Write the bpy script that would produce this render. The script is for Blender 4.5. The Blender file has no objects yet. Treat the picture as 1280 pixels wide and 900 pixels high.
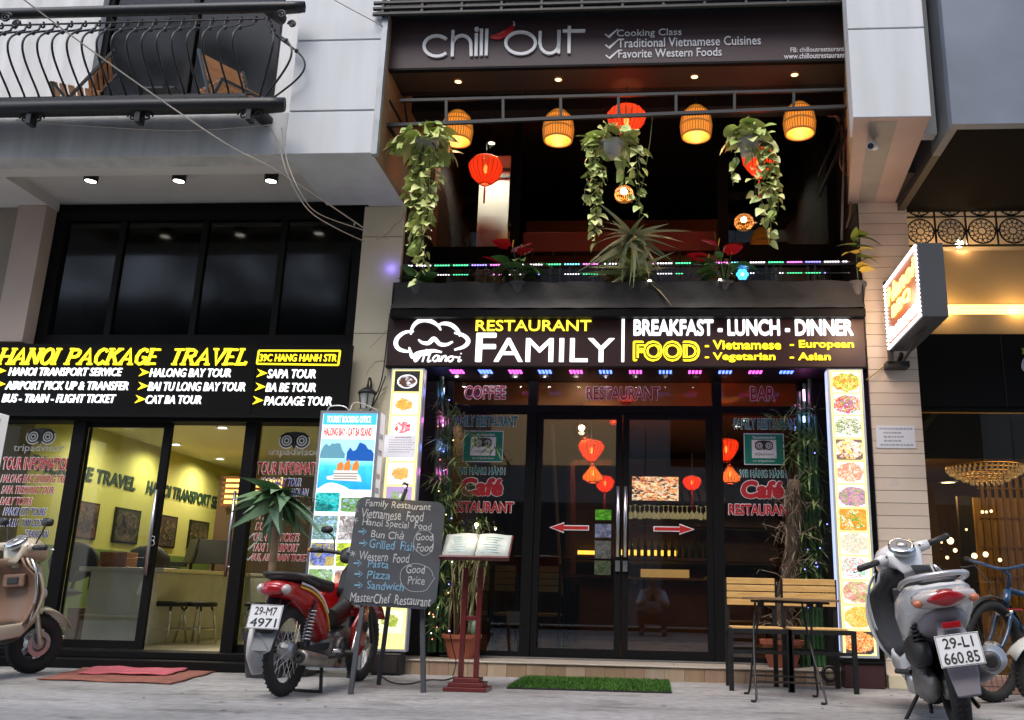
import bpy, math, random
from math import sin, cos, pi, radians
from mathutils import Vector, Matrix, Quaternion
random.seed(7)
sc = bpy.context.scene
col = sc.collection
# ------------------------------------------------------------------ camera
EYE = Vector((0, 0, .62))
YAW, PITCH, ROLL, FOC, PCX, PCY = -0.0768932, 0.2594487, -0.0214406, 1.15, 0.0907827, -0.0088649
_f = Vector((sin(YAW)*cos(PITCH), cos(YAW)*cos(PITCH), sin(PITCH)))
_r = Vector((cos(YAW), -sin(YAW), 0)); _d = _f.cross(_r)
CR = cos(ROLL)*_r + sin(ROLL)*_d; CD = -sin(ROLL)*_r + cos(ROLL)*_d
cam = bpy.data.cameras.new('camera'); camo = bpy.data.objects.new('camera', cam); col.objects.link(camo)
camo.matrix_world = Matrix(((CR.x, -CD.x, -_f.x, EYE.x), (CR.y, -CD.y, -_f.y, EYE.y), (CR.z, -CD.z, -_f.z, EYE.z), (0, 0, 0, 1)))
cam.sensor_width = 36; cam.lens = 1150/1280*36; cam.shift_x = -90.8/1280; cam.shift_y = -8.9/1280
cam.clip_start = .05; cam.clip_end = 500
sc.camera = camo
sc.render.resolution_x = 1024; sc.render.resolution_y = 720
# ------------------------------------------------------------------ light
SUN_EL, SUN_AZ = radians(58), radians(200)
w = bpy.data.worlds.new("World"); sc.world = w; w.use_nodes = True
nt = w.node_tree; bg = nt.nodes['Background']; sky = nt.nodes.new('ShaderNodeTexSky')
sky.sky_type = 'NISHITA'; sky.sun_disc = False; sky.sun_elevation = SUN_EL; sky.sun_rotation = SUN_AZ
sky.air_density = 1.0; sky.dust_density = 2.5; sky.ozone_density = .6
nt.links.new(sky.outputs[0], bg.inputs[0]); bg.inputs[1].default_value = .15
sun = bpy.data.lights.new('sun', 'SUN'); suno = bpy.data.objects.new('sun', sun); col.objects.link(suno)
sun.energy = .8; sun.angle = radians(30); sun.color = (1, .975, .94)
suno.rotation_euler = Vector((-sin(SUN_AZ)*cos(SUN_EL), -cos(SUN_AZ)*cos(SUN_EL), -sin(SUN_EL))).to_track_quat('-Z', 'Y').to_euler()
sc.view_settings.view_transform = 'Standard'; sc.view_settings.look = 'None'
sc.view_settings.exposure = 1.2; sc.view_settings.gamma = 1
sc.render.engine = 'CYCLES'
sc.cycles.max_bounces = 8; sc.cycles.transparent_max_bounces = 24; sc.cycles.diffuse_bounces = 4
sc.cycles.sample_clamp_indirect = 4

# ------------------------------------------------------------------ where things stand
def _ray(px, py): return CR*((px-640)/1000-PCX) + CD*((py-450)/1000-PCY) + _f*FOC
def at(px, py, Y): r = _ray(px, py); return EYE + r*(Y/r.y)
def atz(px, py, Z): r = _ray(px, py); return EYE + r*((Z-EYE.z)/r.z)
def atx(px, py, X): r = _ray(px, py); return EYE + r*(X/r.x)
# ------------------------------------------------------------------ materials
MATS = {}
def mat(name, c=(.5,.5,.5), rough=.6, metal=0, emit=0, ecol=None, var=.0, vs=8., bump=0, bs=60., coat=0, spec=None, c2=None, stretch=None):
    if name in MATS: return MATS[name]
    m = bpy.data.materials.new(name); m.use_nodes = True; MATS[name] = m
    n = m.node_tree; b = n.nodes['Principled BSDF']; L = n.links.new
    b.inputs['Base Color'].default_value = (*c, 1); b.inputs['Roughness'].default_value = rough
    b.inputs['Metallic'].default_value = metal
    if coat: b.inputs['Coat Weight'].default_value = coat; b.inputs['Coat Roughness'].default_value = .08
    if spec is not None: b.inputs['Specular IOR Level'].default_value = spec
    if emit:
        b.inputs['Emission Color'].default_value = (*(ecol or c), 1); b.inputs['Emission Strength'].default_value = emit
    tc = None
    def coords():
        nonlocal tc
        if tc is None:
            tc = n.nodes.new('ShaderNodeTexCoord').outputs['Object']
            if stretch:
                mp = n.nodes.new('ShaderNodeMapping'); mp.inputs['Scale'].default_value = stretch; L(tc, mp.inputs[0]); tc = mp.outputs[0]
        return tc
    if var:
        t = n.nodes.new('ShaderNodeTexNoise'); t.inputs['Scale'].default_value = vs; t.inputs['Detail'].default_value = 5; L(coords(), t.inputs[0])
        r = n.nodes.new('ShaderNodeValToRGB'); L(t.outputs[0], r.inputs[0])
        r.color_ramp.elements[0].position = .3; r.color_ramp.elements[1].position = .7
        lo = c2 or tuple(x*(1-var) for x in c)
        r.color_ramp.elements[0].color = (*lo, 1); r.color_ramp.elements[1].color = (*(c if c2 else tuple(min(1, x*(1+var*.5)) for x in c)), 1)
        L(r.outputs[0], b.inputs['Base Color'])
        mr = n.nodes.new('ShaderNodeMapRange'); L(t.outputs[0], mr.inputs[0]); mr.inputs[3].default_value = max(.02, rough-.12*var*2); mr.inputs[4].default_value = min(1, rough+.12)
        L(mr.outputs[0], b.inputs['Roughness'])
    if bump:
        t = n.nodes.new('ShaderNodeTexNoise'); t.inputs['Scale'].default_value = bs; t.inputs['Detail'].default_value = 6; L(coords(), t.inputs[0])
        u = n.nodes.new('ShaderNodeBump'); u.inputs['Strength'].default_value = bump; u.inputs['Distance'].default_value = .01; L(t.outputs[0], u.inputs['Height']); L(u.outputs[0], b.inputs['Normal'])
    return m
def glass_mat(name, tint=(.9,.92,.9), refl=1.0, base=.045, rough=.015):
    if name in MATS: return MATS[name]
    m = bpy.data.materials.new(name); m.use_nodes = True; MATS[name] = m; n = m.node_tree; n.nodes.clear(); L = n.links.new
    o = n.nodes.new('ShaderNodeOutputMaterial'); mx = n.nodes.new('ShaderNodeMixShader'); t = n.nodes.new('ShaderNodeBsdfTransparent'); g = n.nodes.new('ShaderNodeBsdfGlossy')
    t.inputs[0].default_value = (*tint, 1); g.inputs['Roughness'].default_value = rough
    lw = n.nodes.new('ShaderNodeFresnel'); lw.inputs[0].default_value = 1.45
    mu = n.nodes.new('ShaderNodeMath'); mu.operation = 'MULTIPLY_ADD'; mu.inputs[1].default_value = refl; mu.inputs[2].default_value = base; mu.use_clamp = True
    L(lw.outputs[0], mu.inputs[0]); L(mu.outputs[0], mx.inputs[0]); L(t.outputs[0], mx.inputs[1]); L(g.outputs[0], mx.inputs[2]); L(mx.outputs[0], o.inputs[0])
    return m
def wood_mat(name, c, c2, rough=.5, axis=(1, 12, 12), coat=0):
    return mat(name, c, rough, var=.5, vs=3.0, c2=c2, stretch=axis, bump=.15, bs=20, coat=coat)
def emis(name, c, s): return mat(name, tuple(x*.5 for x in c), .5, emit=s, ecol=c)
def picture_mat(name, seed, bgc, plate, foods, glow=.9, rad=.36, food=.28, scale=9., ax=0):
    """flat print: a plate of food seen from above on a coloured ground"""
    m = bpy.data.materials.new(name); m.use_nodes = True; n = m.node_tree; L = n.links.new; b = n.nodes['Principled BSDF']
    tc = n.nodes.new('ShaderNodeTexCoord'); sp = n.nodes.new('ShaderNodeSeparateXYZ'); L(tc.outputs['Generated'], sp.inputs[0])
    cb = n.nodes.new('ShaderNodeCombineXYZ'); L(sp.outputs[ax], cb.inputs[0]); L(sp.outputs[2], cb.inputs[1]); cb.inputs[2].default_value = seed*3.7
    def mth(op, a, bb=None, c=None):
        x = n.nodes.new('ShaderNodeMath'); x.operation = op
        for i, v in enumerate((a, bb, c)):
            if v is None: continue
            if isinstance(v, (int, float)): x.inputs[i].default_value = v
            else: L(v, x.inputs[i])
        return x.outputs[0]
    nz = n.nodes.new('ShaderNodeTexNoise'); nz.inputs['Scale'].default_value = 5; nz.inputs['Detail'].default_value = 4; L(cb.outputs[0], nz.inputs[0])
    rs = random.Random(seed); ox, oz = rs.uniform(.45, .55), rs.uniform(.46, .54)
    dx = mth('MULTIPLY', mth('SUBTRACT', sp.outputs[ax], ox), .9); dz = mth('MULTIPLY', mth('SUBTRACT', sp.outputs[2], oz), 1.05)
    d = mth('SQRT', mth('ADD', mth('MULTIPLY', dx, dx), mth('MULTIPLY', dz, dz)))
    dn = mth('ADD', d, mth('MULTIPLY', mth('SUBTRACT', nz.outputs[0], .5), .26))
    vo = n.nodes.new('ShaderNodeTexVoronoi'); vo.inputs['Scale'].default_value = scale; L(cb.outputs[0], vo.inputs[0])
    nd = n.nodes.new('ShaderNodeTexNoise'); nd.inputs['Scale'].default_value = 4; L(cb.outputs[0], nd.inputs[0])
    va = n.nodes.new('ShaderNodeVectorMath'); va.operation = 'ADD'; L(cb.outputs[0], va.inputs[0]); L(nd.outputs[1], va.inputs[1]); L(va.outputs[0], vo.inputs[0])
    sx = n.nodes.new('ShaderNodeSeparateColor'); L(vo.outputs['Color'], sx.inputs[0])
    fr = n.nodes.new('ShaderNodeValToRGB'); fr.color_ramp.interpolation = 'CONSTANT'; L(sx.outputs[0], fr.inputs[0])
    while len(fr.color_ramp.elements) < len(foods): fr.color_ramp.elements.new(.5)
    for i, c in enumerate(foods): fr.color_ramp.elements[i].position = i/len(foods); fr.color_ramp.elements[i].color = (*c, 1)
    sh = n.nodes.new('ShaderNodeMixRGB'); sh.blend_type = 'MULTIPLY'; sh.inputs[0].default_value = .55; L(fr.outputs[0], sh.inputs[1])
    sr = n.nodes.new('ShaderNodeValToRGB'); L(vo.outputs['Distance'], sr.inputs[0]); sr.color_ramp.elements[0].color = (1,1,1,1); sr.color_ramp.elements[1].color = (.35,.3,.3,1); sr.color_ramp.elements[1].position = .8
    L(sr.outputs[0], sh.inputs[2])
    m1 = n.nodes.new('ShaderNodeMixRGB'); m1.inputs[1].default_value = (*bgc, 1); m1.inputs[2].default_value = (*plate, 1); L(mth('LESS_THAN', d, rad), m1.inputs[0])
    m2 = n.nodes.new('ShaderNodeMixRGB'); L(mth('LESS_THAN', dn, food), m2.inputs[0]); L(m1.outputs[0], m2.inputs[1]); L(sh.outputs[0], m2.inputs[2])
    L(m2.outputs[0], b.inputs['Base Color']); L(m2.outputs[0], b.inputs['Emission Color']); b.inputs['Emission Strength'].default_value = glow; b.inputs['Roughness'].default_value = .3
    return m
# ------------------------------------------------------------------ objects
BASE = {}
def base_of(p):
    while p is not None:
        if p.name in BASE: return BASE[p.name]
        p = p.parent
    return Vector((0, 0, 0))
def tag(o, label=None, cat=None, group=None, kind=None):
    if label: o['label'] = label
    if cat: o['category'] = cat
    if group: o['group'] = group
    if kind: o['kind'] = kind
    return o
def thing(name, label, cat, loc=(0,0,0), group=None):
    o = bpy.data.objects.new(name, None); o.empty_display_size = .1; col.objects.link(o); o.location = loc; BASE[o.name] = Vector(loc)
    return tag(o, label, cat, group)
def struct(name):
    o = bpy.data.objects.new(name, None); col.objects.link(o); BASE[o.name] = Vector((0,0,0)); o['kind'] = 'structure'; return o
class MB:
    def __init__(s): s.v = []; s.f = []; s.i = []; s.mi = 0
    def add(s, vs, fs):
        o = len(s.v); s.v += [Vector(v) for v in vs]; s.f += [tuple(o+k for k in f) for f in fs]; s.i += [s.mi]*len(fs); return s
    def box(s, x0, x1, y0, y1, z0, z1):
        return s.add([(x0,y0,z0),(x1,y0,z0),(x1,y1,z0),(x0,y1,z0),(x0,y0,z1),(x1,y0,z1),(x1,y1,z1),(x0,y1,z1)],
                     [(0,3,2,1),(4,5,6,7),(0,1,5,4),(1,2,6,5),(2,3,7,6),(3,0,4,7)])
    def obox(s, c, sz, rot):
        rot = rot if isinstance(rot, Matrix) else Matrix.Rotation(rot, 3, 'Z'); c = Vector(c); hx, hy, hz = (k/2 for k in sz)
        return s.add([c + rot @ Vector(p) for p in ((-hx,-hy,-hz),(hx,-hy,-hz),(hx,hy,-hz),(-hx,hy,-hz),(-hx,-hy,hz),(hx,-hy,hz),(hx,hy,hz),(-hx,hy,hz))],
                     [(0,3,2,1),(4,5,6,7),(0,1,5,4),(1,2,6,5),(2,3,7,6),(3,0,4,7)])
    def beam(s, a, b, w, h=None, up=(0,0,1)):
        a = Vector(a); b = Vector(b); d = (b-a); L = d.length; d.normalize(); u = Vector(up)
        if abs(d.dot(u)) > .98: u = Vector((1,0,0))
        x = d.cross(u).normalized(); z = x.cross(d); r = Matrix((x, d, z)).transposed()
        return s.obox((a+b)/2, (w, L, h or w), r)
    def tube(s, pts, r, n=8, caps=True, closed=False):
        pts = [Vector(p) for p in pts]; N = len(pts); rs = r if isinstance(r, (list, tuple)) else [r]*N
        o = len(s.v); ref = None; rings = []
        for k in range(N):
            if closed: t = pts[(k+1) % N]-pts[k-1]
            else: t = pts[min(k+1, N-1)]-pts[max(k-1, 0)]
            if t.length < 1e-9: t = Vector((0,0,1))
            t.normalize()
            if ref is None:
                ref = Vector((0,0,1)) if abs(t.z) < .9 else Vector((1,0,0))
            a = (ref - t*ref.dot(t))
            if a.length < 1e-6: a = t.orthogonal()
            a.normalize(); ref = a; b = t.cross(a)
            s.v += [pts[k] + (a*cos(2*pi*j/n)+b*sin(2*pi*j/n))*rs[k] for j in range(n)]
        R = N if closed else N-1
        for k in range(R):
            for j in range(n):
                k2 = (k+1) % N; s.f.append((o+k*n+j, o+k*n+(j+1) % n, o+k2*n+(j+1) % n, o+k2*n+j)); s.i.append(s.mi)
        if caps and not closed:
            s.f.append(tuple(o+j for j in reversed(range(n)))); s.f.append(tuple(o+(N-1)*n+j for j in range(n))); s.i += [s.mi]*2
        return s
    def lathe(s, prof, c=(0,0,0), n=16, rot=None):
        c = Vector(c); o = len(s.v); m = len(prof)
        for (r, z) in prof:
            for j in range(n):
                p = Vector((r*cos(2*pi*j/n), r*sin(2*pi*j/n), z))
                s.v.append(c + (rot @ p if rot else p))
        for k in range(m-1):
            for j in range(n): s.f.append((o+k*n+j, o+k*n+(j+1) % n, o+(k+1)*n+(j+1) % n, o+(k+1)*n+j)); s.i.append(s.mi)
        return s
    def ell(s, c, r, nu=12, nv=8, rot=None):
        prof = [(max(1e-4, sin(pi*k/nv)), -cos(pi*k/nv)) for k in range(nv+1)]
        o = len(s.v); s.lathe(prof, (0,0,0), nu); r = Vector(r) if not isinstance(r, (int, float)) else Vector((r,)*3)
        for k in range(o, len(s.v)):
            p = Vector((s.v[k].x*r.x, s.v[k].y*r.y, s.v[k].z*r.z)); s.v[k] = Vector(c) + (rot @ p if rot else p)
        return s
    def torus(s, c, R, r, axis='Y', n=32, m=8, squash=1.):
        A = {'X': (Vector((0,1,0)), Vector((0,0,1)), Vector((1,0,0))), 'Y': (Vector((1,0,0)), Vector((0,0,1)), Vector((0,1,0))), 'Z': (Vector((1,0,0)), Vector((0,1,0)), Vector((0,0,1)))}[axis]
        c = Vector(c); o = len(s.v)
        for k in range(n):
            u = A[0]*cos(2*pi*k/n)+A[1]*sin(2*pi*k/n)
            for j in range(m): s.v.append(c + u*(R+r*cos(2*pi*j/m)) + A[2]*r*squash*sin(2*pi*j/m))
        for k in range(n):
            for j in range(m): s.f.append((o+k*m+j, o+k*m+(j+1) % m, o+((k+1) % n)*m+(j+1) % m, o+((k+1) % n)*m+j)); s.i.append(s.mi)
        return s
    def loft(s, secs, cap=True):
        """secs: rings of equal length"""
        o = len(s.v); n = len(secs[0])
        for r in secs: s.v += [Vector(p) for p in r]
        for k in range(len(secs)-1):
            for j in range(n): s.f.append((o+k*n+j, o+k*n+(j+1) % n, o+(k+1)*n+(j+1) % n, o+(k+1)*n+j)); s.i.append(s.mi)
        if cap:
            s.f.append(tuple(o+j for j in reversed(range(n)))); s.f.append(tuple(o+(len(secs)-1)*n+j for j in range(n))); s.i += [s.mi]*2
        return s
    def prism(s, poly, ext):
        """closed polygon (3-D points) swept by a vector"""
        n = len(poly); e = Vector(ext); a = [Vector(p) for p in poly]
        return s.add(a+[p+e for p in a], [tuple(range(n)), tuple(reversed(range(n, 2*n)))]+[(j, j+n, (j+1) % n+n, (j+1) % n) for j in range(n)])
    def build(s, name, m, parent=None, smooth=False, bev=0, sub=0, recalc=True):
        me = bpy.data.meshes.new(name)
        o = bpy.data.objects.new(name, me)
        if parent is not None: off = base_of(parent)
        else:
            xs = [v.x for v in s.v]; ys = [v.y for v in s.v]; zs = [v.z for v in s.v]
            off = Vector(((min(xs)+max(xs))/2, (min(ys)+max(ys))/2, min(zs))); o.location = off; BASE[o.name] = off
        me.from_pydata([v-off for v in s.v], [], s.f)
        for x in (m if isinstance(m, (list, tuple)) else [m]): me.materials.append(x)
        if isinstance(m, (list, tuple)): me.polygons.foreach_set('material_index', s.i)
        if recalc:
            import bmesh
            bm = bmesh.new(); bm.from_mesh(me); bmesh.ops.recalc_face_normals(bm, faces=bm.faces); bm.to_mesh(me); bm.free()
        if smooth: me.polygons.foreach_set('use_smooth', [True]*len(me.polygons))
        me.update(); col.objects.link(o)
        if parent is not None: o.parent = parent
        if bev:
            b = o.modifiers.new('bevel', 'BEVEL'); b.width = bev; b.segments = 2; b.limit_method = 'ANGLE'; b.harden_normals = False
        if sub:
            b = o.modifiers.new('sub', 'SUBSURF'); b.levels = sub; b.render_levels = sub
        return o
def inst(name, me, parent, loc=None, rot=None, scale=None, mtx=None):
    o = bpy.data.objects.new(name, me); col.objects.link(o); o.parent = parent
    if mtx is not None: o.matrix_local = mtx
    else:
        if loc is not None: o.location = Vector(loc)-base_of(parent)
        if rot is not None: o.rotation_euler = rot
        if scale is not None: o.scale = (scale,)*3 if isinstance(scale, (int, float)) else scale
    return o
def copy_tree(o, parent=None):
    c = o.copy(); col.objects.link(c); c.parent = parent
    for ch in list(o.children): copy_tree(ch, c)
    return c
def box(name, x0, x1, y0, y1, z0, z1, m, parent=None, bev=0):
    return MB().box(min(x0,x1), max(x0,x1), min(y0,y1), max(y0,y1), min(z0,z1), max(z0,z1)).build(name, m, parent, bev=bev, recalc=False)
# ------------------------------------------------------------------ lettering (resolved in one go at the end)
TQ = []
def text(s, O, U, V, w_, h_, m, parent, name='lettering', off=0., shear=0., depth=.004, lift=.002, space=1., spin=0.):
    """string s fitted in a box w_ x h_ whose lower left corner is O, U right, V up; thickness grows along U x V (towards the reader)"""
    TQ.append((s, Vector(O), Vector(U).normalized(), Vector(V).normalized(), w_, h_, m, parent, name, off, shear, depth, lift, space))
def ptext(s, x0, y0, x1, y1, Y, m, parent, **k):
    """lettering on a wall plane facing the street, its box found from where it appears"""
    a = at((x0), (y1), Y); b = at((x1), (y0), Y); xm = (y0+y1)/2
    l = at(x0, xm, Y); r = at(x1, xm, Y); zc = (l.z+r.z)/2
    h_ = at((x0+x1)/2, y0, Y).z - at((x0+x1)/2, y1, Y).z
    text(s, (l.x, Y, zc-h_/2), (1,0,0), (0,0,1), r.x-l.x, h_, m, parent, **k)
def flush_text():
    tmp = []
    for q in TQ:
        cu = bpy.data.curves.new('t', 'FONT'); cu.body = q[0]; cu.shear = q[10]; cu.space_character = q[13]; cu.resolution_u = 3; cu.size = 1
        o = bpy.data.objects.new('t', cu); col.objects.link(o); tmp.append(o)
    bpy.context.view_layer.update(); dg = bpy.context.evaluated_depsgraph_get()
    for q, o in zip(TQ, tmp):
        s, O, U, V, w_, h_, m, parent, name, off, shear, depth, lift, space = q
        me = bpy.data.meshes.new_from_object(o.evaluated_get(dg)); vs = [v.co.copy() for v in me.vertices]
        if not vs: continue
        x0 = min(v.x for v in vs); x1 = max(v.x for v in vs); y0 = min(v.y for v in vs); y1 = max(v.y for v in vs)
        if name == 'chalk_lettering': vs = [Vector((v.x+.022*sin(9*v.y+3*v.x)+.012*sin(31*v.x+17*v.y), v.y+.035*sin(2.3*v.x+len(s))+.014*sin(27*v.x+11*v.y), 0)) for v in vs]
        N = U.cross(V); bs = base_of(parent); fs = [tuple(p.vertices) for p in me.polygons]; n = len(vs)
        sx, sy = w_/(x1-x0+2*off), h_/(y1-y0+2*off); P0 = [O + U*((v.x-x0+off)*sx) + V*((v.y-y0+off)*sy) - bs for v in vs]
        cnt = {}
        for f in fs:
            for a, b in zip(f, f[1:]+f[:1]):
                cnt[(a, b)] = cnt.get((a, b), 0)+1
        ed = [(a, b) for (a, b) in cnt if (b, a) not in cnt]
        allv = []; ff = []; nd = 1 if off < .004 else (4 if off < .014 else 8)
        for q_ in range(nd):   # heavier strokes: the same outline laid down again around its centre
            dx = off*cos(2*pi*q_/nd)*sx if nd > 1 else 0; dy = off*sin(2*pi*q_/nd)*sy if nd > 1 else 0; o_ = len(allv); P = [p+U*dx+V*dy for p in P0]
            allv += [p + N*(lift+depth+.0001*q_) for p in P]+[p + N*(lift-.001) for p in P]
            ff += [tuple(o_+k for k in f_) for f_ in fs]+[(o_+a, o_+a+n, o_+b+n, o_+b) for a, b in ed]
        m2 = bpy.data.meshes.new(name); m2.from_pydata(allv, [], ff); m2.materials.append(m); m2.update()
        ob = bpy.data.objects.new(name, m2); col.objects.link(ob); ob.parent = parent
        bpy.data.meshes.remove(me)
    for o in tmp:
        cu = o.data; bpy.data.objects.remove(o); bpy.data.curves.remove(cu)
def ribbon(mb, pts, w_, N=(0,-1,0), d=.006):
    """stroke of width w_ through 3-D points lying on a plane with normal N"""
    N = Vector(N); pts = [Vector(p) for p in pts]; n = len(pts); ws = w_ if isinstance(w_, (list, tuple)) else [w_]*n
    L_, R_ = [], []
    for k in range(n):
        t = (pts[min(k+1, n-1)]-pts[max(k-1, 0)]).normalized(); q = N.cross(t).normalized()
        L_.append(pts[k]+q*ws[k]/2); R_.append(pts[k]-q*ws[k]/2)
    a = [p+N*d for p in L_+R_]; b = L_+R_
    fs = []
    for k in range(n-1):
        fs += [(k, k+1, n+k+1, n+k), (k, 2*n+k, 2*n+k+1, k+1), (n+k, n+k+1, 3*n+k+1, 3*n+k)]
    fs += [(0, n, 3*n, 2*n), (n-1, 3*n-1, 4*n-1, 2*n-1)]
    mb.add(a+b, fs)
def smooth_pts(pts, k=5):
    """Catmull-Rom through 2-D or 3-D points"""
    P = [Vector(p) for p in pts]; P = [P[0]*2-P[1]]+P+[P[-1]*2-P[-2]]; out = []
    for i in range(1, len(P)-2):
        for j in range(k):
            t = j/k; out.append(.5*((2*P[i])+(P[i+1]-P[i-1])*t+(2*P[i-1]-5*P[i]+4*P[i+1]-P[i+2])*t*t+(3*P[i]-P[i-1]-3*P[i+1]+P[i+2])*t**3))
    out.append(P[-2]); return out
def lamp(name_, loc, power, colr, r=.05, kind='POINT', parent=None, angle=None, aim=None):
    l = bpy.data.lights.new(name_, kind); l.energy = power*.7; l.color = colr; l.shadow_soft_size = r
    o = bpy.data.objects.new(name_, l); col.objects.link(o); o.location = Vector(loc)-(base_of(parent) if parent else Vector())
    if parent: o.parent = parent
    if kind == 'SPOT':
        l.spot_size = angle or 2.2; l.spot_blend = .8
        o.rotation_euler = (Vector(aim or (0,0,-1))).to_track_quat('-Z', 'Y').to_euler()
    return o
# ================================================================== shared materials
WHITE = mat('white_render', (.62,.63,.63), .75, var=.2, vs=1.3, bump=.15, bs=25, stretch=(5,5,.5), c2=(.44,.44,.42))
WHITE2 = mat('white_panel', (.61,.64,.67), .6, var=.1, vs=1.1, bump=.08, bs=30, stretch=(5,5,.5), c2=(.52,.54,.55))
SOFF = mat('soffit_plaster', (.62,.6,.57), .8, var=.08, vs=2)
BROWN = mat('ochre_side_plaster', (.30,.17,.075), .75, var=.35, vs=3)
BLACKM = mat('black_metal', (.008,.008,.009), .45, var=.3, vs=12)
BLACKF = mat('black_frame', (.006,.006,.0065), .6, spec=.12)
IRON = mat('wrought_iron', (.008,.009,.010), .45, metal=.1, bump=.2, bs=90)
SIGNBLK = mat('sign_black', (.004,.004,.004), .6, spec=.12)
STONE = mat('beige_marble', (.68,.62,.45), .42, var=.25, vs=1.7, c2=(.58,.52,.37))
CHROME = mat('chrome', (.75,.75,.76), .15, metal=1)
STEEL = mat('brushed_steel', (.55,.55,.56), .3, metal=1)
GLASS = glass_mat('shop_glass', (.86,.89,.87))
GLASSD = glass_mat('dark_window_glass', (.16,.17,.17), .55, .01, .09)
RUBBER = mat('tyre_rubber', (.02,.019,.018), .85, bump=.3, bs=120)
BLKPL = mat('black_plastic', (.018,.018,.018), .5, bump=.1, bs=200)
YEL_E = emis('yellow_lit_letter', (1, .78, .02), .78)
WHT_E = emis('white_lit_letter', (.95, .97, 1), .85)
LAMPW = emis('lamp_face_white', (1, .93, .8), 4)
YEL_LINE = emis('yellow_outline_letter', (1, .85, .05), .85)
CABLE = mat('pale_cable', (.55,.5,.42), .7); CABLEB = mat('black_cable', (.02,.02,.02), .6)

# ================================================================== ground
g = MB(); n = 60
gm = mat('pavement_concrete', (.30,.295,.28), .82, var=.0)
t = gm.node_tree; L = t.links.new; b = t.nodes['Principled BSDF']; tc = t.nodes.new('ShaderNodeTexCoord')
def _nz(s, d, mp=None):
    x = t.nodes.new('ShaderNodeTexNoise'); x.inputs['Scale'].default_value = s; x.inputs['Detail'].default_value = d
    if mp: q = t.nodes.new('ShaderNodeMapping'); q.inputs['Scale'].default_value = mp; L(tc.outputs['Object'], q.inputs[0]); L(q.outputs[0], x.inputs[0])
    else: L(tc.outputs['Object'], x.inputs[0])
    return x
def _rmp(src, stops):
    r = t.nodes.new('ShaderNodeValToRGB'); L(src, r.inputs[0])
    while len(r.color_ramp.elements) < len(stops): r.color_ramp.elements.new(.5)
    for e, (p_, c_) in zip(r.color_ramp.elements, stops): e.position = p_; e.color = (*c_, 1)
    return r
r1 = _rmp(_nz(1.1, 7, (.6,1.6,1)).outputs[0], [(.3,(.21,.21,.208)), (.5,(.30,.298,.295)), (.7,(.37,.367,.36))])
r2 = _rmp(_nz(14, 8).outputs[0], [(.35,(.62,.62,.62)), (.6,(1,1,1))]); r3 = _rmp(_nz(2.3, 9, (1,3,1)).outputs[0], [(.36,(.55,.54,.52)), (.44,(1,1,1))])
x1 = t.nodes.new('ShaderNodeMixRGB'); x1.blend_type = 'MULTIPLY'; x1.inputs[0].default_value = .6; L(r1.outputs[0], x1.inputs[1]); L(r2.outputs[0], x1.inputs[2])
x2 = t.nodes.new('ShaderNodeMixRGB'); x2.blend_type = 'MULTIPLY'; x2.inputs[0].default_value = .7; L(x1.outputs[0], x2.inputs[1]); L(r3.outputs[0], x2.inputs[2])
L(x2.outputs[0], b.inputs['Base Color'])
bu = t.nodes.new('ShaderNodeBump'); bu.inputs['Strength'].default_value = .5; bu.inputs['Distance'].default_value = .012; L(_nz(30, 9).outputs[0], bu.inputs['Height']); L(bu.outputs[0], b.inputs['Normal'])
pv = g.add([(-70,-2.2,0),(70,-2.2,0),(70,70,0),(-70,70,0)], [(0,1,2,3)]).build('pavement', gm); tag(pv, kind='structure')
rd = MB().add([(-70,-70,-.12),(70,-70,-.12),(70,-2.4,-.12),(-70,-2.4,-.12)], [(0,1,2,3)]).build('road', mat('asphalt', (.05,.05,.05), .85, var=.3, vs=3, bump=.4, bs=80)); tag(rd, kind='structure')
kb = box('kerb', -70, 70, -2.4, -2.2, -.14, 0, mat('kerb_stone', (.3,.3,.29), .8, var=.2), bev=.01); tag(kb, kind='structure')
# litter, cracks lifted as small real bits
rs = random.Random(3); lb = MB()
for k in range(46):
    x = rs.uniform(-4.2, 2.6); y = rs.uniform(4.9, 7.0); s_ = rs.uniform(.006, .02); a = rs.uniform(0, 6)
    lb.add([(x+s_*cos(a+q)*(1+.5*(q > 3)), y+s_*sin(a+q), .003+.004*rs.random()) for q in (0, 1.3, 2.6, 4.2)], [(0,1,2,3)])
tag(lb.build('leaf_litter', mat('dry_leaf', (.16,.12,.06), .9)), 'scattered dry leaf bits and grit on the grey pavement', 'litter', kind='stuff')

# ================================================================== building on the left
LB = thing('agency_building', 'white rendered building with a black travel agency shopfront and recessed upper balcony', 'building', (-5.6, 7.6, 0))
XR = -2.235  # right end of its upper storeys
# upper wall in front plane: panels with recessed joints
box('wall', -2.94, XR-.012, 6.54, 7.5, 4.012, 9, mat('joint_grey', (.3,.3,.3), .9), LB)
for z0, z1 in ((4.0, 4.372), (4.386, 5.022), (5.036, 5.70), (5.714, 7.2), (7.214, 9)):
    box('wall_panel', -2.952, XR, 6.52, 7.52, z0, z1, WHITE2, LB, bev=.004)
box('side_wall', XR, XR+.035, 6.56, 8.6, 4.0, 9, BROWN, LB)
box('corner_trim', XR-.004, XR+.045, 6.505, 6.562, 3.985, 9, mat('zinc_trim', (.35,.38,.4), .5, metal=.4, var=.2), LB)
box('balcony_fascia', -9, -2.955, 6.525, 6.72, 4.0, 4.372, WHITE, LB, bev=.004)
box('beam', -9, -2.57, 6.722, 6.87, 4.002, 4.13, SOFF, LB)
box('beam', -2.57, XR-.002, 6.722, 7.62, 4.003, 4.13, SOFF, LB)
box('beam', -9, -5.56, 6.872, 7.62, 4.004, 4.13, SOFF, LB)
box('soffit_fill', -5.6, -2.24, 7.66, 7.9, 4.003, 4.098, BLACKF, LB)
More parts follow.
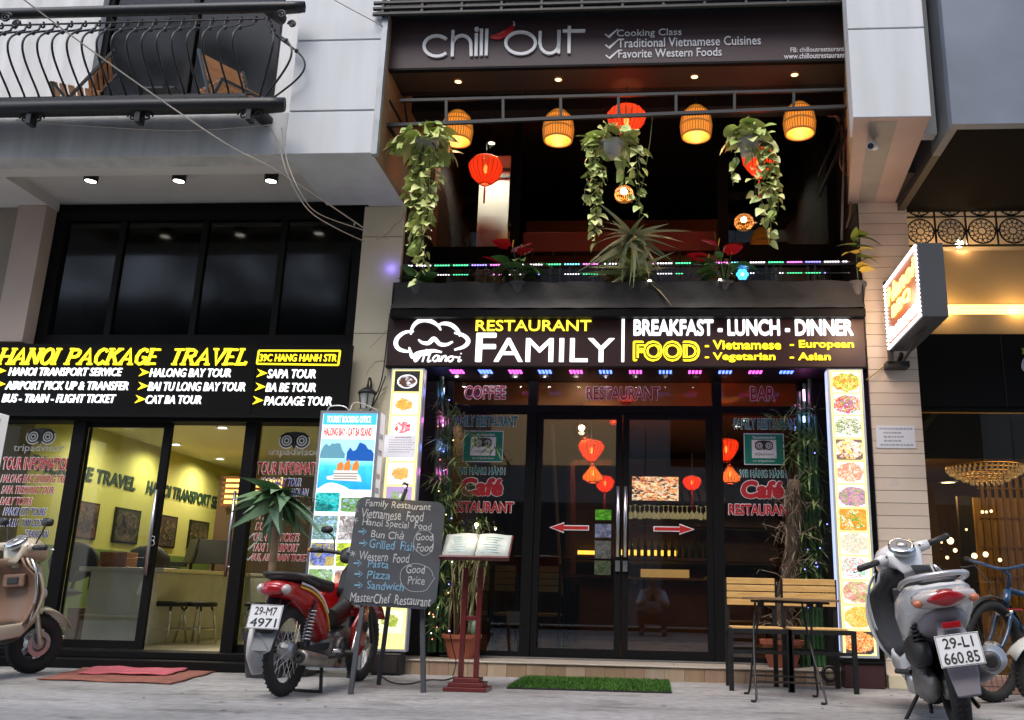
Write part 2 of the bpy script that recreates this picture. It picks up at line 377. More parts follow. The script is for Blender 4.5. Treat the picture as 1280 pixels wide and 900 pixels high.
box('soffit', -5.56, -2.57, 6.872, 7.75, 4.10, 4.16, mat('soffit_grey', (.58,.57,.53), .8, var=.08, vs=2), LB)
box('balcony_floor', -9, -2.955, 6.722, 8.6, 4.162, 4.36, SOFF, LB)
# balcony recess
box('balcony_wall', -9, -5.47, 7.6, 7.75, 4.24, 8, WHITE, LB)
box('balcony_wall', -3.6, -2.955, 7.6, 7.75, 4.24, 8, WHITE, LB)
box('window_frame', -5.468, -3.602, 7.70, 7.74, 4.24, 4.34, BLACKF, LB)
for x in (-5.44, -4.55, -3.63): box('window_frame', x-.03, x+.03, 7.68, 7.76, 4.24, 7, BLACKF, LB)
box('window_pane', -5.46, -3.61, 7.715, 7.725, 4.3, 7, GLASSD, LB)
box('room_back', -5.6, -3.5, 7.9, 7.95, 4.2, 7.2, mat('dark_room', (.02,.02,.02), .9), LB)
# pillars
pr = MB().box(-2.605, -2.235, 7.55, 8.3, 0, 3.998).build('pillar', STONE, LB)
vn = MB(); rs = random.Random(5)
for k in range(9):
    z = rs.uniform(.8, 3.8); x = rs.uniform(-2.6, -2.4); pts = [(x, 7.549, z)]
    for q in range(7): x += rs.uniform(.01, .07); z += rs.uniform(-.02, .07); pts.append((min(x, -2.245), 7.549, z))
    ribbon(vn, pts, rs.uniform(.003, .006), d=.0012)
vn.build('marble_vein', mat('vein', (.27,.22,.17), .5), LB)
for z in (1.0, 1.9, 2.8, 3.7): box('joint', -2.607, -2.233, 7.5485, 7.552, z, z+.006, mat('joint_dark', (.2,.17,.13), .9), LB)
box('pillar', -7.4, -5.83, 7.5, 8.2, 0, 4.0, mat('side_tan', (.27,.23,.18), .7, var=.15, vs=2), LB)
box('pillar_reveal', -5.83, -5.56, 7.45, 8.2, 2.7, 4.0, mat('pinkish_plaster', (.46,.37,.31), .7, var=.1, vs=2), LB)
# upper windows
YW = 7.64
z0 = at(250, 424, YW).z; z1 = 4.002
def vbar(px, w_, Y, za, zb, d=.06, nm='window_frame', py=400):
    x = at(px, py, Y).x; return box(nm, x-w_/2, x+w_/2, Y-d/2, Y+d/2, za, zb, BLACKF, LB)
box('window_frame', -5.56, -2.606, YW-.04, YW+.04, z0-.1, z0+.03, BLACKF, LB); box('window_frame', -5.56, -2.606, YW-.04, YW+.04, z1-.09, z1, BLACKF, LB)
for px in (138, 243, 344): vbar(px, .055, YW, z0+.032, z1-.092)
box('window_frame', -2.70, -2.608, YW-.04, YW+.04, z0+.032, z1-.092, BLACKF, LB); box('window_frame', -5.558, -5.45, YW-.04, YW+.04, z0+.032, z1-.092, BLACKF, LB)
xs = [-5.45]+[at(p_, 400, YW).x for p_ in (138, 243, 344)]+[-2.70]
for a, b_ in zip(xs, xs[1:]):
    box('window_pane', a+.03, b_-.03, YW-.004, YW+.004, z0+.03, z1-.09, GLASSD, LB)
box('room_back', -5.8, -2.6, 8.3, 8.35, 2.6, 4.1, mat('dark_room2', (.03,.032,.03), .9), LB)
bl = MB()
for k in range(5): bl.box(-5.5, -2.7, 7.75, 7.76, 3.55+.07*k, 3.55+.07*k+.065)
bl.build('roller_blind', mat('blind_grey', (.13,.13,.13), .8), LB)
# shopfront frame
YF = 7.56; SY = 7.60
zt = at(200, 529, YF).z; zb = .12
box('threshold', -7, -2.612, 7.27, 7.66, .0, .075, BLACKF, LB, bev=.008); box('threshold', -7, -2.614, 7.40, 7.66, .0765, .13, BLACKF, LB, bev=.005)
box('door_head', -7, -2.616, 7.46, 7.66, zt, 2.035, BLACKF, LB)
XM = [at(104, 533, YF).x, at(212, 530, YF).x, at(317.5, 533, YF).x]
box('mullion', XM[0]-.055, XM[0]+.055, YF-.05, YF+.06, .131, zt, BLACKF, LB)
box('mullion', XM[2]-.05, XM[2]+.05, YF-.05, YF+.06, .131, zt, BLACKF, LB)
box('mullion', -2.72, -2.618, YF-.05, YF+.06, .131, zt, BLACKF, LB)
box('glass_pane', -6.6, XM[0]-.056, SY, SY+.01, .15, zt, GLASS, LB)
box('glass_pane', XM[2]+.051, -2.721, SY, SY+.01, .15, zt, GLASS, LB)
box('bottom_rail', -6.6, XM[0]-.056, SY-.02, SY+.03, .131, .19, BLACKF, LB); box('bottom_rail', XM[2]+.051, -2.721, SY-.02, SY+.03, .131, .19, BLACKF, LB)
dr = MB().box(XM[0]+.056, XM[1]+.035, SY-.055, SY-.02, .135, .20).box(XM[1]-.035, XM[1]+.035, SY-.055, SY-.02, .20, zt-.002).box(XM[0]+.056, XM[1]-.035, SY-.055, SY-.02, zt-.04, zt-.002).build('sliding_door', BLACKF, LB)
box('door_pane', XM[0]+.056, XM[1]-.036, SY-.042, SY-.034, .2, zt-.04, GLASS, dr)
hb = MB(); hx = XM[1]-.005
hb.tube([(hx, SY-.09, .72), (hx, SY-.09, 1.42)], .014).tube([(hx, SY-.09, .8), (hx, SY-.05, .8)], .008).tube([(hx, SY-.09, 1.35), (hx, SY-.05, 1.35)], .008); hb.build('door_handle', STEEL, dr, smooth=True)
hb = MB(); hb.torus((XM[1], SY-.058, .98), .022, .006, 'Y', 16, 6).torus((XM[1], SY-.058, 1.02), .018, .005, 'Y', 16, 6); hb.build('door_lock', CHROME, dr, smooth=True)
hb = MB(); hx = XM[2]-.085
hb.tube([(hx, SY-.07, .72), (hx, SY-.07, 1.42)], .014).tube([(hx, SY-.07, .8), (hx+.05, SY-.05, .8)], .008).tube([(hx, SY-.07, 1.35), (hx+.05, SY-.05, 1.35)], .008); hb.build('door_handle', STEEL, LB, smooth=True)
# ---- interior of the agency
YELW = mat('mustard_wall', (.62,.60,.17), .8, var=.06, vs=2); GRNW = mat('green_dado', (.16,.24,.055), .8)
XLW = -6.22; zc = atx(200, 562, XLW).z
box('interior_wall', XLW-.1, XLW, 7.68, 13.6, 1.03, 3.4, YELW, LB); box('interior_wall', XLW-.1, XLW+.001, 7.68, 13.6, .12, 1.029, GRNW, LB)
box('interior_wall', XLW+.01, -2.62, 13.5, 13.6, .12, 3.4, YELW, LB)
box('interior_wall', -2.616, -2.56, 8.31, 13.5, .12, 3.4, YELW, LB)
box('interior_ceiling', XLW, -2.618, 7.7, 13.5, 2.34, 2.45, mat('cream_ceiling', (.7,.66,.45), .8), LB)
box('interior_floor', XLW, -2.618, 7.665, 13.5, .02, .118, mat('cream_tiles', (.5,.46,.33), .25, var=.1, vs=4), LB)
text('HANOI PACKAGE TRAVEL', (XLW+.002, 7.95, 1.74), (0,1,0), (0,0,1), 2.75, .16, mat('dark_green_print', (.02,.05,.025), .6), LB, off=.03, depth=.01, shear=.1)
text('HANOI TRANSPORT SERVICE', (XLW+.002, 10.95, 1.74), (0,1,0), (0,0,1), 2.4, .16, MATS['dark_green_print'], LB, off=.03, depth=.01, shear=.1)
def Yx(px, py): return atx(px, py, XLW).y
for k, (pa, pb, za, zb_, c1, c2) in enumerate([(95,122,1.12,1.52,(.18,.08,.05),(.05,.04,.06)), (143,175,1.12,1.52,(.05,.06,.04),(.15,.13,.08)), (199,222,1.12,1.52,(.1,.05,.05),(.04,.05,.07)), (238,262,1.14,1.52,(.03,.03,.03),(.1,.08,.05))]):
    p_ = thing('picture_frame', ['unframed picture of red costumes on the mustard wall, farthest left', 'dark picture of figures with a bright spot, second from left on the wall', 'picture of a crowd on the yellow wall, seen just right of the door edge', 'dark portrait picture nearest the louvred wall light'][k], 'picture', (XLW+.01, Yx(pa, 640), za), 'pictures on the agency wall')
    ya, yb = Yx(pa, 640), Yx(pb, 640)
    box('frame', XLW+.002, XLW+.02, ya, yb, za, zb_, BLACKM, p_); q = MB().box(XLW+.0205, XLW+.024, ya+.03, yb-.03, za+.02, zb_-.02).build('print', picture_mat('wall_print_%d' % k, 40+k, c1, c2, [c1, c2, (.3,.2,.12), (.02,.02,.02), (.12,.1,.08)], glow=.0, rad=.5, food=.45, scale=7, ax=1), p_)
for k, (px, py) in enumerate(((160,534),(278,535),(220,556),(275,574))):
    p = atz(px, py, 2.33); d_ = thing('ceiling_downlight', ['round ceiling downlight nearest the left window in the travel agency', 'round ceiling downlight above the open doorway, nearest the street', 'round ceiling downlight left of the doorway, middle row', 'round ceiling downlight farthest back in the travel agency'][k], 'light', p, 'downlights in the travel agency')
    MB().lathe([(.07,.0),(.07,.012),(.045,.012)], p-Vector((0,0,.006)), 20).build('trim_ring', WHITE, d_); MB().lathe([(.0001,.0),(.045,.0)], p-Vector((0,0,-.001)), 20).build('diffuser', LAMPW, d_)
    lamp('downlight_lamp', p-Vector((0,0,.02)), 34, (1,.9,.64), .04, 'SPOT', parent=d_, angle=2.9)
# louvred warm wall light at the back
p = at(275, 630, 11.6); lv = thing('louvre_light', 'warm orange louvred light on the back partition of the travel agency', 'light', p)
for k in range(6): z = p.z-.02+.05*k*1.4; box('slat', p.x, p.x+.75, 11.6, 11.66, z, z+.028, mat('louvre_wood', (.35,.12,.03), .5), lv)
box('glow_panel', p.x, p.x+.75, 11.70, 11.71, p.z, min(p.z+.42, 2.05), emis('amber_glow', (1,.55,.12), 1.6), lv)
box('partition', p.x-.1, -2.62, 11.72, 11.8, .12, 2.06, mat('brown_partition', (.12,.07,.04), .6), LB)
# counter
CT = mat('counter_top', (.62,.58,.5), .3); CF = mat('counter_front', (.78,.77,.72), .5, var=.08)
c_ = thing('reception_counter', 'cream reception counter with a pale top inside the travel agency', 'counter', (-4.4, 9.6, .12))
box('front_panel', -5.26, -4.62, 8.52, 8.6, .12, .76, CF, c_, bev=.006); box('side_panel', -4.70, -4.62, 8.602, 10.3, .12, .76, CF, c_)
box('counter_top', -5.32, -4.50, 8.42, 10.3, .762, .80, CT, c_, bev=.006)
box('front_panel', -4.9, -2.7, 10.31, 10.39, .12, .76, CF, c_); box('counter_top', -5.1, -2.66, 10.302, 11.0, .763, .80, CT, c_, bev=.006)
box('glow_strip', -3.9, -2.7, 11.1, 11.12, .84, 1.02, emis('yellow_glow', (1,.75,.05), 1.1), c_)
for k, (x, y) in enumerate(((at(206,800,8.75).x, 8.75), (at(244,800,8.95).x, 8.95), (at(322,800,9.5).x, 9.5))):
    s_ = thing('bar_stool', ['round black stool with chrome legs nearest the street, by the counter panel', 'round black stool with chrome legs, second along, in the open doorway', 'round black stool seen through the right-hand shop pane'][k], 'stool', (x, y, .12), 'chrome stools at the agency counter')
    MB().lathe([(.001,.5),(.15,.5),(.165,.485),(.165,.465),(.15,.455),(.001,.455)], (x, y, 0), 20).build('seat', BLKPL, s_, smooth=True)
    for q in range(4):
        a = q*pi/2+.6; MB().tube([(x+.11*cos(a), y+.11*sin(a), .45), (x+.14*cos(a), y+.14*sin(a), .40), (x+.19*cos(a), y+.19*sin(a), .12)], .011, 6).build('leg', CHROME, s_, smooth=True)
    MB().torus((x, y, .25), .165, .006, 'Z', 24, 6).build('foot_ring', CHROME, s_, smooth=True)
# office chairs, monitors, basket, box
for k, (x, y, r_) in enumerate(((-5.35, 9.4, .5), (-5.9, 9.0, .2))):
    s_ = thing('office_chair', ['black office chair with rounded back behind the counter panel', 'black office chair with armrests by the left wall'][k], 'chair', (x, y, .12), 'office chairs in the travel agency')
    MB().ell((x, y, .56), (.25,.25,.05), 14, 6).build('seat', BLKPL, s_, smooth=True)
    MB().ell((x+.02, y+.2, .86), (.27,.06,.20), 16, 8).build('backrest', BLKPL, s_, smooth=True)
    for sx in (-1, 1): MB().tube([(x+sx*.26, y+.15, .6), (x+sx*.29, y+.1, .76), (x+sx*.28, y-.12, .76), (x+sx*.25, y-.12, .6)], .018, 6).build('armrest', BLKPL, s_, smooth=True)
    MB().tube([(x, y, .5), (x, y, .2)], .03).build('column', BLKPL, s_)
    for q in range(5): MB().tube([(x, y, .22), (x+.26*cos(q*1.257), y+.26*sin(q*1.257), .15)], .02, 6).build('leg', BLKPL, s_)
for k, (px, Y, rz) in enumerate(((236, 10.55, -.9), (264, 10.6, .5), (200, 10.5, 0))):
    p = at(px, 714, Y); p.z = .80; s_ = thing('monitor', ['black monitor turned sideways on the agency counter', 'black monitor at the right of the agency counter', 'small dark keyboard and papers unit on the counter'][k], 'monitor', p, 'monitors on the agency counter')
    R_ = Matrix.Rotation(rz, 3, 'Z') @ Matrix.Rotation(-.2, 3, 'X')
    if k < 2:
        MB().obox(p+Vector((0,0,.24)), (.42,.025,.28), R_).build('screen', BLKPL, s_, bev=.005); MB().tube([p+Vector((0,.03,.01)), p+Vector((0,.03,.2))], .018).build('stand', BLKPL, s_); MB().lathe([(.001,.012),(.1,.012),(.11,0)], p+Vector((0,.03,0)), 14).build('base', BLKPL, s_)
    else:
        MB().obox(p+Vector((0,0,.03)), (.4,.16,.05), 0.1).build('keyboard', BLKPL, s_); MB().obox(p+Vector((.15,.1,.09)), (.2,.1,.05), 0.4).build('paper_tray', BLKPL, s_)
p = at(146, 712, 8.7); p.z = .80; s_ = thing('wicker_basket', 'small orange wicker basket on the counter in the travel agency', 'basket', p)
wv = MB()
for k in range(6): wv.tube([p+Vector((sx*.13, sy*.09, .012+.024*k)) for sx, sy in ((-1,-1),(1,-1),(1,1),(-1,1))], .0125, 6, closed=True)
wv.build('weave', mat('orange_wicker', (.5,.2,.04), .6), s_)
for k in range(9): x = -.12+.03*k; MB().tube([p+Vector((x,-.104,0)), p+Vector((x,-.104,.145))], .006, 5).build('stake', MATS['orange_wicker'], s_)
bx = thing('cardboard_box', 'brown box standing on the floor left of the counter panel', 'box', (-5.45, 8.9, .12))
box('carton', -5.6, -5.38, 8.8, 9.05, .12, .42, mat('cardboard', (.3,.17,.08), .8), bx, bev=.004); box('lid_flap', -5.6, -5.38, 8.79, 8.797, .36, .42, mat('cardboard_dark', (.25,.14,.07), .8), bx)

# ---- window stickers
RED = mat('red_vinyl', (.45,.02,.03), .4); BLUE = mat('blue_vinyl', (.02,.03,.25), .4); WV = mat('white_vinyl', (.8,.8,.8), .4); BLKV = mat('black_vinyl', (.03,.03,.03), .4); TEAL = mat('teal_vinyl', (.01,.19,.17), .4); DRED = mat('dark_red_vinyl', (.28,.01,.02), .4)
GREY = mat('grey_vinyl', (.42,.42,.40), .4)
def otext(s, x0, y0, x1, y1, Y, m, parent, o=.03, off=.0, back=WV, **k):
    ptext(s, x0-.8, y0-.8, x1+.8, y1+.8, Y, back, parent, off=off+o, depth=.001, **k); ptext(s, x0, y0, x1, y1, Y-.0025, m, parent, off=off, depth=.001, **k)
def owl(px, py, Y, r, parent):
    p = at(px, py, Y)
    for nm, m_, l in (('logo_back', WV, 0), ('logo_dark', BLKV, .0015), ('logo_ring', WV, .003), ('logo_pupil', BLKV, .0045)):
        mb = MB()
        for sx in (-1, 1):
            for rr in {'logo_back': [(0, 1.0)], 'logo_dark': [(0, .86)], 'logo_ring': [(.0, .66)], 'logo_pupil': [(.36, .50), (0, .2)]}[nm]:
                c = p+Vector((sx*r*.95, -l, 0)); N_ = 20
                if rr[0] == 0: mb.add([c+Vector((cos(a*2*pi/N_)*rr[1]*r, 0, sin(a*2*pi/N_)*rr[1]*r)) for a in range(N_)], [tuple(range(N_))])
                else:
                    mb.add([c+Vector((cos(a*2*pi/N_)*rr[q]*r, 0, sin(a*2*pi/N_)*rr[q]*r)) for q in (0, 1) for a in range(N_)], [(a, (a+1) % N_, N_+(a+1) % N_, N_+a) for a in range(N_)])
        if nm == 'logo_dark':
            mb.add([p+Vector((x*r, -l, z*r)) for x, z in ((-1.9,.5),(-1.2,1.0),(0,1.12),(1.2,1.0),(1.9,.5),(.8,.3),(0,-1.0),(-.8,.3))], [(0,1,5+2),(1,2,7),(2,3,5),(3,4,5),(2,5,6,7)])
        mb.build(nm, m_, parent, recalc=False)
st = thing('window_sticker', 'tour list lettering on the leftmost agency window, headed TOUR INFORMATION, trips in red and blue', 'window lettering', (-5.9, SY, .8), 'vinyl lettering on the shop windows')
Yg = SY-.001
owl(51, 546, Yg, .07, st); ptext('tripadvisor', 17, 555, 80, 567, Yg, GREY, st, off=.012, depth=.001)
otext('TOUR INFORMATION', 4, 572, 89, 587, Yg, RED, st, off=.02)
for s_, a in (('HALONG BAY CRUISING TRIP', (2,594,84,603)), ('SAPA TREKKING TOUR', (3,608,67,617)), ('DAILY TOURS', (1,622,40,631))): otext(s_, *a, Yg, RED, st, shear=.25, off=.01)
for s_, a in (('HANOI CITY TOURS', (5,635,58,644)), ('HOA LU - TAM COC', (2,649,53,658)), ('TRANG AN', (32,663,61,672)), ('PAGODA', (24,677,49,686)), ('CHUA - HOA BINH', (8,690,56,699))): otext(s_, *a, Yg, BLUE, st, shear=.25, off=.01)
st = thing('window_sticker', 'tour list lettering behind the leafy plant, with OPEN BUS TICKETS and TAXI TO AIRPORT', 'window lettering', (-3.1, SY, .8), 'vinyl lettering on the shop windows')
owl(368, 551, Yg, .07, st); ptext('tripadvisor', 335, 560, 400, 572, Yg, GREY, st, off=.012, depth=.001)
otext('TOUR INFORMATION', 322, 578, 410, 593, Yg, RED, st, off=.02)
for s_, a in (('HUE DAILY TOUR', (326,598,376,607)), ('DA NANG - HOI AN', (330,611,385,620))): otext(s_, *a, Yg, BLUE, st, shear=.25, off=.01)
for s_, a in (('HALONG BAY', (322,640,362,649)), ('DU LICH', (320,654,350,662)), ('OPEN BUS TICKETS', (318,667,374,676)), ('TAXI TO AIRPORT', (317,680,373,689)), ('BUS, AIR, TRAIN TICKETS', (315,693,388,702))): otext(s_, *a, Yg, RED, st, shear=.25, off=.01)
for py in (603, 671, 684, 697):
    mb = MB(); p = at(317 if py < 650 else 313, py, Yg-.002); ribbon(mb, [p+Vector((-.04,0,.0)), p+Vector((-.02,0,-.02)), p+Vector((.03,0,.03))], .012, d=.001); mb.build('check_mark', WV, st)

# ---- long black sign
SG = thing('shop_sign', 'long black sign with yellow and white lit letters listing tours, over the agency shopfront', 'sign', (-4.3, 7.4, 2.03))
YS = 7.40
zb0 = 2.04; zt0 = at(200, 430, YS).z; xs_ = at(318, 475, YS).x; xr = at(436, 475, YS).x
box('panel', -8, xs_-.003, YS, 7.455, zb0, zt0, SIGNBLK, SG); box('panel', xs_+.003, xr, YS, 7.455, zb0, zt0-.004, SIGNBLK, SG)
box('trim', -8, xr, YS-.012, YS-.001, zb0-.02, zb0+.006, BLACKF, SG)
for s_, a in (('HANOI TRANSPORT SERVICE', (12,460,153,470)), ('AIRPORT PICK UP & TRANSFER', (8,477,161,487.5)), ('BUS - TRAIN - FLIGHT TICKET', (4,493,145,503.5)), ('HALONG BAY TOUR', (188,461,289,471.5)), ('BAI TU LONG BAY TOUR', (186,478,307,489)), ('CAT BA TOUR', (183,494.5,252,505)), ('SAPA TOUR', (335,462,395,473)), ('BA BE TOUR', (333,479,395,490)), ('PACKAGE TOUR', (331,496,415,507))):
    ptext(s_, *a, YS, WHT_E, SG, shear=.17, off=.007, depth=.012)
ptext('39C HANG HANH STR', 325, 443, 421, 452, YS, YEL_E, SG, shear=.1, off=.010, depth=.012)
a = [at(*q, YS) for q in ((321.5,455),(320.5+3.5,438.5),(425.5,438.8),(423,456.5))]; mb = MB()
for q in range(4): ribbon(mb, [a[q], a[(q+1) % 4]], .013, d=.012)
mb.build('letter_border', YEL_E, SG)
for px, py in ((2,463.5),(1,480),(181,465.5),(179.5,482.5),(176,499),(328,466.5),(326,483.5),(323,500.5)):
    p = at(px, py, YS); mb = MB(); ex = Vector((0,-.012,0))
    mb.prism([p+Vector((x, 0, z)) for x, z in ((-.045,.035),(.045,0),(-.045,-.035),(-.012,0))], ex); mb.build('arrow', YEL_E, SG)
# slab-serif headline, stroke by stroke
SER = {'H': [[(0,0),(0,1)],[(.8,0),(.8,1)],[(0,.5),(.8,.5)]], 'A': [[(0,0),(.42,1),(.84,0)],[(.2,.33),(.66,.33)]], 'N': [[(0,0),(0,1)],[(0,1),(.75,0)],[(.75,0),(.75,1)]],
 'O': [[(.4+.4*cos(t*pi/8), .5+.5*sin(t*pi/8)) for t in range(17)]], 'I': [[(0,0),(0,1)]], 'P': [[(0,0),(0,1)],[(0,.95),(.45,.95),(.65,.87),(.68,.72),(.62,.55),(.45,.47),(0,.47)]],
 'C': [[(.72,.8),(.6,.95),(.4,1),(.12,.86),(0,.5),(.12,.14),(.4,0),(.62,.06),(.74,.22)]], 'K': [[(0,0),(0,1)],[(.68,1),(.05,.45)],[(.28,.62),(.74,0)]],
 'G': [[(.72,.8),(.6,.95),(.4,1),(.12,.86),(0,.5),(.12,.14),(.4,0),(.62,.06),(.74,.2),(.74,.45),(.45,.45)]], 'E': [[(0,0),(0,1)],[(0,.97),(.62,.97)],[(0,.5),(.48,.5)],[(0,.03),(.65,.03)]],
 'T': [[(.38,0),(.38,1)],[(0,.97),(.76,.97)]], 'R': [[(0,0),(0,1)],[(0,.95),(.45,.95),(.66,.86),(.66,.6),(.45,.5),(0,.5)],[(.35,.5),(.74,0)]], 'V': [[(0,1),(.4,0),(.8,1)]], 'L': [[(0,0),(0,1)],[(0,.03),(.62,.03),(.62,.2)]]}
SRF = {'H': [(0,0),(0,1),(.8,0),(.8,1)], 'A': [(0,0),(.84,0)], 'N': [(0,0),(0,1),(.75,1)], 'I': [(0,0),(0,1)], 'P': [(0,0),(0,1)], 'K': [(0,0),(0,1),(.68,1),(.74,0)], 'E': [(0,0),(0,1)], 'T': [(.38,0)], 'R': [(0,0),(0,1),(.78,0)], 'V': [(0,1),(.8,1)], 'L': [(0,0),(0,1)], 'O': [], 'C': [], 'G': []}
def slab_word(word, pL, pR, yT, yB, Y, m, parent):
    A = at(pL, (yT+yB)/2, Y); B = at(pR, (yT+yB)/2, Y); h_ = at(pL, yT, Y).z-at(pL, yB, Y).z
    adv = [(.28 if ch == 'I' else max(x for s in SER[ch] for x, _ in s)+.30) if ch != ' ' else .8 for ch in word]
    tot = sum(adv); sc_ = (B.x-A.x)/tot; cx = 0; ux = h_*.30
    for ch, ad in zip(word, adv):
        if ch != ' ':
            mb = MB()
            def P(x, z): return Vector((A.x+(cx+x+.14)*sc_+(z-.5)*ux*.75, Y-.002, A.z+(z-.5)*h_*.86))
            for k, s in enumerate(SER[ch]):
                hz = abs(s[0][1]-s[-1][1]) < .1 and len(s) == 2
                ribbon(mb, [P(*q) for q in s], (.11*h_ if hz else .155*h_), d=.014+.0004*k)
            for x, z in SRF[ch]: ribbon(mb, [P(x-.2, z), P(x+.2, z)], .10*h_, d=.0156)
            mb.build('lettering', m, parent)
        cx += ad
slab_word('HANOI PACKAGE TRAVEL', 1, 313, 435, 456.5, YS, YEL_E, SG)

# ---- downlights under the slab
for k, px in enumerate((115, 225, 340)):
    p = atz(px, 216, 4.098); s_ = thing('surface_downlight', ['black surface downlight under the white slab, leftmost of three', 'black surface downlight under the white slab, middle of three', 'black surface downlight under the white slab, nearest the pillar'][k], 'light', p, 'black downlights under the slab')
    MB().lathe([(.058,0),(.058,-.08),(.052,-.085),(.046,-.08)], p, 22).build('housing', BLACKM, s_, smooth=False); MB().lathe([(.0001,-.078),(.047,-.078)], p, 20).build('diffuser', LAMPW, s_)
    lamp('downlight_lamp', p-Vector((0,0,.088)), 5, (1,.9,.75), .03, 'SPOT', parent=s_)

# ---- balcony railing
RL = thing('balcony_railing', 'black wrought iron railing with swelling scroll balusters round the white balcony', 'railing', (-4.4, 6.3, 4.3))
zt_, zb_ = 5.20, 4.42; RX = -3.15; RY = 6.34
rs = random.Random(2)
def prof(t):  # outward swell 0..1 down the bar
    return .30*max(0, sin(pi*min(1, max(0, (t-.12)/.88))**1.0))**1.3
bar = MB(); N_ = 22; pts = []
for k in range(N_+1):
    t_ = k/N_; pts.append(Vector((0, -prof(t_)*(1 if t_ > .1 else 0), zt_-.03-(zt_-zb_-.03)*t_)))
top = [Vector((0, .02+.028*cos(a), zt_-.06+.028*sin(a))) for a in [(-2.2+q*.7) for q in range(6)]]
bar.tube(top[::-1]+pts[2:], .0085, 6); bar.ell((0, pts[8].y, pts[8].z), (.018,.018,.02), 8, 5)
bar.v = [v for v in bar.v]
b0 = bar.build('baluster', IRON, RL, smooth=True); off0 = base_of(RL)
for v in b0.data.vertices: v.co += off0
x = RX-.10; xsb = []
while x > -7.2: xsb.append(x); x -= .122
b0.location = Vector((xsb[0], RY, 0))-off0
for x in xsb[1:]: o_ = inst('baluster', b0.data, RL); o_.location = Vector((x, RY, 0))-off0
for k in range(3):   # side return, swelling towards the pillar side
    o_ = inst('baluster', b0.data, RL); o_.location = Vector((RX+.02, RY+.02+.06*k, 0))-off0; o_.rotation_euler = (0,0,radians(35+25*k)); 
MB().tube(smooth_pts([(-9,RY-.0,zt_+.03), (RX-.15,RY,zt_+.03), (RX-.02,RY+.05,zt_+.03), (RX+.06,6.52,zt_+.03)], 6), .045, 10).build('top_rail', IRON, RL, smooth=True)
MB().tube([(-9,RY+.01,zt_-.07), (RX-.02,RY+.01,zt_-.07)], .009, 6).build('rail', IRON, RL); MB().tube([(-9,RY-.0,zb_+.02), (RX-.04,RY-.0,zb_+.02)], .011, 6).build('rail', IRON, RL)
MB().tube(smooth_pts([(-9,RY-.08,4.30), (RX-.2,RY-.08,4.30), (RX-.02,RY-.0,4.30), (RX+.02,6.53,4.30)], 6), .055, 10).build('base_rail', IRON, RL, smooth=True)
box('base_tray', -9, RX-.04, RY-.1, 6.50, 4.355, 4.385, IRON, RL)
for x in (-3.15, -4.05, -4.95, -5.6):
    for sx in (-1, 1):
        sp = [Vector((x+sx*(.03+.045*(1-q/14)*cos(q*.75))+sx*.03, RY-.06, 4.22+.045*(1-q/14)*sin(q*.75))) for q in range(15)]
        MB().tube(sp, .008, 5).build('scroll', IRON, RL, smooth=True)
    MB().box(x-.02, x+.02, RY-.1, RY-.02, 4.16, 4.28).build('bracket', IRON, RL)
for (px, py, r_, m_) in ((8, 22, .05, 1), (20, 30, .04, 1), (352, 18, .04, -1), (365, 30, .035, -1)):
    c = at(px, py, RY-.08); MB().tube([c+Vector((m_*r_*(1-q/18)*cos(q*.7), 0, r_*(1-q/18)*sin(q*.7))) for q in range(17)], .009, 5).build('scroll', IRON, RL, smooth=True)
# balcony chairs
SLAT = wood_mat('teak_slat', (.42,.19,.055), (.28,.11,.03), .5, (2,14,14))
def bchair(k, x, y, rz, label):
    s_ = thing('folding_chair', label, 'chair', (0,0,0), 'slatted wooden chairs on the balcony')
    for sx in (-1, 1):
        MB().beam((sx*.2,.22,0),(sx*.2,-.18,.44),.022).build('leg', BLACKM, s_); MB().beam((sx*.22,-.2,0),(sx*.22,.24,.86),.022).build('leg', BLACKM, s_)
    for q in range(6): MB().obox((0,-.17+.065*q,.44),(.4,.05,.018),0).build('seat_slat', SLAT, s_, bev=.003)
    for q in range(5):
        z = .55+.06*q; MB().obox((0,.085+.51*(z-.55),z),(.4,.018,.05),0).build('back_slat', SLAT, s_, bev=.003)
    MB().obox((0,-.19,.425),(.44,.02,.02),0).build('crossbar', BLACKM, s_)
    s_.location = (x, y, 4.36); s_.rotation_euler = (0,0,rz)
bchair(0, at(100,110,6.95).x, 6.95, radians(-62), 'wooden slatted balcony chair at the left, against the white wall')
bchair(1, at(290,110,6.95).x, 6.95, radians(58), 'wooden slatted balcony chair at the right, in front of the dark window')
# table between them
s_ = thing('balcony_table', 'small folding table with crossed black legs between the balcony chairs', 'table', (-4.35, 7.0, 4.24))
box('table_top', -4.5, -4.2, 6.93, 7.07, 4.87, 4.885, BLACKM, s_)
for sx in (-1, 1):
    MB().beam((-4.35+sx*.2,6.85,4.24),(-4.35+sx*.1,7.15,4.86),.02).build('leg', BLACKM, s_); MB().beam((-4.35+sx*.2,7.15,4.24),(-4.35+sx*.1,6.85,4.86),.02).build('leg', BLACKM, s_)
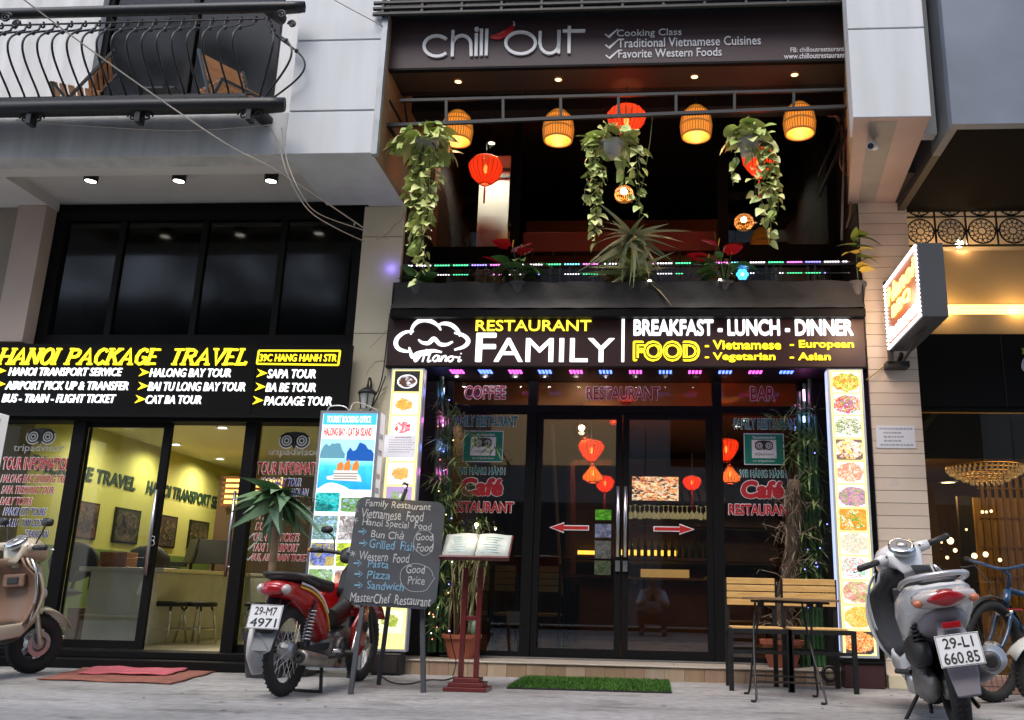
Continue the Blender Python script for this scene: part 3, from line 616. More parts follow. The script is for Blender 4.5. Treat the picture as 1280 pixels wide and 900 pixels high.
# cables
def cable(label, pts, r, m=CABLE, cat='cable', name='overhead_cable'):
    tag(MB().tube(smooth_pts(pts, 6), r, 5).build(name, m, None, smooth=True), label, cat, 'loose cables on the facades')
cable('thin pale wire slanting from the top left corner across the white slab to the pillar', [at(15,-12,5.2), at(90,45,5.6), at(180,110,6.0), at(280,178,6.35), at(340,210,6.5), at(400,248,6.9), at(465,292,7.52)], .006)
cable('pale looped wire hanging from the balcony corner down to the pillar', [at(335,155,6.4), at(348,180,6.42), at(360,220,6.45), at(385,262,6.7), at(420,285,7.2), at(456,302,7.52)], .005)
cable('second pale wire from the balcony corner sagging beside the first', [at(352,160,6.4), at(360,205,6.42), at(378,245,6.5), at(400,268,6.9), at(455,288,7.3), at(485,300,7.53)], .004)
cable('thin pale wire crossing the white wall at the top of the frame', [at(400,-10,6.3), at(440,12,6.4), at(478,32,6.5)], .005)
cable('pale wire lying along the base of the balcony slab', [at(20,150,6.5), at(120,158,6.5), at(230,163,6.5), at(340,156,6.5)], .006, CABLE)
# wall lantern on pillar
p = at(459, 492, 7.45); s_ = thing('wall_lantern', 'small black carriage lantern with frosted glass on the marble pillar', 'wall lamp', p)
MB().lathe([(.001,.06),(.03,.05),(.075,.015),(.08,0),(.07,-.005)], p, 12).build('cap', IRON, s_, smooth=True); MB().lathe([(.06,-.006),(.04,-.13),(.03,-.14),(.001,-.15)], p, 8).build('shade', mat('frosted_grey', (.35,.37,.36), .4), s_)
MB().lathe([(.008,.05),(.012,.07),(.001,.1)], p, 8).build('finial', IRON, s_)
for q in range(4): a = q*pi/2+.4; MB().tube([p+Vector((.066*cos(a),.066*sin(a),-.004)), p+Vector((.042*cos(a),.042*sin(a),-.135))], .005, 5).build('rib', IRON, s_)
MB().tube(smooth_pts([p+Vector((0,.09,-.02)), p+Vector((-.0,.08,.12)), p+Vector((0,.02,.14)), p+Vector((0,0,.08))], 5), .008, 6).build('bracket', IRON, s_, smooth=True)
cable('black cable drooping from the wall lantern to the menu lightbox', [p+Vector((0,.08,-.1)), p+Vector((-.05,.05,-.25)), at(470,500,7.5), at(482,470,7.5)], .006, CABLEB)
# ================================================================== restaurant building (centre)
RB = thing('restaurant_building', 'narrow dark-fronted restaurant building between two pale pillars, glass doors below and planted balcony above', 'building', (-.25, 8.1, 0))
YG = 8.10; XL, XRR = -2.232, 1.78; ZST = .114
DARKW = mat('dark_cladding', (.012,.011,.011), .6, var=.3, vs=4)
# plinth step with tiles
ST = struct('step')
box('step_core', XL, XRR-.01, 7.605, 13.4, 0, ZST-.006, mat('mortar', (.2,.18,.15), .9), ST)
TW = [wood_mat('step_tile_%d' % k, c, tuple(x*.8 for x in c), .35, (6,6,1)) for k, c in enumerate([(.36,.26,.17), (.42,.32,.22), (.30,.21,.13), (.38,.30,.22), (.33,.22,.15)])]
xx = XL; k = 0; rs = random.Random(4)
while xx < XRR-.02:
    w_ = min(.155, XRR-.01-xx); box('tile', xx+.0015, xx+w_-.0015, 7.585+rs.uniform(0,.002), 7.605, .0, ZST-.012, TW[rs.randrange(5)], ST); xx += w_
xx = XL
while xx < XRR-.02:
    w_ = min(.6, XRR-.01-xx); box('nosing_tile', xx+.001, xx+w_-.001, 7.575, 8.02, ZST-.0115, ZST, mat('step_top_tile', (.45,.40,.33), .3, var=.12, vs=3), ST, bev=.003); xx += w_
# side returns
for a, b_ in ((XL, at(549,640,YG).x), (at(1011,640,YG).x, XRR)): box('side_panel', a, b_, YG-.03, YG+.03, ZST, 2.55, DARKW, RB)
box('side_wall', XRR, 1.80, 7.6, 8.4, ZST, 3.95, DARKW, RB)
box('side_wall', XL-.0, XL+.02, 7.6, 8.6, 2.9, 6.0, DARKW, RB)
zTR = 2.25; zTP = at(780, 477, YG).z
jl, jr = at(557,640,YG).x, at(1005,640,YG).x
mx = [at(661.5,640,YG).x, at(777.5,640,YG).x, at(898,640,YG).x]
def fr(a, b_, c, d, y0=-.04, y1=.05, nm='door_frame'): box(nm, a, b_, YG+y0, YG+y1, c, d, BLACKF, RB)
fr(jl-.05, jl+.02, ZST, zTP+.05); fr(jr-.02, jr+.05, ZST, zTP+.05)
fr(jl+.021, jr-.021, zTP, zTP+.12, -.041); fr(jl+.021, jr-.021, zTR-.04, zTR+.03, -.039)
for m_ in (mx[0], mx[2]): fr(m_-.04, m_+.04, zTR+.031, zTP-.001); fr(m_-.045, m_+.045, ZST, zTR-.041)
fr(jl+.021, mx[0]-.046, ZST, ZST+.05); fr(mx[2]+.046, jr-.021, ZST, ZST+.05); fr(mx[0]+.046, mx[2]-.046, ZST-.001, ZST+.02, -.03, .05, 'threshold')
for a, b_ in ((jl+.02, mx[0]-.045), (mx[2]+.045, jr-.02)): box('glass_pane', a, b_, YG, YG+.01, ZST+.05, zTR-.04, GLASS, RB)
for a, b_ in ((jl+.02, mx[0]-.04), (mx[0]+.04, mx[2]-.04), (mx[2]+.04, jr-.02)): box('transom_pane', a, b_, YG, YG+.01, zTR+.03, zTP, glass_mat('transom_glass', (.9,.9,.88), .35, .0), RB)
for (a, b_, hxo) in ((mx[0]+.048, mx[1]-.004, 1), (mx[1]+.004, mx[2]-.048, -1)):
    d_ = MB(); sl = .055
    d_.box(a, a+sl, YG-.025, YG+.015, ZST+.022, zTR-.043).box(b_-sl, b_, YG-.025, YG+.015, ZST+.022, zTR-.043).box(a+sl, b_-sl, YG-.025, YG+.015, ZST+.022, ZST+.085).box(a+sl, b_-sl, YG-.025, YG+.015, zTR-.09, zTR-.043)
    d_ = d_.build('door', BLACKF, RB); box('door_pane', a+sl, b_-sl, YG-.006, YG+.002, ZST+.085, zTR-.09, GLASS, d_)
    hx = (b_-.028 if hxo == 1 else a+.028); za, zb_ = at(770, 696, YG-.08).z, at(770, 608, YG-.08).z
    h_ = MB(); h_.tube([(hx, YG-.085, za), (hx, YG-.085, zb_)], .017, 12)
    for z in (za+.08, zb_-.08): h_.tube([(hx, YG-.085, z), (hx, YG-.025, z)], .008, 8)
    h_.build('door_handle', STEEL, d_, smooth=True)
    box('lock', hx-.02, hx+.02, YG-.045, YG-.026, za-.12, za-.03, STEEL, d_)
box('bottom_trim', jl+.03, jr-.03, YG-.046, YG-.0405, ZST+.001, ZST+.012, STEEL, RB)
# soffit under the sign, slab, cladding behind sign
box('canopy_soffit', XL+.001, XRR-.001, 7.56, 8.06, 2.50, 2.53, BLACKF, RB)
box('floor_slab', XL+.001, XRR-.001, 7.57, 13.4, 2.70, 2.98, DARKW, RB)
box('fascia', XL+.001, XRR-.001, 8.06, 8.2, zTP+.12, 2.699, DARKW, RB)
# balcony level
YU = 8.40
U = lambda px, py: at(px, py, YU)
uz0 = U(760,322).z; uz1 = U(760,309).z; uzt = U(760,140).z
box('balcony_wall', XL+.02, XRR, YU-.02, YU+.1, 2.981, uz0-.45, DARKW, RB)
ul, um, um2, ur = U(510,250).x, U(645,250).x, U(903,250).x, U(1037,250).x
def wf(a, b_, c, d, nm='window_frame'): box(nm, a, b_, YU-.04, YU+.04, c, d, BLACKF, RB)
wf(XL+.022, ul+.04, uz0-.45, 6); wf(ur-.03, XRR-.002, uz0-.45, 6)
wf(um-.04, um+.04, uz0, uzt); wf(um2-.05, um2+.05, uz0, uzt)
wf(ul+.041, um-.041, uz0-.10, uz1); wf(um2+.051, ur-.031, uz0-.10, uz1); wf(ul+.041, ur-.031, uzt, 6)
box('lower_glass', ul+.041, ur-.031, YU-.004, YU+.004, 2.99, uz0-.11, glass_mat('grey_lower_glass', (.55,.58,.6), 1, .05), RB)
box('window_pane', ul+.041, um-.041, YU-.005, YU+.005, uz1, uzt, GLASS, RB); box('window_pane', um2+.051, ur-.031, YU-.005, YU+.005, uz1, uzt, GLASS, RB)
# ledge and amber counter in the open middle bay
zl0, zl1 = at(770,312,8.7).z, at(770,293,8.7).z
box('ledge', um+.05, um2-.06, 8.62, 8.75, zl0-.05, zl1, mat('red_brown_ledge', (.28,.045,.03), .45, var=.2, vs=3), RB, bev=.01)
box('back_bench', um-.3, um2+.3, 11.2, 11.5, 3.0, at(700,276,11.2).z, mat('amber_wood', (.35,.13,.03), .5, var=.3, vs=2), RB)
box('upper_back_wall', XL, XRR, 13.0, 13.1, 3, 6.5, mat('dark_brown_wall', (.014,.010,.008), .8), RB)
box('upper_ceiling', XL, XRR, 8.45, 13, 5.9, 6.0, MATS['dark_brown_wall'], RB); box('upper_side_wall', XL-.05, XL+.015, 8.45, 13, 2.98, 6, MATS['dark_brown_wall'], RB); box('upper_side_wall', XRR-.02, XRR+.05, 8.45, 13, 2.98, 6, MATS['dark_brown_wall'], RB); box('jamb_wall', XRR-.001, XRR+.04, 7.61, 8.46, 3.96, 6, DARKW, RB); box('upper_floor', XL, XRR, 8.45, 13, 2.981, 3.0, MATS['dark_brown_wall'], RB)
for q in range(10):
    xx = um+.15+.21*q; box('rail_bar', xx, xx+.02, 8.60, 8.615, 3.0, zl0-.06, BLACKM, RB)
box('rail_bar', um+.05, um2-.06, 8.59, 8.62, zl0-.20, zl0-.17, BLACKM, RB)
# pale curtain wall seen in the left pane
box('pale_partition', at(598,250,9.3).x, at(636,250,9.3).x, 9.3, 9.34, 3.0, at(620,195,9.3).z, mat('pale_grey_partition', (.60,.62,.55), .7), RB)
for py in (212, 221): q = at(610,py,9.28); box('partition_rail', at(598,250,9.28).x, at(636,250,9.28).x, 9.27, 9.299, q.z-.015, q.z+.01, BLACKM, RB)
# canopy ceiling under the upper sign
YC = 6.68
zc0 = at(780, 80, YC).z
box('canopy_band', XL+.03, 1.62, YC+.005, YC+.34, zc0-.02, zc0+.005, mat('brown_soffit', (.05,.03,.02), .6, var=.2), RB)
box('canopy_inner_face', XL+.03, 1.70, YC+.345, YC+.40, zc0-.02, 5.6, mat('black_ceiling', (.012,.010,.009), .7), RB); box('canopy_ceiling', XL+.03, 1.70, YC+.402, 8.5, 5.55, 5.6, mat('black_ceiling', (.012,.010,.009), .7), RB)
box('upper_wall', XL+.03, XRR+.08, 7.4, 7.6, zc0+.01, 8.5, DARKW, RB)
# dark balcony above the sign
box('upper_slab', XL-.06, 1.70, 6.6, 7.3, at(780,15,6.6).z, at(780,4,6.6).z, mat('blue_black_cladding', (.010,.013,.016), .4, var=.4, vs=7), RB)
for q in range(3): z = at(780, 10-7*q, 6.48).z; MB().tube([(XL-.08, 6.48, z), (1.72, 6.48, z)], .018, 6).build('upper_rail', BLACKM, RB)
for q in range(12): x = XL+.33*q; MB().box(x-.01, x+.01, 6.47, 6.50, at(780,12,6.48).z, 6.2).build('upper_rail_post', BLACKM, RB)
box('upper_glass', XL, 1.68, 6.52, 6.53, at(780,9,6.52).z, 6.2, GLASSD, RB)
# spotlights in the canopy band
for k, px in enumerate((573, 698, 868, 993)):
    p = at(px, 97 - (px-573)*.022, 6.85); p.z = zc0-.021; s_ = thing('canopy_spotlight', ['small warm recessed spotlight under the upper sign, leftmost', 'small warm recessed spotlight under the C of the upper sign, second', 'small warm recessed spotlight under the upper sign, third', 'small warm recessed spotlight under the upper sign by the pipe, rightmost'][k], 'light', p, 'spotlights under the upper sign')
    MB().lathe([(.04,0),(.04,-.008),(.028,-.01)], p, 16).build('trim_ring', STEEL, s_); MB().lathe([(.0001,-.006),(.029,-.006)], p, 14).build('diffuser', emis('warm_spot', (1,.5,.2), 2.5), s_)
# interior ground floor
IW = mat('restaurant_wall', (.08,.06,.042), .7, var=.25, vs=2)
box('interior_wall', XL-.02, XL+.05, 8.2, 14, ZST, 2.7, IW, RB); box('interior_wall', XRR-.06, XRR, 8.2, 14, ZST, 2.7, IW, RB); box('interior_wall', XL+.05, XRR-.06, 13.9, 14, ZST, 2.7, IW, RB)
box('interior_floor', XL, XRR, 8.15, 14, ZST-.004, ZST+.002, mat('dark_floor_tiles', (.16,.10,.07), .25, var=.15, vs=3), RB)
box('interior_ceiling', XL, XRR, 8.2, 14, 2.62, 2.69, mat('brown_ceiling', (.30,.21,.15), .6), RB)
a = at(905, 640, 9.4); 
def P2(px, py, Y): return at(px, py, Y)
# warm beam / column edge seen in left door
MB().beam(P2(690,530,9.4), P2(702,745,9.4), .02, .03).build('column_edge', mat('gold_edge', (.35,.22,.08), .4), RB)
MB().beam(P2(716,578,10.2), P2(716,740,10.2), .03, .05).build('column_edge', mat('brown_edge', (.18,.08,.04), .5), RB)
MB().beam(P2(716,578,10.2), P2(765,578,10.2), .03, .05).build('column_edge', MATS['brown_edge'], RB)
# bar: counter + glowing shelf + back shelves
BR = thing('bar_counter', 'long dark wooden bar counter with an amber lit shelf inside the restaurant', 'bar', (0.3, 12, ZST))
AMB = emis('amber_strip', (1, .50, .06), 1.2); BW = mat('bar_wood', (.10,.045,.02), .4, var=.3, vs=3)
q0 = P2(718,0,12.0).x; q1 = XRR-.1
z_ = P2(820,697,12.5).z; box('back_shelf', q0, q1, 12.4, 12.7, z_-.04, z_, BW, BR)
box('light_strip', P2(775,690,12.6).x, P2(845,690,12.6).x, 12.60, 12.62, z_+.03, z_+.10, AMB, BR); box('light_strip', P2(722,690,12.6).x, P2(750,690,12.6).x, 12.60, 12.62, z_+.03, z_+.08, AMB, BR)
z2 = P2(820,655,12.5).z; box('back_shelf', P2(788,640,12.5).x, q1, 12.45, 12.7, z2-.03, z2, BW, BR)
box('counter_front', q0+.3, q1, 11.6, 11.68, ZST, P2(820,722,11.6).z-.03, BW, BR); box('counter_top', q0+.25, q1, 11.5, 12.0, P2(820,722,11.6).z-.03, P2(820,722,11.6).z, mat('counter_gloss', (.14,.07,.04), .2), BR)
box('back_panel', q0, q1, 12.8, 12.85, .8, 2.5, mat('bar_back_panel', (.11,.075,.035), .5, var=.4, vs=5), BR)
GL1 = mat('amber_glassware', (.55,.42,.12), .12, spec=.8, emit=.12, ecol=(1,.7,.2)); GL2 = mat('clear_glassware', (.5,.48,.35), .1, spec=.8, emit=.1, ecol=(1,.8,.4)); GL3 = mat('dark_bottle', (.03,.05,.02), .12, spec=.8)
def glassobj(name, prof, m, c, lab, cat, grp):
    o = MB().lathe(prof, c, 8).build(name, m, None, smooth=True); return tag(o, lab, cat, grp)
gp = [(.001,0),(.03,.0),(.005,.012),(.005,.07),(.03,.1),(.034,.14),(.026,.17)]; bp_ = [(.001,0),(.035,0),(.036,.17),(.013,.22),(.012,.29),(.001,.29)]
mg = None
for k in range(20):   # glasses hanging head down from the rack
    x = P2(788+5.9*k, 645, 12.3).x; z = P2(820, 634, 12.3).z; rr = random.Random(k)
    o = MB().lathe([(r, -zz) for r, zz in gp], (x, 12.3+rr.uniform(-.1,.1), z+.02), 8).build('stemware', GL1 if k % 3 else GL2, None, smooth=True) if mg is None else None
    if o is None: o = mg.copy(); col.objects.link(o); o.location = (x, 12.3+rr.uniform(-.1,.1), mg.location.z); 
    else: mg = o
    tag(o, 'amber-lit stemmed glass hanging in the row above the restaurant bar', 'glass', 'stemmed glasses hanging above the bar')
mb_ = None
for k in range(13):
    x = P2(790+8.4*k, 680, 12.5).x
    if mb_ is None: o = mb_ = MB().lathe([(r*.8, z*.8) for r, z in bp_], (x, 12.5, z_+.001), 8).build('bottle', GL3, None, smooth=True)
    else: o = mb_.copy(); col.objects.link(o); o.location.x = x
    tag(o, 'dark bottle standing in the row on the bar back shelf', 'bottle', 'bottles on the bar back shelf')
for k in range(6):
    x = P2(806+10*k, 715, 11.7).x; z = P2(820,722,11.6).z
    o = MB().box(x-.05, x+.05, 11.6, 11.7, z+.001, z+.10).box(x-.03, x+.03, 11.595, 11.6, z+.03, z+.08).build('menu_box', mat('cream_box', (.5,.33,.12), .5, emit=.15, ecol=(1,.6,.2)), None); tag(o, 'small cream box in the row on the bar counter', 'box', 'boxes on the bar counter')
# striped awning-like panel above the shelf
aw = thing('striped_canopy', 'dark grey canopy with slanting pale stripes above the bar shelf', 'canopy', P2(850,620,12.2))
for k in range(12):
    x = P2(778+11*k, 610, 12.2).x; za, zb_ = P2(850,626,12.2).z, P2(850,605,12.2).z
    MB().prism([(x,12.2,za),(x+.08,12.2,za),(x+.02,12.32,zb_+.05),(x-.06,12.32,zb_+.05)], (0,.01,0)).build('stripe', mat('stripe_grey', (.16,.14,.12), .7), aw)
box('backing', P2(775,610,12.2).x, XRR-.1, 12.34, 12.36, P2(850,626,12.2).z, P2(850,600,12.2).z, mat('stripe_dark', (.04,.035,.03), .8), aw)
# television
a, b_ = P2(790,620,10.8), P2(848,600,10.8); tv = thing('television', 'flat television showing a bright close-up of food, hung above the restaurant bar', 'television', (a.x, 10.8, a.z-.02))
zt2 = P2(820,596,10.8).z; zb2 = P2(820,625.5,10.8).z
box('housing', a.x-.02, b_.x+.02, 10.81, 10.86, zb2-.02, zt2+.02, BLKPL, tv, bev=.004); box('screen', a.x, b_.x, 10.803, 10.809, zb2, zt2, picture_mat('tv_food', 91, (.6,.55,.45), (.8,.55,.3), [(.75,.3,.1),(.9,.7,.4),(.7,.6,.45),(.05,.03,.03),(.8,.45,.2),(.55,.12,.05)], glow=.9, rad=.9, food=.9, scale=9), tv)
# column of small pictures by the left door
cp = thing('poster_column', 'vertical strip of landscape pictures on the wall inside, behind the left door', 'poster', P2(755,740,10.4))
for k, (ya, yb, c1, c2) in enumerate([(637,650,(.1,.4,.03),(.25,.5,.7)), (655,672,(.2,.22,.35),(.1,.1,.2)), (676,698,(.12,.12,.12),(.3,.3,.32)), (701,722,(.08,.1,.06),(.15,.2,.1))]):
    zt2, zb2 = P2(755,ya,10.4).z, P2(755,yb,10.4).z; box('picture', P2(744,650,10.4).x, P2(764,650,10.4).x, 10.40, 10.41, zb2, zt2, picture_mat('strip_%d' % k, 60+k, c2, c1, [c1, tuple(x*.6 for x in c1), tuple(x*1.3 for x in c1)], glow=.5, rad=.7, food=.7, scale=4), cp)
# recessed lamps inside
for k, (px, py, lb_, pw) in enumerate([(825,581,'small ceiling downlight behind the right door, above the television',30), (932,525,'ceiling downlight behind the right window, above its lettering, upper',26), (922,532,'ceiling downlight behind the right window, lower one',12), (600,515,'warm spotlight behind the left window by its lettering',12)]):
    p = atz(px, py, 2.615); s_ = thing('ceiling_downlight', lb_, 'light', p, 'downlights in the restaurant')
    MB().lathe([(.06,0),(.06,-.01),(.04,-.012)], p, 16).build('trim_ring', STEEL, s_); MB().lathe([(.0001,-.008),(.041,-.008)], p, 14).build('diffuser', emis('warm_white_lamp', (1,.85,.6), 4), s_)
    lamp('downlight_lamp', p-Vector((0,0,.02)), pw*1.2, (1,.72,.42), .04, 'SPOT', parent=s_, angle=2.8)
# indoor chairs behind glass
for k, (px, lab) in enumerate(((585,'slatted wooden chair back inside, far left behind the menu stand'), (643,'slatted wooden chair back inside, beside the door mullion'), (672,'slatted wooden chair back seen through the left door'))):
    p = P2(px, 760, 8.75); s_ = thing('dining_chair', lab, 'chair', (p.x, 8.75, ZST), 'slatted chairs inside the restaurant')
    w2 = .19
    for q in range(4): box('back_slat', p.x-w2, p.x+w2, 8.74, 8.76, .66+.06*q, .712+.06*q, mat('pine_slat', (.40,.25,.10), .5, var=.2, vs=5), s_)
    for sx in (-1, 1): box('leg', p.x+sx*(w2+.012)-.012, p.x+sx*(w2+.012)+.012, 8.73, 8.755, ZST, .91, BLACKM, s_); box('leg', p.x+sx*(w2+.012)-.012, p.x+sx*(w2+.012)+.012, 9.08, 9.10, ZST, .45, BLACKM, s_)
    box('seat', p.x-w2, p.x+w2, 8.762, 9.12, .44, .465, MATS['pine_slat'], s_)
    if k < 2:
        b3 = MB().box(p.x-.06, p.x+.12, 8.70, 8.72, .36, .48).box(p.x-.05, p.x+.09, 8.69, 8.70, .37, .47).build('napkin', mat('white_napkin', (.55,.58,.6), .7), s_)
# dark tables inside
for k, (x, y) in enumerate(((-.6, 10.2), (.9, 10.0), (-1.5, 9.6))):
    s_ = thing('dining_table', ['dark dining table behind the left door', 'dark dining table behind the right window', 'dark dining table in the far left corner'][k], 'table', (x, y, ZST), 'dark tables inside the restaurant')
    box('table_top', x-.35, x+.35, y-.3, y+.3, .82, .85, BW, s_)
    for sx in (-1,1):
        for sy in (-1,1): box('leg', x+sx*.3-.02, x+sx*.3+.02, y+sy*.25-.02, y+sy*.25+.02, ZST, .82, BLACKM, s_)

# ================================================================== signs of the restaurant
MAR = mat('maroon_panel', (.035,.012,.013), .38, var=.15, vs=2)
FS = thing('shop_sign', 'dark maroon restaurant sign with glowing chef hat, FAMILY and BREAKFAST - LUNCH - DINNER lettering', 'sign', (-.26, 7.5, 2.51))
YP = 7.48; fl, frr = at(484.5,425,YP).x, at(1081,425,YP).x; fz0, fz1 = at(780,458,YP).z, at(780,393.5,YP).z
box('panel', fl, frr, YP, YP+.08, fz0, fz1, MAR, FS, bev=.004)
box('trim', fl-.003, frr+.003, YP-.006, YP+.085, fz0-.012, fz0-.0005, BLACKF, FS); box('trim', fl-.003, frr+.003, YP-.006, YP+.085, fz1+.0005, fz1+.012, BLACKF, FS)
ptext('RESTAURANT', 595, 400.5, 739, 414, YP, YEL_LINE, FS, off=.006, depth=.012)
ptext('F', 595, 416.5, 620, 452.5, YP, WHT_E, FS, off=.012, depth=.012); ptext('AMILY', 618, 423, 768, 452.5, YP, WHT_E, FS, off=.004, depth=.012)
ptext('|', 777, 398, 780.5, 452.5, YP, WHT_E, FS, off=.01, depth=.012)
ptext('BREAKFAST - LUNCH - DINNER', 792, 399.5, 1066, 420, YP, WHT_E, FS, off=.032, depth=.012)
ptext('FOOD', 791, 426, 875, 452, YP, YEL_E, FS, off=.05, depth=.008); ptext('FOOD', 794, 428.5, 872, 449.5, YP-.009, MAR, FS, off=.018, depth=.003); ptext('FOOD', 796, 430.5, 870.5, 447.5, YP-.0125, YEL_E, FS, off=-.008, depth=.003)
for s_, a in (('- Vietnamese', (881,425.5,976,437)), ('- Vegetarian', (881,441,969,453)), ('- European', (987,425.5,1067,437.5)), ('- Asian', (987,441,1038,450.5))): ptext(s_, *a, YP, YEL_E, FS, off=.022, depth=.01)
def zs_(pts): return [at(470+x*.2422, 360+y*.2422, YP) for x, y in pts]
for pts in ([(195,225),(150,230),(112,258),(103,290),(118,315),(150,327),(176,328)], [(172,308),(180,335),(190,357),(215,340),(260,330),(300,325),(340,332)],
            [(180,240),(190,203),(215,176),(250,166),(290,175),(320,195),(335,218)], [(322,192),(350,184),(385,190),(415,212),(430,235),(433,250)],
            [(405,233),(440,240),(470,260),(475,282),(452,305),(405,320)], [(220,268),(240,283),(272,285),(300,263),(330,290),(365,293),(397,278)]):
    s2 = smooth_pts(zs_(pts), 6); n_ = len(s2); mb = MB(); ribbon(mb, s2, [.013+.022*sin(pi*q/(n_-1)) for q in range(n_)], d=.012); mb.build('chef_hat_line', WHT_E, FS)
# script Hanoi drawn as strokes
SCR = [[(232,348),(215,372),(203,380),(200,370),(225,352),(262,345)], [(262,318),(252,345),(240,382)], [(290,320),(276,350),(268,380),(285,375)], [(232,346),(280,344)], [(322,352),(305,350),(290,368),(300,380),(315,368),(324,352),(318,378),(332,370)],
       [(338,352),(332,380)], [(335,368),(350,352),(360,356),(354,378),(366,372)], [(385,354),(372,360),(370,376),(382,380),(394,368),(392,356),(385,354),(402,360)], [(415,354),(408,380),(424,372)], [(421,338),(422,341)]]
for s in [[(440,354),(432,382),(448,374)], [(447,338),(448,342)]]: SCR[-2:] = SCR[-2:]
SCR = [[(x if x < 400 else x+18, y) for x, y in s] for s in SCR]
SCR[4:8] = [[(x+4, y) for x, y in s] for s in SCR[4:8]]
for s in SCR:
    mb = MB(); ribbon(mb, smooth_pts(zs_(s), 5), .011, d=.013); mb.build('script_stroke', WHT_E, FS)

CS = thing('shop_sign', 'upper purple-brown sign reading chill out with a red chilli and three ticked lines', 'sign', (-.3, YC, 4.8))
cl, cr = at(486,60,YC).x, at(1073,50,YC).x; cz0, cz1 = at(780,82,YC).z, at(780,22,YC).z
box('panel', cl, cr, YC-.03, YC, cz0, cz1, mat('plum_panel', (.046,.024,.028), .45, var=.12, vs=1.5), CS); box('frame', cl-.01, cr+.01, YC-.035, YC+.01, cz0-.02, cz0-.001, BLACKF, CS)
YCC = YC-.031
SIL = mat('silver_letter', (.78,.78,.78), .35); SILW = mat('white_print', (.72,.72,.74), .5)
def cz_(pts): return [at(470+x*.2578, y*.2578, YCC) for x, y in pts]
def arc(cx_, cy_, rx, ry, a0, a1, n_=16): return [(cx_+rx*cos(radians(a0+(a1-a0)*q/n_)), cy_-ry*sin(radians(a0+(a1-a0)*q/n_))) for q in range(n_+1)]
for pts in (arc(296,227,62,50,42,318), [(375,150),(371,278)], arc(418,218,43,42,165,0)+[(463,276)], [(488,166),(486,275)], [(513,144),(511,274)], [(539,144),(535,273)], arc(702,212,72,53,0,360,28),
            [(797,155),(795,215)]+arc(842,215,45,48,180,360)+[(889,150)], [(887,150),(886,263)], [(938,130),(936,262)], [(906,154),(1015,153)]):
    mb = MB(); ribbon(mb, cz_(pts), .026, d=.016); mb.build('lettering', SIL, CS)
c = cz_([(490,146)])[0]; MB().lathe([(.0001,.018),(.02,.018),(.02,0)], c, 16, Matrix.Rotation(radians(90), 3, 'X')).build('lettering', SIL, CS)
s2 = smooth_pts(cz_([(556,184),(590,182),(625,168),(655,145),(664,126)]), 5); n_ = len(s2); mb = MB(); ribbon(mb, s2, [.004+.055*sin(pi*min(1,(q/(n_-1))**.8)*.95)**.8 for q in range(n_)], d=.016); mb.build('chilli', mat('chilli_red', (.5,.01,.01), .25), CS)
mb = MB(); ribbon(mb, smooth_pts(cz_([(662,130),(672,122),(668,108)]), 4), .01, d=.016); mb.build('chilli_stalk', SIL, CS)
for s_, a in (('Cooking Class', (771,36.5,852,47.5)), ('Traditional Vietnamese Cuisines', (772,46.5,951,58)), ('Favorite Western Foods', (773,61,902,71.5)), ('FB: chilloutrestaurant', (988,59,1055,65)), ('www.chilloutrestaurant.vn', (980,66.5,1065,73))): ptext(s_, *a, YCC, SILW, CS, off=.006, depth=.003)
for px, py in ((764,42.5),(764.5,56),(765,69)):
    mb = MB(); p = at(px, py, YCC); ribbon(mb, [p+Vector((-.05,0,.0)), p+Vector((-.02,0,-.03)), p+Vector((.055,0,.045))], [.012,.022,.008], d=.004); mb.build('check_mark', SIL, CS)

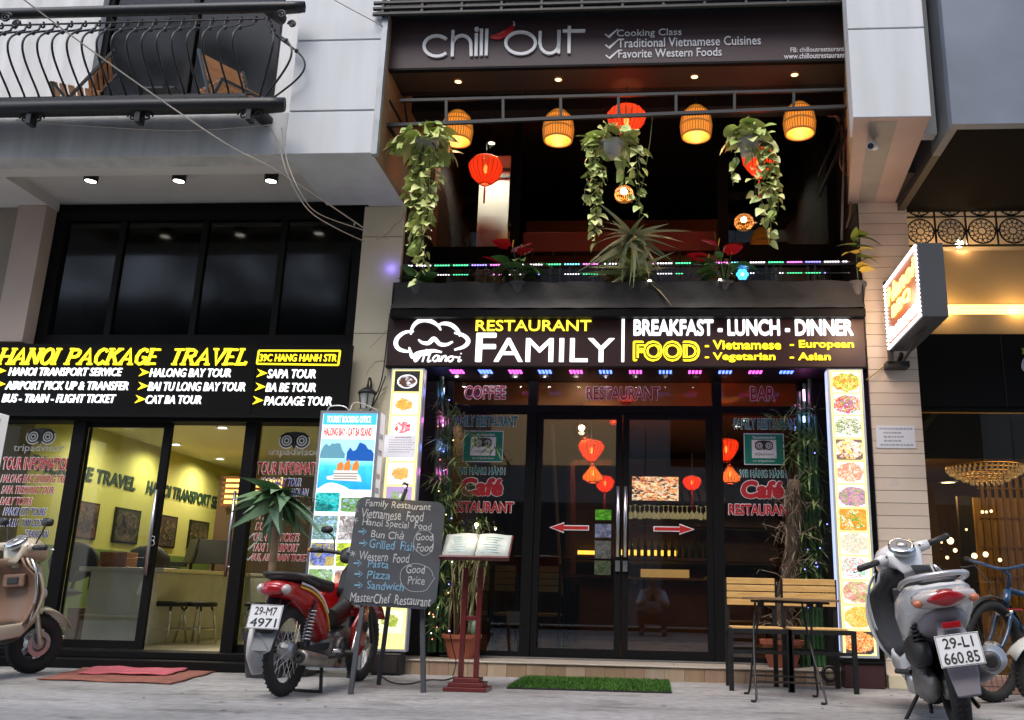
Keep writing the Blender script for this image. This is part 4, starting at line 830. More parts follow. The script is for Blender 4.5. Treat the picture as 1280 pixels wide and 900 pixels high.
# window lettering
Yg = YG-.001
ws = thing('window_lettering', 'dark red COFFEE lettering on the left transom pane', 'window lettering', (at(606,490,Yg).x, Yg, 2.3), 'vinyl lettering on the restaurant glass'); otext('COFFEE', 581, 482.5, 632, 499, Yg, DRED, ws, o=.03, off=.02, back=WV)
ws = thing('window_lettering', 'dark red RESTAURANT lettering on the long middle transom pane', 'window lettering', (at(780,490,Yg).x, Yg, 2.3), 'vinyl lettering on the restaurant glass'); otext('RESTAURANT', 733, 483.5, 825, 500, Yg, DRED, ws, o=.03, off=.02, back=WV)
ws = thing('window_lettering', 'dark red BAR lettering on the right transom pane', 'window lettering', (at(953,490,Yg).x, Yg, 2.3), 'vinyl lettering on the restaurant glass'); otext('BAR', 938, 483.5, 968, 501, Yg, DRED, ws, o=.03, off=.02, back=WV)
def panel_letters(dx, X, lab):
    ws = thing('window_sticker', lab, 'window sticker', (X, Yg, 1.2), 'sticker sets on the restaurant side windows')
    def o2(s, x0, y0, x1, y1, *a, **k): otext(s, x0+dx[0], y0+dx[1], x1+dx[0], y1+dx[1], *a, **k)
    o2('FAMILY RESTAURANT', 567, 520, 647, 533, Yg, TEAL, ws, off=.03)
    g1, g2 = at(580+dx[0], 557+dx[1], Yg), at(628+dx[0], 557+dx[1], Yg); zt2, zb2 = at(604+dx[0],539.5+dx[1],Yg).z, at(604+dx[0],576.5+dx[1],Yg).z
    box('badge', g1.x-.008, g2.x+.008, Yg-.001, Yg, zb2-.008, zt2+.008, WV, ws); box('badge', g1.x, g2.x, Yg-.003, Yg-.0011, zb2, zt2, mat('badge_green', (.01,.22,.14), .4), ws); box('badge', g1.x+.06, g2.x-.06, Yg-.0045, Yg-.0031, zb2+.05, zt2-.05, WV, ws)
    ptext('Recommended', 590+dx[0], 541.5+dx[1], 618+dx[0], 545+dx[1], Yg-.003, WV, ws, off=.01, depth=.001); ptext('on tripadvisor', 590+dx[0], 571.5+dx[1], 618+dx[0], 574.5+dx[1], Yg-.003, WV, ws, off=.01, depth=.001)
    owl(604+dx[0], 553.5+dx[1], Yg-.0045, .042, ws); ptext('tripadvisor', 592+dx[0], 562+dx[1], 616+dx[0], 567+dx[1], Yg-.0045, GREY, ws, off=.01, depth=.001)
    o2('39B HÀNG HÀNH', 574, 582.5, 631, 593, Yg, TEAL, ws, off=.03)
    o2('Café', 575, 597, 629, 620, Yg, RED, ws, o=.035, off=.06, shear=.1)
    o2('RESTAURANT', 560, 627, 642, 640.5, Yg, RED, ws, o=.025, off=.035)
panel_letters((0,0), -1.6, 'FAMILY RESTAURANT, green badge, Café lettering on the left window above the menu stand')
panel_letters((351,3.5), .9, 'FAMILY RESTAURANT, green badge, Café lettering on the right window above the benches')
for sx, (xa, xb, yy), lab in ((-1, (689,735,660), 'red arrow sticker pointing left on the left glass door'), (1, (818,866,661), 'red arrow sticker pointing right on the right glass door')):
    Ya = YG-.008; a, b_ = at(xa, yy, Ya), at(xb, yy, Ya)
    if sx == -1: a, b_ = b_, a
    ws = thing('arrow_sticker', lab, 'sticker', a, 'arrow stickers on the doors'); Ld = b_.x-a.x; s1 = 1 if Ld > 0 else -1
    for nm, m_, e, l in (('outline', WV, .008, 0), ('arrow', mat('arrow_red', (.5,.02,.02), .4), 0, .002)):
        sh = [(-e*s1,.014+e),(Ld*.66,.014+e),(Ld*.66-e*s1*.5,.036+e*1.4),(Ld+e*s1*2,0),(Ld*.66-e*s1*.5,-.036-e*1.4),(Ld*.66,-.014-e),(-e*s1,-.014-e)]
        MB().prism([a+Vector((x,-l,z)) for x, z in sh], (0,-.0015,0)).build(nm, m_, ws)

# ================================================================== menu lightboxes
BOXM = mat('lightbox_alu', (.55,.58,.65), .4, metal=.3); YELB = mat('lightbox_yellow', (.75,.62,.2), .4, emit=.42, ecol=(1,.86,.35)); PAP = mat('backlit_white', (.8,.8,.8), .4, emit=.45, ecol=(1,.97,.9))
FOODS = [((.8,.75,.6),(.85,.85,.82),[(.7,.45,.05),(.75,.55,.1),(.2,.35,.05),(.7,.15,.03),(.8,.6,.2)]), ((.75,.8,.6),(.85,.85,.85),[(.6,.05,.05),(.15,.35,.08),(.4,.1,.3),(.8,.75,.7),(.75,.3,.1)]), ((.6,.75,.45),(.85,.88,.85),[(.8,.78,.7),(.1,.15,.08),(.75,.75,.6),(.3,.4,.15)]),
 ((.8,.65,.2),(.15,.1,.08),[(.8,.75,.7),(.3,.12,.08),(.75,.6,.5),(.7,.55,.1)]), ((.8,.7,.6),(.85,.82,.8),[(.7,.3,.2),(.8,.5,.35),(.75,.65,.5),(.65,.2,.12)]), ((.8,.75,.65),(.85,.83,.85),[(.35,.15,.35),(.5,.3,.4),(.2,.35,.1),(.65,.3,.3)]),
 ((.75,.7,.5),(.7,.2,.02),[(.75,.25,.03),(.8,.35,.05),(.75,.3,.04),(.15,.35,.05),(.8,.7,.5)]), ((.7,.65,.5),(.75,.75,.72),[(.65,.6,.5),(.7,.66,.58),(.6,.5,.35),(.5,.55,.4)]), ((.6,.75,.8),(.8,.83,.85),[(.3,.6,.4),(.7,.8,.8),(.65,.7,.75),(.7,.2,.2)]),
 ((.5,.7,.2),(.75,.6,.5),[(.6,.3,.25),(.7,.5,.4),(.5,.2,.15),(.35,.5,.1)]), ((.8,.75,.5),(.8,.75,.5),[(.75,.45,.08),(.8,.6,.2),(.7,.35,.05),(.5,.55,.15)]), ((.8,.8,.75),(.03,.03,.03),[(.7,.2,.05),(.75,.4,.1),(.6,.1,.03),(.8,.6,.3)])]
RBX = thing('menu_lightbox', 'tall backlit menu board of twelve food pictures on the right pillar', 'menu board', (1.6, 7.5, .2))
YM = 7.48; x0, x1_ = at(1036,640,YM).x-.012, at(1082,640,YM).x+.025; x0 = at(1042.5,640,YM).x; x1_ = at(1089,640,YM).x
z0, z1 = at(1070,823,YM).z, at(1060,460,YM).z
box('housing', x0, x1_, YM+.004, 7.576, z0, z1, BOXM, RBX, bev=.004); box('edge_light', x0-.006, x0-.001, YM+.01, 7.57, z0+.05, z1-.02, emis('cool_edge_light', (.5,.6,1), .5), RBX)
box('face', x0+.02, x1_-.02, YM+.001, YM+.0035, z0+.02, z1-.02, YELB, RBX)
for k in range(12):
    h_ = (z1-z0-.05)/12; zz = z1-.03-h_*(k+1)+.012
    box('food_picture', x0+.04, x1_-.04, YM-.003, YM, zz, zz+h_-.02, picture_mat('dish_%d' % k, 10+k, *FOODS[k], glow=.55, rad=.66, food=.50, scale=8+k % 3*2), RBX)
LBX = thing('menu_lightbox', 'tall backlit menu board of drinks and snacks, partly behind the blackboard', 'menu board', (-2.1, 7.5, .2))
x0, x1_ = at(486,640,YM).x-.0, at(524,640,YM).x; x0 = -2.225; x1_ = -1.94
z0, z1 = at(500,815,YM).z, at(510,460,YM).z
box('housing', x0, x1_, YM+.004, 7.576, z0, z1, BOXM, LBX, bev=.004); box('face', x0+.012, x1_-.012, YM+.001, YM+.0035, z0+.02, z1-.015, YELB, LBX)
LF = [((.02,.02,.02),(.85,.85,.9),[(.85,.85,.85),(.5,.5,.55),(.1,.05,.03)]), ((.8,.78,.75),(.8,.78,.75),[(.8,.45,.1),(.75,.35,.05),(.85,.55,.2)]), ((.82,.8,.8),(.82,.8,.8),[(.7,.05,.08),(.8,.2,.25),(.85,.7,.7)]), ((.8,.78,.7),(.8,.78,.7),[(.8,.78,.7),(.7,.7,.65)]),
 ((.82,.8,.78),(.82,.8,.78),[(.75,.4,.1),(.8,.5,.15)]), ((.35,.25,.45),(.3,.5,.35),[(.25,.45,.1),(.6,.7,.5),(.35,.3,.5)]), ((.8,.8,.7),(.8,.8,.7),[(.6,.3,.1),(.7,.5,.2)]), ((.8,.8,.7),(.8,.8,.7),[(.5,.2,.1),(.7,.6,.3)]),
 ((.8,.8,.7),(.8,.8,.7),[(.6,.2,.1),(.7,.4,.2)]), ((.8,.82,.6),(.8,.82,.6),[(.45,.55,.1),(.6,.65,.2)]), ((.75,.78,.5),(.75,.78,.5),[(.3,.42,.05),(.45,.5,.1),(.6,.6,.2)]), ]
for k in range(11):
    h_ = (z1-z0-.05)/11.5; zz = z1-.02-h_*(k+1)+.012; 
    box('drink_picture', x0+.035, x1_-.035, YM-.003, YM, zz, zz+h_-.02, picture_mat('drink_%d' % k, 30+k, *LF[k], glow=.5, rad=.36 if k == 0 else .1, food=.30, scale=6 if k else 3), LBX)
nt_ = thing('paper_notice', 'white paper notice taped over the left menu lightbox', 'notice', (-2.1, YM-.006, at(507,572,YM).z)); za, zb_ = at(507,544,YM).z, at(507,572,YM).z
MB().box(x0-.012, x1_-.03, YM-.008, YM-.005, zb_, za).build('paper', mat('thin_paper', (.72,.72,.78), .7, emit=.12, ecol=(.9,.9,1)), nt_)
rs = random.Random(9)
for k in range(7):
    ln = MB(); xx = x0+.03+(.05 if k == 0 else 0); zz = za-.025-.02*k
    while xx < x0+(.2 if k == 0 else .235-.04*rs.random()): w_ = rs.uniform(.008,.022); ln.box(xx, xx+w_, YM-.009, YM-.0085, zz, zz+(.009 if k == 0 else .005)); xx += w_+.005
    ln.build('print_line', mat('faint_ink', (.42,.32,.36), .7), nt_)
bb = thing('speaker_box', 'black box under the left menu lightbox, next to the tiled step', 'box', (-2.08, 7.55, 0)); box('housing', x0+.04, x1_-.02, 7.42, 7.573, 0, z0-.01, BLKPL, bb, bev=.008); box('grille', x0+.06, x1_-.04, 7.41, 7.418, .02, z0-.03, mat('grille_dark', (.03,.02,.02), .7, bump=.5, bs=200), bb)
bb = thing('plinth_box', 'dark maroon plinth under the right menu lightbox', 'box', (1.6, 7.5, 0)); box('housing', 1.44, 1.74, 7.44, 7.58, 0, at(1070,826,YM).z-.02, mat('dark_maroon', (.04,.012,.014), .5), bb, bev=.006); box('cap', 1.43, 1.75, 7.43, 7.582, at(1070,826,YM).z-.019, at(1070,826,YM).z-.006, BLACKF, bb)
# LED modules under the sign (each throws a little of its own light on the glass)
LEDS = [emis('led_magenta', (1,.10,.75), 1.3), emis('led_blue', (.10,.18,1), 1.8)]; LEDH = emis('led_white_core', (1,.85,1), 5)
pxs = [571,606.5,644,681,720,757,794.5,832,869,907,945,984]
for k, px in enumerate(pxs[:12]):
    c = LEDS[k % 2]; s_ = thing('led_module', ['magenta', 'blue'][k % 2]+' LED module under the maroon sign, above the '+['left end of the left window', 'word COFFEE', 'left door mullion', 'left door', 'word RESTAURANT, left end', 'word RESTAURANT, middle left', 'door handles', 'word RESTAURANT, right end', 'right door', 'right door mullion', 'word BAR', 'right end of the right window'][k], 'led light', at(px,470,7.98), 'LED modules under the sign')
    p = at(px, 470.5+(px-571)*.004, 7.98); box('strip', p.x-.045, p.x+.045, 7.97, 7.99, p.z-.012, p.z+.01, emis('led_core_mag', (1,.55,.95), 2.5) if k % 2 == 0 else emis('led_core_blue', (.5,.6,1), 2.5), s_)
    q = atz(px, 463, 2.499)
    for i in range(4):
        for j in range(3): box('diode', q.x-.055+.03*i, q.x-.038+.03*i, q.y-.05+.05*j, q.y-.02+.05*j, 2.488, 2.4995, c, s_)  # glowing boxes stand in for the strip's blurred reflection in the soffit
for k, px in enumerate(pxs):
    p = at(px, 471, 7.93); lamp('led_glow', p, 1.8, (1,.84,.86) if k % 2 == 0 else (.86,.88,1), .02, parent=bpy.data.objects['led_module' + ('' if k == 0 else '.%03d' % k)])
tg = MB(); a = at(552,471,7.99); b_ = at(1000,471.5,7.99); tg.tube([a, b_], .006, 5); tag(tg.build('led_rail', STEEL), 'thin metal rail carrying the LED strips above the restaurant transom', 'rail')

for k, (x, y, z, pw) in enumerate(((-1.75, 8.95, 5.35, 42), (1.2, 10.2, 5.6, 14))):
    p = Vector((x, y, z)); s_ = thing('ceiling_downlight', ['small downlight over the pale partition behind the left balcony window', 'small downlight deep behind the right balcony window'][k], 'light', p, 'downlights in the upper room')
    MB().lathe([(.05,.04),(.05,0),(.035,0)], p, 16).build('trim_ring', BLKPL, s_); MB().lathe([(.0001,.002),(.036,.002)], p, 14).build('diffuser', MATS['warm_white_lamp'], s_); MB().tube([p+Vector((0,0,.04)), p+Vector((0,0,.6))], .006, 5).build('rod', BLKPL, s_)
    lamp('downlight_lamp', p-Vector((0,0,.02)), pw, (1,.93,.8), .03, 'SPOT', parent=s_, angle=2.4)
# ================================================================== leaves
def leaf_mat(name, c, c2, rough=.4):
    if name in MATS: return MATS[name]
    m = mat(name, c, rough); n = m.node_tree; L = n.links.new; b = n.nodes['Principled BSDF']
    oi = n.nodes.new('ShaderNodeObjectInfo'); ge = n.nodes.new('ShaderNodeNewGeometry'); a = n.nodes.new('ShaderNodeMath'); a.operation = 'ADD'; L(oi.outputs['Random'], a.inputs[0]); L(ge.outputs['Random Per Island'], a.inputs[1])
    f = n.nodes.new('ShaderNodeMath'); f.operation = 'FRACT'; L(a.outputs[0], f.inputs[0])
    r = n.nodes.new('ShaderNodeValToRGB'); L(f.outputs[0], r.inputs[0]); r.color_ramp.elements[0].color = (*c, 1); r.color_ramp.elements[1].color = (*c2, 1)
    L(r.outputs[0], b.inputs['Base Color']); b.inputs['Subsurface Weight'].default_value = 0
    return m
def leaf_mesh(name, Ln, W, m, droop=.3, fold=.18, n=5, heart=False, seed=0):
    v = []; f = []; rs = random.Random(seed)
    for k in range(n+1):
        t = k/n; wd = (sin(pi*min(1, t**.62+.03))**.8 if not heart else (sin(pi*min(1,(t*.93+.07)**.55))**.75)) if k < n else 0.02
        if k == 0: wd = .45 if heart else .12
        x = Ln*t; z = -droop*Ln*t*t; 
        v += [(x-(.12*Ln if heart and k == 0 else 0), -W/2*wd, z+fold*W*wd*.5), (x, 0, z-.0), (x-(.12*Ln if heart and k == 0 else 0), W/2*wd, z+fold*W*wd*.5)]
    for k in range(n): o = 3*k; f += [(o,o+3,o+4,o+1), (o+1,o+4,o+5,o+2)]
    me = bpy.data.meshes.new(name); me.from_pydata(v, [], f); me.materials.append(m); me.polygons.foreach_set('use_smooth', [True]*len(f)); me.update(); return me
def dirmat(loc, d, roll=0, s=1.):
    d = Vector(d).normalized(); up = Vector((0,0,1))
    if abs(d.z) > .97: up = Vector((1,0,0))
    y = up.cross(d).normalized(); z = d.cross(y); R_ = Matrix((d, y, z)).transposed() @ Matrix.Rotation(roll, 3, 'X')
    m = R_.to_4x4() @ Matrix.Scale(s, 4); m.translation = Vector(loc); return m
G1 = leaf_mat('pothos_leaf', (.34,.46,.12), (.68,.68,.30)); G2 = leaf_mat('dark_glossy_leaf', (.03,.10,.02), (.08,.19,.05), .3); G3 = leaf_mat('strap_leaf', (.20,.28,.11), (.50,.50,.32)); G4 = leaf_mat('bamboo_leaf', (.08,.16,.04), (.24,.31,.10), .5)
G5 = leaf_mat('yellow_leaf', (.45,.30,.02), (.6,.45,.08)); STEM = mat('green_stem', (.07,.10,.03), .6); TERRA = mat('terracotta', (.32,.09,.045), .75, var=.2, vs=6, bump=.2)
PH = [leaf_mesh('leaf', .115, .10, G1, .35, .25, 5, True, k) for k in range(2)]
def pot(c, r0, r1, h_, m, parent, name='pot'):
    MB().lathe([(.001,0),(r0,0),(r1*.96,h_*.82),(r1*1.06,h_*.83),(r1*1.08,h_),(r1*.94,h_),(r1*.9,h_*.85),(.001,h_*.85)], c, 24).build(name, m, parent, smooth=False, bev=.002)
def hanging(px, py, Y, label, strands, tuft, seed, hook_py, rr=.17, s=1.):
    rs = random.Random(seed); c = at(px, py, Y); T = thing('hanging_plant', label, 'plant', c, 'pothos plants hanging under the black tube frame')
    pot(c-Vector((0,0,.09)), .06, .095, .13, mat('grey_white_pot', (.5,.5,.5), .5), T)
    hk = at(px, hook_py, Y)
    for q in range(3): a = q*2.1; MB().tube([c+Vector((.09*cos(a), .09*sin(a), .04)), hk], .0022, 4).build('hanger_wire', STEEL, T)
    for q in range(int(tuft*1.6)):
        a = rs.uniform(0, 2*pi); r_ = rr*rs.random()**.6; p = c+Vector((r_*cos(a), r_*sin(a)*.8-.03, .08+.12*rs.random()-r_*.7)); d = Vector((cos(a), sin(a)-.5, rs.uniform(-.9,.35)))
        inst('leaf', PH[q % 2], T, mtx=dirmat(p-c, d, rs.uniform(-.9,.9), rs.uniform(.75,1.25)*s))
    for (dx, ln, cnt) in strands+[(d_+.035, l_*.85, int(c_*.7)) for d_, l_, c_ in strands[::2]]:
        ang = rs.uniform(-2.6,-.5); st = [c+Vector((dx*.55, -.05, .02)), c+Vector((dx, -.1+.05*rs.random(), -.05))]
        x = dx; z = -.05
        for q in range(8): x += rs.uniform(-.02,.02); z -= ln/8; st.append(c+Vector((x, -.1+rs.uniform(-.03,.03), z)))
        MB().tube(st, .003, 4).build('vine', STEM, T)
        for q in range(cnt):
            t_ = (q+.5)/cnt*(len(st)-2)+1; i = int(t_); p = st[min(i, len(st)-1)].lerp(st[min(i+1, len(st)-1)], t_-i)
            a = rs.uniform(0, 2*pi); inst('leaf', PH[q % 2], T, mtx=dirmat(p-c+Vector((.02*cos(a),.02*sin(a),0)), (cos(a), sin(a)-.6, rs.uniform(-1.,-.1)), rs.uniform(-1,1), rs.uniform(.45,.95)*s*(1-.25*t_/len(st))))
    return T
YH = 6.78
hanging(533, 183, YH, 'bushy trailing pothos hanging at the left end of the frame, longest trailing vines', [(-.10,.55,14),(0,1.05,34),(.06,1.2,36),(.0,.8,22),(-.04,.95,24),(.1,.7,18)], 46, 1, 150, .23, 1.15)
hanging(765, 184, YH, 'trailing pothos in a grey pot hanging in front of the large red lantern', [(-.16,.75,26),(-.10,.85,26),(-.20,.5,14),(.10,.45,10),(.2,.6,14)], 40, 2, 148, .19, 1.)
hanging(936, 182, YH, 'trailing pothos hanging in front of the right red lantern', [(.1,.75,20),(.02,.5,14),(.14,.6,18),(-.1,.35,8),(.08,.85,16)], 36, 3, 143, .16, 1.)
tag(MB().tube(smooth_pts([at(816,142,YH), at(812,180,YH), at(806,215,YH), at(799,250,YH)], 5), .004, 5).build('plant_vine', STEM, None, smooth=True), 'single bare vine hanging from the frame right of the large red lantern', 'vine')
# ================================================================== lanterns
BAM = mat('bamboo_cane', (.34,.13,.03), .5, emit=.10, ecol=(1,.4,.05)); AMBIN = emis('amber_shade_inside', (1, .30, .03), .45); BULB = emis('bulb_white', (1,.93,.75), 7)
def wicker(px, py, Y, label, w_=.28, h_=.33, power=7, simple=False):
    c = at(px, py, Y); T = thing('wicker_lantern', label, 'lantern', c, 'wicker bell lanterns under the canopy')
    R_ = w_/2; pr_ = [(R_*.16,h_*.5),(R_*.45,h_*.44),(R_*.78,h_*.28),(R_*.94,h_*.08),(R_*1.0,-h_*.12),(R_*.97,-h_*.32),(R_*.90,-h_*.5)]
    def rad(z):
        for (r0, z0), (r1, z1) in zip(pr_, pr_[1:]):
            if z1 <= z <= z0: return r0+(r1-r0)*(z0-z)/(z0-z1)
        return pr_[-1][0]
    sh = MB().lathe([(r*.93, z) for r, z in pr_], c, 24).build('shade_lining', AMBIN, T, smooth=True, recalc=False)
    n = 34
    rod = MB()
    for k in range(n):
        a = 2*pi*k/n; rod.tube([c+Vector((r*cos(a), r*sin(a), z)) for r, z in pr_], .0048, 4)
    rod.build('cane', BAM, T)
    for z in (.44, .28, .10, -.14, -.17, -.47, -.50): MB().torus(c+Vector((0,0,h_*z)), rad(h_*z)*1.01, .0055, 'Z', 24, 5).build('hoop', BAM, T)
    MB().lathe([(R_*.18,h_*.5),(R_*.18,h_*.56),(R_*.08,h_*.6),(.001,h_*.6)], c, 12).build('cap', BLACKM, T)
    MB().ell(c+Vector((0,0,h_*.06)), (.034,.034,.045), 12, 8).build('bulb', BULB, T, smooth=True)
    MB().tube([c+Vector((0,0,h_*.6)), c+Vector((0,0,h_*.6+.5))], .005, 5).build('cord', CABLEB, T)
    lamp('lantern_lamp', c-Vector((0,0,h_*.05)), power, (1,.55,.2), .03, parent=T); return T
YL = 7.05
for px, py, lb in ((572,158,'wicker bell lantern at the far left above the bushiest hanging plant'), (698,157,'wicker bell lantern second from the left, over the dark window'), (870,152,'wicker bell lantern between the large red lantern and the right hanging plant'), (999,148,'wicker bell lantern at the far right of the tube frame')): wicker(px, py, YL, lb, .262, .285, 6)
def silk_mat(name, c, s):
    m = bpy.data.materials.new(name); m.use_nodes = True; n = m.node_tree; n.nodes.clear(); L = n.links.new
    o = n.nodes.new('ShaderNodeOutputMaterial'); mx = n.nodes.new('ShaderNodeMixShader'); tr = n.nodes.new('ShaderNodeBsdfTransparent'); ad = n.nodes.new('ShaderNodeAddShader'); e = n.nodes.new('ShaderNodeEmission'); d = n.nodes.new('ShaderNodeBsdfDiffuse')
    e.inputs[0].default_value = (*c, 1); e.inputs[1].default_value = s; d.inputs[0].default_value = (*[x*.6 for x in c], 1); tr.inputs[0].default_value = (1,.25,.1,1)
    L(e.outputs[0], ad.inputs[0]); L(d.outputs[0], ad.inputs[1]); mx.inputs[0].default_value = .72; L(tr.outputs[0], mx.inputs[1]); L(ad.outputs[0], mx.inputs[2]); L(mx.outputs[0], o.inputs[0]); MATS[name] = m; return m
SILK = silk_mat('red_silk', (1,.085,.02), .40); GSILK = silk_mat('gold_silk', (1,.38,.05), .42); RIBD = mat('lantern_rib', (.16,.01,.005), .6)
GLOWB = emis('lantern_bulb', (1,.75,.35), 5)
def silk(px, py, Y, wpx, hpx, label, shape='round', m=None, power=6, tassel=True, grp='red silk lanterns'):
    c = at(px, py, Y); s_ = (at(px+wpx/2, py, Y)-at(px-wpx/2, py, Y)).length/2; hh = abs(at(px, py-hpx/2, Y).z-at(px, py+hpx/2, Y).z)/2
    T = thing('silk_lantern', label, 'lantern', c, grp)
    pr_ = {'round': [(.28,1),(.72,.82),(.98,.4),(.97,.05),(.80,-.45),(.5,-.82),(.25,-1)], 'top': [(.42,1),(.80,.88),(1,.5),(.92,.1),(.66,-.4),(.40,-.8),(.25,-1)], 'drop': [(.2,1),(.36,.65),(.7,.1),(1,-.35),(.92,-.7),(.5,-1)]}[shape]
    n = 20; sh = MB(); o_ = []
    for (r, z) in pr_: o_.append([c+Vector(((r*s_*(1 if j % 2 == 0 else .955))*cos(2*pi*j/(2*n)), (r*s_*(1 if j % 2 == 0 else .955))*sin(2*pi*j/(2*n)), z*hh)) for j in range(2*n)])
    sh.loft(o_, False); sh.build('silk_shade', m or SILK, T, smooth=True, recalc=False)
    rb = MB()
    for j in range(n): a = 2*pi*j/n; rb.tube([c+Vector((r*s_*1.005*cos(a), r*s_*1.005*sin(a), z*hh)) for r, z in pr_], .0034, 4)
    rb.build('rib_cage', RIBD, T)
    for q, z in ((0, 1), (-1, -1)): MB().torus(c+Vector((0,0,z*hh)), pr_[q][0]*s_, .008, 'Z', 20, 6).build('hoop', RIBD, T)
    MB().ell(c+Vector((0,0,hh*.1)), (s_*.13, s_*.13, hh*.3), 10, 8).build('bulb', GLOWB, T, smooth=True)
    MB().tube([c+Vector((0,0,hh)), c+Vector((0,0,hh+.25))], .004, 4).build('cord', CABLEB, T)
    if tassel:
        MB().tube([c-Vector((0,0,hh)), c-Vector((0,0,hh+.10)), c-Vector((0,0,hh+.22))], [.005,.011,.009], 6).build('tassel', mat('red_tassel', (.5,.02,.02), .7), T)
    lamp('lantern_lamp', c-Vector((0,0,hh*.25)), power, (1,.35,.12), .03, parent=T)
silk(783, 153, 7.0, 50, 33, 'large round red silk lantern at the middle of the tube frame', 'top', power=5)
silk(607, 213, 8.9, 43, 34, 'round red silk lantern behind the left balcony window', 'round', power=4)
silk(948, 205, 7.3, 42, 33, 'red silk lantern half hidden by the right hanging plant', 'top', power=6)
silk(783, 490, 9.3, 46, 28, 'red silk lantern behind the word RESTAURANT on the transom', 'top', power=4)
silk(739, 564, 9.7, 33, 27, 'red silk lantern above a gold one behind the left door', 'top', power=6, tassel=False)
silk(741, 592, 9.72, 26, 22, 'gold drop-shaped lantern behind the left door, under a red one', 'drop', GSILK, power=4, tassel=False, grp='gold lanterns inside')
silk(756, 605, 10.6, 24, 21, 'small red silk lantern by the left door stile, low behind the gold lantern', 'round', power=4)
silk(865, 604, 10.4, 24, 18, 'small red silk lantern hanging right of the television', 'round', power=4)
silk(908, 563, 9.4, 32, 28, 'red silk lantern partly behind the right door mullion', 'top', power=6, tassel=False)
silk(913, 593, 9.42, 26, 22, 'gold drop-shaped lantern partly behind the right door mullion', 'drop', GSILK, power=3, tassel=False, grp='gold lanterns inside')
silk(767, 528, 10.5, 10, 10, 'tiny red lantern peeping at the top of the door stile', 'round', power=1, tassel=False)
# small wicker balls and a glass globe
for k, (px, py, Y, r_, lb) in enumerate(((780,243,7.5,.085,'small round wicker ball lamp hanging below the middle plant'), (930,278,8.9,.10,'round wicker ball lamp behind the right balcony window'), (727,538,9.6,.10,'clear glass globe lamp above the red lantern behind the left door'))):
    c = at(px, py, Y); T = thing('ball_lamp', lb, 'lamp', c, 'small ball lamps')
    if k == 2: MB().ell(c, r_, 16, 10).build('globe', glass_mat('clear_globe', (.9,.85,.8), 1, .12), T, smooth=True)
    else:
        for q in range(14): a = pi*q/14; MB().tube([c+Vector((r_*cos(a)*sin(t*pi/8), r_*sin(a)*sin(t*pi/8), r_*.9*cos(t*pi/8))) for t in range(-8,9)], .0035, 4).build('cane', BAM, T)
        for z in (-.5, 0, .5): MB().torus(c+Vector((0,0,r_*.9*z)), r_*(1-z*z)**.5, .004, 'Z', 18, 4).build('hoop', BAM, T)
    MB().ell(c+Vector((0,0,.03)), (.035,.035,.028), 10, 6).build('bulb', BULB, T, smooth=True)
    MB().tube([c+Vector((0,0,r_)), c+Vector((0,0,r_+.4))], .003, 4).build('cord', CABLEB, T); lamp('ball_glow', c-Vector((0,0,.02)), 3, (1,.6,.25), .03, parent=T)
# ================================================================== tube frame
TF = thing('tube_frame', 'black square-tube frame spanning the balcony, carrying lanterns and hanging plants', 'frame', at(775,148,6.74))
A = lambda px, py: at(px, py, 6.74)
TM = mat('frame_grey', (.014,.016,.019), .5)
MB().beam(A(484,157), A(1070,133), .028).build('tube', TM, TF); MB().beam(A(500,126), A(1068,112), .024).build('tube', TM, TF)
for px in (558, 629, 701, 773, 845, 918, 992):
    t_ = (px-484)/586; MB().beam(A(px, 126-14*t_), A(px, 156-23*t_), .022).build('strut', TM, TF)
for px, pz in ((486,126),(1068,112)):
    a = A(px, pz); MB().beam(a, (a.x, 8.35, a.z+.02), .024).build('side_tube', TM, TF); a = A(px, pz+30); MB().beam(a, (a.x, 8.35, a.z+.02), .024).build('side_tube', TM, TF)
MB().beam(A(492,20), Vector((XL+.05,7.5,4.35)), .02).build('brace', TM, TF)
# ================================================================== planter with pots, railing
PL = thing('planter_trough', 'long black fabric-covered planter trough above the maroon sign', 'planter', (-.25, 7.5, 3.0))
YB = 7.40; pl0, pl1 = at(490,370,YB).x, at(1080,370,YB).x; pz0, pz1 = at(780,391,YB).z, at(780,352,YB).z
fr_ = MB(); N_ = 90; rs = random.Random(8)
FB = mat('black_fabric', (.013,.0125,.0125), .6, var=.5, vs=3.5, bump=.5, bs=14)
rows = []
for r in range(6):
    rows.append([Vector((pl0+(pl1-pl0)*k/N_, YB+.004*sin(k*.9+r)+.003*rs.random()-(.02 if r == 0 else 0), pz0+.04+(pz1-pz0-.04)*r/5+(.006*sin(k*.55) if r == 5 else 0))) for k in range(N_+1)])
for r in range(6): fr_.v += rows[r]
for r in range(5):
    for k in range(N_): a = r*(N_+1)+k; fr_.f.append((a, a+1, a+N_+2, a+N_+1)); fr_.i.append(0)
fr_.build('fabric', FB, PL, smooth=True)
box('tray', pl0-.005, pl1+.005, YB-.01, YB+.22, pz0-.035, pz0+.035, BLACKF, PL, bev=.004); box('back_board', pl0, pl1, YB+.2, YB+.215, pz0+.04, pz1-.02, BLACKF, PL); box('soil', pl0+.01, pl1-.01, YB+.03, YB+.2, pz1-.08, pz1-.05, mat('soil', (.03,.02,.013), .95), PL)
for q, x in enumerate((pl0, pl1-.012)): box('end_board', x, x+.012, YB, YB+.2, pz0+.036, pz1-.003, BLACKF, PL)
RLB = thing('balcony_rail', 'low black balcony rail with groups of thin bars behind the planter', 'railing', (-.25, 7.72, 3.3))
ya = 7.72; za = at(600, 332, ya).z
MB().beam((XL+.02, ya, za), (XRR-.02, ya, za), .03, .03).build('top_rail', BLACKM, RLB)
